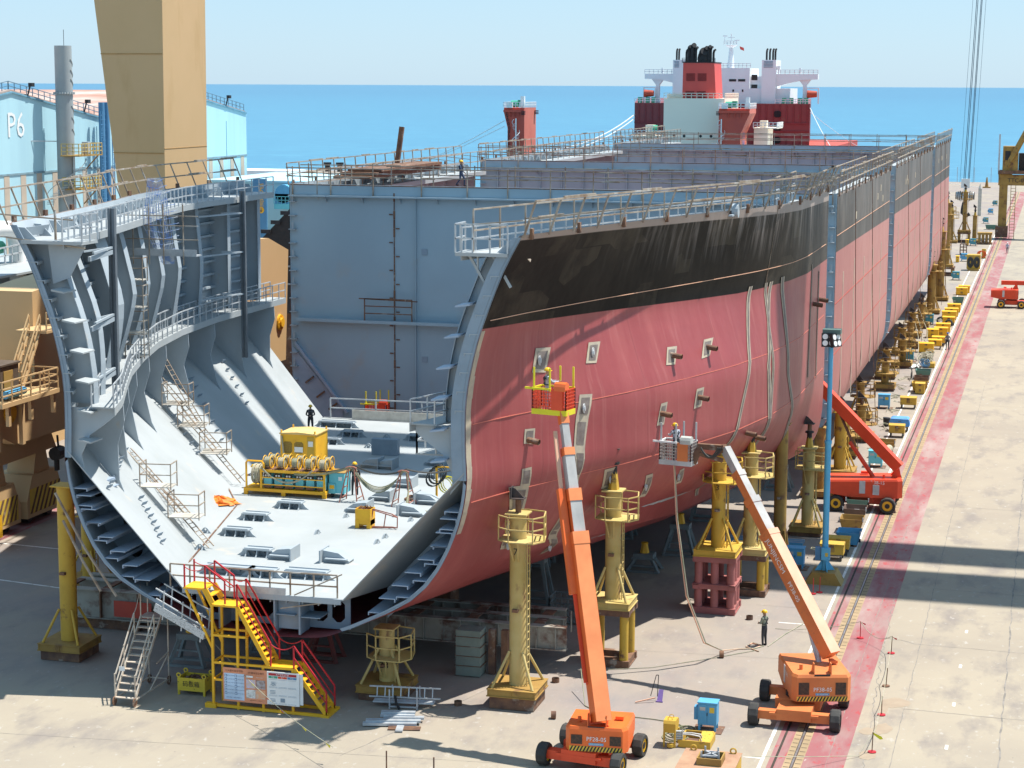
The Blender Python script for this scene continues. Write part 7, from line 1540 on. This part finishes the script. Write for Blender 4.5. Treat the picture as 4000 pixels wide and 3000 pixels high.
for x, y, lab, lie in ((-20.67,82.9,"short rusty pipe ring on the concrete right of the nearest column",0),(-19.5,77.9,"rusty pipe ring standing on edge left of the PF28-05 lift",1),(-14.14,88.8,"rusty pipe ring on edge in mid yard below the standing worker",1),(-13.88,95.8,"rusty pipe ring upright on its end near the red pillared tower",0),(-23.9,78.5,"small pipe ring in front of the nearest column's foot",0)):
    c = Vector((x,y,.16 if lie else .0)); mb = MB()
    if lie: mb.cyl(c-Vector((.1,.02,0)), c+Vector((.1,.02,0)), .17, n=16, caps=False).cyl(c-Vector((.1,.02,0)), c+Vector((.1,.02,0)), .145, n=16, caps=False)
    else: mb.cyl(c, c+Vector((0,0,.2)), .17, n=16, caps=False).cyl(c, c+Vector((0,0,.2)), .145, n=16, caps=False)
    single(mb, "pipe_ring", RUSTM, lab, "pipe ring", (x,y,0), "cut pipe rings lying in the yard")
BR = thing("dust_pan", "long handled purple dustpan and broom standing on the concrete", "dustpan", (-15.9, 81.4, 0))
wb(MB().add([(-15.75,81.35,.02),(-15.5,81.3,.02),(-15.5,81.6,.5),(-15.7,81.6,.5)], [(0,1,2,3)]).box(-15.78,-15.48,81.3,81.36,.0,.06), "pan", M_("purple_plastic", (.25,.16,.42), rough=.5), BR); wb(MB().bar((-15.8,81.3,.2),(-16.6,80.9,.05),.05), "broom_handle", SALM, BR); wb(MB().bar((-16.05,81.5,.2),(-15.85,81.7,1.1),.03).bar((-15.75,81.5,.2),(-15.75,81.7,1.1),.03).bar((-15.85,81.7,1.1),(-15.75,81.7,1.1),.03), "pan_handle", BLK, BR)
# barrier posts and rope with pennants
posts = [(-8.2,93.9,"first barrier post, red, standing on the red strip"),(-6.54,91.7,"dark barrier post at right edge of the red strip, farthest up"),(-6.34,86.4,"dark barrier post above the larger damp patch"),(-6.18,82.2,"dark barrier post just below the larger damp patch"),(-6.14,77.3,"barrier post with a yellow pennant, nearest to us"),(-11.97,101.8,"left of three red barrier posts by the lamp pole foot"),(-11.41,101.7,"middle of three red barrier posts by the lamp pole foot"),(-11.12,102.1,"right of three red barrier posts by the lamp pole foot")]
for k, (x, y, lab) in enumerate(posts):
    root = thing("barrier_post", lab, "barrier post", (x, y, 0), 0, "weighted barrier posts"); MB().cyl((0,0,0.008),(0,0,.05),.17,n=16).build("base", REDP if k != 2 else RUSTM, root); MB().cyl((0,0,.05),(.02*(k % 3),0,.85),.022,n=8).build("rod", REDP if k in (0,5,6,7) else RUSTM, root)
    if k in (0, 1): MB().add([(0,0,.82),(.25,.03,.74),(.22,.05,.66)], [(0,1,2)]).build("pennant", REDP, root)
    if k == 4: MB().add([(.02,0,.84),(.36,.05,.68),(.42,.05,.58),(.30,.02,.56),(.05,0,.74)], [(0,1,2,3,4)]).build("pennant", BAND, root)
mb = MB(); PP = [posts[4],posts[3],posts[2],posts[1],posts[0]]
for a, b in zip(PP, PP[1:]): mb.tube(catenary((a[0],a[1],.84),(b[0],b[1],.84),.42,10), .014, 4)
mb.tube([(-8.2,93.9,.84),(-9.2,94.0,.5),(-11.5,94.3,.05),(-12.4,94.4,.03)], .014, 4); mb.tube([(-6.14,77.3,.8),(-6.6,76.6,.05),(-8.5,74.6,.5),(-12,72.5,.9)], .014, 4)
single(mb, "barrier_rope", CABLE, "slack thin rope strung between the weighted barrier posts", "rope", (-6.2,82,.6))
RP = thing("pennant_rope", "thin rope with red and yellow pennants running in front of the notice boards", "rope", (-29, 72, .8))
ra, rb = Vector((-34.6,77.2,2.2)), Vector((-26.3,69.6,.85)); P = catenary(ra, rb, .35, 16); wb(MB().tube(P, .014, 4), "rope", CABLE, RP)
for k, t in enumerate((3,5,7,9,12,15)):
    p = P[t]; wb(MB().add([p, p+Vector((.28,-.12,-.10)), p+Vector((.22,-.05,-.22)), p+Vector((.06,0,-.08))], [(0,1,2,3)]), "pennant", REDP if k % 3 == 0 or k == 2 else BAND, RP)
for k, (x, y) in enumerate(((-24.2,69.9),(-22.2,69.7))): single(MB().cyl((x,y,0),(x,y,.8),.03,n=8), "thin_post", RUSTM, ("left" if k == 0 else "right")+" of two thin rusty posts at the bottom edge", "post", (x,y,0), "thin posts at the bottom edge")
# hoses from the grey basket
DH = thing("drop_hose", "two pale hoses hanging from the grey lift basket to the concrete", "hose", (-15.5, 89, 0))
for k in range(2): wb(MB().tube([(-16.1+.03*k,86.35,9.5),(-15.95+.05*k,86.4,7.0),(-15.5+.08*k,86.7,3.4),(-14.8+.1*k,87.6,1.0),(-14.2,89.3,.2),(-13.6,90.3,.04),(-12.9,90.6,.03),(-12.6+.1*k,91.2,.03),(-13.1,91.5+.1*k,.03),(-13.3,90.8,.04),(-12.6,90.2,.03)], .03, 5), "hose", CABLE if k else SALM, DH)
HL = single(MB().tube([(-12.3,91.2,.03),(-11.8,93.5,.03),(-11.2,95.6,.03),(-10.9,97.5,.03),(-11.3,99.5,.03),(-12.2,101,.03)], .022, 4).tube([(-20,84.8,.03),(-17,86.2,.03),(-14.5,88.5,.03),(-12.8,90.3,.03)], .018, 4), "yard_hose", CABLE, "thin hose snaking over the concrete behind the lone worker", "hose", (-11.5,95,0))
# ================================================================ lamp pole and the equipment line
LP = thing("lamp_pole", "tall slim sky blue lamp pole on an ochre base, right of the hull", "lamp pole", (-11.14, 104.5, 0))
MB().prism([(-1.0,0),(1.0,0),(.62,.66),(-.62,.66)], lambda a, z: (a,-.75,z), (0,1.5,0)).build("base_block", OCH, LP)
SKB = M_("pole_blue", (.10,.42,.66), (.09,.38,.60), 1, rough=.45)
MB().cyl((0,0,.66),(0,0,7.6),.17,n=16).cyl((0,0,7.6),(0,0,7.75),.2,n=16).cyl((0,0,7.75),(0,0,12.85),.13,n=16).build("pole", SKB, LP, smooth=True)
for t in range(4): a = t*math.pi/2+.4; MB().prism([(.1,.66),(.55,.66),(.15,1.25)], lambda q, z, a=a: (q*math.cos(a),q*math.sin(a),z), (.03*math.sin(a),-.03*math.cos(a),0)).build("fin", SKB, LP)
MB().box(-.16,.3,-.42,-.17,1.3,1.95).build("control_box", SKB, LP); MB().box(.05,.2,-.43,-.42,1.5,1.7).build("sticker", HAZ_Y, LP); MB().box(-.5,-.2,-.3,0,1.25,1.95).build("cable_box", PIPEB, LP)
for rz_, dx in ((.15,-.12),(1.05,.28)):
    c, s = math.cos(rz_), math.sin(rz_); Mx = Matrix.Translation((dx,-.25,13.2)) @ Matrix(((c,-s,0),(s,c,0),(0,0,1))).to_4x4() @ Matrix.Rotation(R(-12),4,'X'); o_ = MB().box(-.36,.36,-.06,.14,-.36,.36,Mx).build("floodlight", BLK, LP)
    for a in (-.17,.17):
        for b in (-.17,.17): MB().cyl(Mx@Vector((a,-.075,b)), Mx@Vector((a,-.06,b)), .145, n=16).build("lens", WHITE, o_)
MB().box(-.45,.5,-.2,.5,13.5,13.75).build("top_tray", M_("tray_green", (.12,.2,.18), rough=.6), LP)
def skip(label, x, y, m, w=1.4, d=1.5, h=.85, rz=0, fill=None):
    root = thing("skip", label, "skip", (x, y, 0), rz, "open steel skips along the white line")
    tp, bt = (w/2, d/2), (w/2-.18, d/2-.2)
    for s in (-1, 1):
        MB().strip([Vector((-bt[0],s*bt[1],.12)),Vector((bt[0],s*bt[1],.12))],[Vector((-tp[0],s*tp[1],h)),Vector((tp[0],s*tp[1],h))],(0,-.04*s,0)).build("end_plate", m, root)
        MB().strip([Vector((s*bt[0],-bt[1],.12)),Vector((s*bt[0],bt[1],.12))],[Vector((s*tp[0],-tp[1],h)),Vector((s*tp[0],tp[1],h))],(-.04*s,0,0)).build("side_plate", m, root)
        MB().box(s*.4-.08,s*.4+.08,-bt[1],bt[1],0,.12).build("skid", RUSTM, root); MB().bar((s*tp[0],-tp[1],h-.1),(s*tp[0],-tp[1],h+.15),.06).build("lifting_post", GALV, root)
    MB().box(-bt[0],bt[0],-bt[1],bt[1],.12,.15).build("floor", RUSTM, root)
    mb = MB(); r_ = random.Random(int(y*10))
    for i in range(34): a, b = r_.uniform(-bt[0],bt[0]), r_.uniform(-bt[1],bt[1]); mb.bc((a,b,.3+r_.random()*.2),(r_.uniform(.08,.4),r_.uniform(.06,.3),r_.uniform(.04,.2)))
    mb.build("scrap", fill or RUSTM, root); return root
GSK = M_("skip_green", (.08,.20,.16), (.1,.16,.13), 2, rough=.6)
skip("teal green empty skip nearest the red orange lift's wheels", -11.15, 123.2, GSK); skip("rusty brown skip with pale scrap, second from the lift's wheels", -11.05, 120.4, M_("skip_brown", (.13,.08,.06), rough=.8), fill=GALV); skip("ochre skip with a small yellow box on its front, third from lift's wheels", -10.95, 117.4, OCH); skip("blue skip full of dark scrap beside the white line", -10.75, 113.7, BLUE, fill=BLK)
skip("ochre skip full of brown cable behind the long red orange boom", -11.2, 144.3, OCH, fill=CABLE); skip("yellow skip in front of the two green ones by the bicycle", -10.75, 174.4, YEL); skip("rusty skip between the yellow and green ones by the bicycle", -10.85, 178, RUSTM); skip("dark green skip beside the black bicycle", -10.95, 182.3, GSK)
skip("green skip of silver scrap among far yellow boxes", -11.0, 247.3, GSK, fill=GALV); skip("flat green skip with white scrap far out on the quay", -11.4, 380.5, GSK, 2.1, fill=WHITE)
def tool_cart(label, x, y, m=YEL, w=1.3, d=.9, h=1.1, wheels=True, rz=0, grp="yellow tool chests along the white line"):
    root = thing("tool_chest", label, "tool chest", (x, y, 0), rz, grp); z0 = .34 if wheels else .08
    MB().box(-w/2,w/2,-d/2,d/2,z0,h-.18).build("body", m, root); MB().prism([(-d/2-.03,h-.2),(d/2+.03,h-.2),(d/2+.03,h-.1),(0,h),(-d/2-.03,h-.1)], lambda a, z: (-w/2-.03,a,z), (w+.06,0,0)).build("lid", m, root)
    MB().box(-.12,.12,-d/2-.05,-d/2-.03,h-.3,h-.15).build("hasp", RUSTM, root); MB().box(-w*.1,w*.12,-d/2-.02,-d/2,z0+.15,z0+.4).build("label_plate", OCH, root)
    if wheels:
        for a in (-w/2+.12,w/2-.12):
            for b in (-d/2,d/2):
                mb = MB(); ring(mb, Vector((a,b,.18)), .16, (0,.3,0), (0,0,1), .03, 10); mb = MB().cyl((a-.04,b,.18),(a+.04,b,.18),.18,n=12); mb.build("wheel", RUB, root)
        mb = MB().tube([(-w/2,-.2,.45),(-w/2-.5,-.2,.55),(-w/2-.55,-.2,.55),(-w/2-.55,.2,.55),(-w/2-.5,.2,.55),(-w/2,.2,.45)], .022, 4); mb.build("pull_handle", CABLE, root)
    else: MB().box(-w/2+.05,w/2-.05,-d/2+.05,d/2-.05,0,.08).build("skid", RUSTM, root)
    return root
TL = [("ochre wheeled chest right behind the blue lamp pole",-11.3,109.9,1.3,1),("ochre wheeled chest just beyond the one behind the lamp pole",-11.1,111.4,1.2,1),("yellow wheeled chest with a paint bucket hooked on its front",-10.9,150.9,1.15,1),("yellow wheeled cart with pull bar, alone on the concrete",-11.05,164.9,1.3,1),
 ("small yellow chest on feet at the front of the yellow skip",-10.65,173.2,.8,0),("yellow chest left of the man in grey shirt, front one",-11.2,203.9,1.3,1),("long low yellow chest behind the cable heap",-11.9,200.9,1.5,0),("yellow chest just behind the man in grey shirt",-11.0,206.5,1.3,1),("low yellow box two behind the grey shirted man, nearer the hull",-12.0,212.9,1.2,0),("yellow chest with white cloth on lid, farther along",-11.2,214.5,1.4,0),("yellow chest in the closely packed group, middle of row",-11.2,218.3,1.5,0),
 ("yellow chest by black tyres in the packed row",-10.95,224.9,1.3,1),("wide yellow chest before the green scrap skip, front",-11.2,230.6,1.6,0),("yellow chest directly behind the wide front one",-11.1,233.8,1.5,0),("yellow flat box next to the green scrap skip",-11.05,238.6,1.5,0),("double yellow chest standing apart beyond the green scrap skip",-11.1,258.5,1.4,0),("yellow chest touching the apart standing double one",-10.9,261.2,1.4,0),("small yellow box on legs near far blue cabinets",-14.0,307.3,.5,0),("tiny yellow box on legs by the far column table",-14.05,340.8,.5,0)]
for lab, x, y, w, wh in TL: tool_cart(lab, x, y, w=w, wheels=bool(wh), m=YBRI if y > 195 else YEL, h=1.05)
BT = tool_cart("wheeled chest covered by a bright blue tarpaulin", -10.9, 153.6, w=1.4, h=1.0, grp=None); mb = MB()
rows = []
for z, k in ((.45,1.07),(.75,1.05),(1.0,1.0),(1.1,.8),(1.14,.3)): rows.append([((.72*k+rnd.uniform(-.03,.03))*(1 if a in (1,2) else -1), (.5*k+rnd.uniform(-.03,.03))*(1 if a in (2,3) else -1), z+rnd.uniform(-.04,.04)) for a in (0,1,2,3)]); rows[-1].append(rows[-1][0])
mb.grid(rows); mb.build("tarpaulin", M_("tarp_blue", (.10,.32,.66), (.08,.26,.56), 4, rough=.5), BT)
CB = "welding cabinets standing along the hull"
for lab, x, y, m, rz in (("blue cabinet left of the lamp pole's ochre base",-13.04,107.2,BLUE,0),("sky blue tall cabinet with hose rail under the column row",-13.0,164.3,BLUE,0),("teal cabinet beside the white sheet on the ground",-13.1,193.5,TEAL,0),("small teal cabinet next to the packed yellow chests",-13.1,224.8,TEAL,0),("pale teal cabinet behind the red orange boom's cylinder",-11.4,138.3,CYAN,0),("teal cabinet on a rusty base beside the tall columns",-12.8,278.5,TEAL,0),("blue cabinet left of the large yellow hose container",-13.05,309.2,BLUE,0),("blue cabinet in front of the far column table",-13.05,340.1,TEAL,0),("far blue cabinet by the slim caged column, nearest of three",-12.95,397.2,TEAL,0),("far blue cabinet, middle of three beyond the hook",-12.98,426.6,BLUE,0),("farthest blue cabinet of three, near the rail crane's beam",-13.0,457,TEAL,0)):
    cabinet(lab, x, y, m, 1.15, .95, .7, rz, True, CB, sidebox=y > 190)
YC = thing("hose_container", "large yellow container with two black hose coils on its near face", "container", (-11.1, 294.4, 0))
MB().box(-.95,.95,-1,1,.25,2.3).build("body", YEL, YC); MB().box(-.8,.8,-1.3,-.9,0,.3).build("skid", OCH, YC)
for x in (-.42,.48): mb = MB(); [ring(mb, Vector((x,-1.06,1.25)), q, (1,0,0), (0,0,1.9), .07, 18) for q in (.16,.24,.32,.40)]; mb.build("hose_coil", HOSEB, YC)
OH = thing("gas_post", "yellow gas post draped with orange hoses beyond the container", "post", (-10.4, 315.3, 0)); MB().box(-.3,.3,-.3,.3,0,1.5).build("post_body", YEL, OH); mb = MB(); [ring(mb, Vector((-.5+.1*k,-.35,.7)), .5, (1,0,0), (0,0,1), .05, 12) for k in range(5)]; mb.build("hose_coil", ORG, OH)
TB = thing("pillar_table", "heavy ochre pillared stand beside the far white line", "stand", (-11.3, 344.5, 0)); MB().box(-1.2,1.2,-1.1,1.1,1.65,2.0).build("top", OCH, TB); MB().box(-1.25,1.25,-1.15,1.15,0,.25).build("base", RUSTM, TB)
for a in (-.9,-.3,.3,.9):
    for b in (-.8,.8): MB().cyl((a,b,.25),(a,b,1.65),.2,n=10).build("pillar", OCH, TB)
LC = thing("ladder_cage", "brown personnel cage with sloped rails beside the tall ochre columns", "cage", (-13.8, 321.5, 0)); mb = MB(); railing(mb, [(-.5,-.7,.2),(.5,-.7,.2),(.5,.9,.2),(-.5,.9,.2),(-.5,-.7,.2)], 1.5, .5, 3, .04); mb.bar((-.4,-.7,1.7),(-.2,.9,3.2),.06).bar((.4,-.7,1.7),(.4,.9,3.2),.06); mb.build("cage_rail", RUSTM, LC); MB().box(-.5,.5,-.7,.9,.1,.2).build("cage_floor", BLK, LC)
# coils, bicycle, sheet, sack
CH = thing("cable_heap", "tangled heap of tan welding cables on a yellow reel frame", "cables", (-11.2, 190.2, 0)); mb = MB(); r5 = random.Random(3)
for j in range(26): ring(mb, Vector((r5.uniform(-.35,.35),r5.uniform(-.4,.6),.3+r5.random()*1.1)), r5.uniform(.25,.5), (1,r5.uniform(-.5,.5),0), (0,r5.uniform(.2,1),r5.uniform(.2,1)), .03, 12)
mb.build("cable", CABLE, CH); MB().box(-.1,.8,-.7,.9,.05,.45).build("reel_frame", YEL, CH); mb = MB()
for j in range(8): ring(mb, Vector((-.1+r5.uniform(-.2,.2),-.7,.35+r5.random()*.2)), .3, (1,0,0), (0,.4,1), .03, 12)
mb.build("blue_hose", PIPEB, CH)
CR = thing("coil_rack", "yellow frame with silver and tan cable drums behind the boom", "cable rack", (-11.35, 142.0, 0)); MB().box(-.7,.75,-.6,.6,.05,.25).build("frame", YEL, CR)
for k in range(3): MB().cyl((-.5+.45*k,-.4,.55),(-.35+.45*k,.5,.6),.28,n=14).build("drum", CABLE if k % 2 == 0 else GALV, CR)
BI = thing("bicycle", "black bicycle leaning at the dark green skip", "bicycle", (-12.0, 181.9, 0))
for y in (-.5,.5): mb = MB(); ring(mb, Vector((0,y,.34)), .33, (0,1,0), (0,0,1), .03, 18); mb.bar((0,y,.02),(0,y,.66),.015).bar((0,y-.32,.34),(0,y+.32,.34),.015); mb.build("wheel", RUB, BI)
MB().bar((0,-.5,.34),(0,-.1,.75),.04).bar((0,.42,.8),(0,-.1,.75),.04).bar((0,.42,.8),(0,.05,.32),.04).bar((0,.5,.34),(0,.4,.95),.04).bar((0,-.5,.34),(0,.05,.32),.03).bar((0,.05,.32),(0,-.15,.88),.04).build("frame", BLK, BI); MB().bc((0,-.17,.92),(.14,.24,.06)).build("saddle", BLK, BI); MB().bar((-.28,.38,.98),(.28,.38,.98),.035).build("handlebar", GALV, BI)
mb = MB(); rows = [[(-.6+.2*i+rnd.uniform(-.04,.04), -.9+.3*j, .06+.22*rnd.random()) for i in range(7)] for j in range(7)]; mb.grid(rows); o_ = mb.build("white_sheet", WHITE); o_.location = (-12.4,189.6,0); tag(o_, "crumpled white sheet on the ground before a teal cabinet", "sheet")
mb = MB(); rows = [[(-.4+.2*i, -.4+.2*j, .05+.25*rnd.random()) for i in range(5)] for j in range(5)]; mb.grid(rows); o_ = mb.build("blue_sheet", M_("sheet_paleblue", (.35,.52,.72), (.5,.6,.75), 4, rough=.6)); o_.location = (-12.9,104.9,0); tag(o_, "pale blue plastic sheet heaped left of the lamp pole base", "sheet")
single(MB().cyl((-12.1,155.4,0),(-12.05,155.4,.7),.2,.3,n=10), "refuse_sack", BLK, "black refuse sack standing left of the blue tarpaulin cart", "sack", (-12.1,155.4,0))
for k, (x, y) in enumerate(((-10.85,224.0),(-11.9,226.3),(-10.7,207.8))): mb = MB(); ring(mb, Vector((x,y-.6,.4)), .34, (1,0,0), (0,.3,1), .12, 14); single(mb, "old_tyre", RUB, "old black tyre leaning on the yellow chests", "tyre", (x,y,0), "old tyres by the tool chests")
mb = MB(); r6 = random.Random(9)
for k in range(16):
    y = 134+k*6.2+r6.uniform(-2,2); x = -12.6+r6.uniform(-.6,.5); mb.tube([(x+r6.uniform(-.7,.7),y+r6.uniform(-1.6,1.6),.04+.1*r6.random()) for _ in range(7)], .03, 4)
tag(mb.build("loose_cables", CABLE), "loose tangle of cables strewn between columns and tool chests", "cables", kind="stuff")
for k in range(3): mb = MB().tube([(-13.0-.3*k,200+7*k,3.0),(-12.6-.2*k,199+7*k,1.8),(-12.4,197+7*k,.9),(-12.3,194+7*k,.1)], .035, 4); single(mb, "hanging_cable", CABLE, "tan cables drooping from low columns to the tool chests", "cable", (-12.6,199+7*k,0), "cables drooping from the low columns")
SB = thing("steel_bundle", "bundle of steel lengths on the ground in the gap under the hull", "steel bundle", (-15.5, 113, 0)); 
for k in range(6): MB().box(-18.5+15.5,-13.3+15.5,-.6+.2*k,-.5+.2*k,.05,.2).build("steel_length", GALV if k % 2 else BLUE, SB)
CGE = thing("wire_cage", "grey wire stillage in the shade right of the girder frame", "cage", (-22.6, 93, 0)); mb = MB(); railing(mb, [(-.8,-.6,.1),(.8,-.6,.1),(.8,.6,.1),(-.8,.6,.1),(-.8,-.6,.1)], 1.2, .3, 4, .03); mb.build("mesh", TM, CGE); MB().box(-.8,.8,-.6,.6,.05,.1).build("floor", TM, CGE)
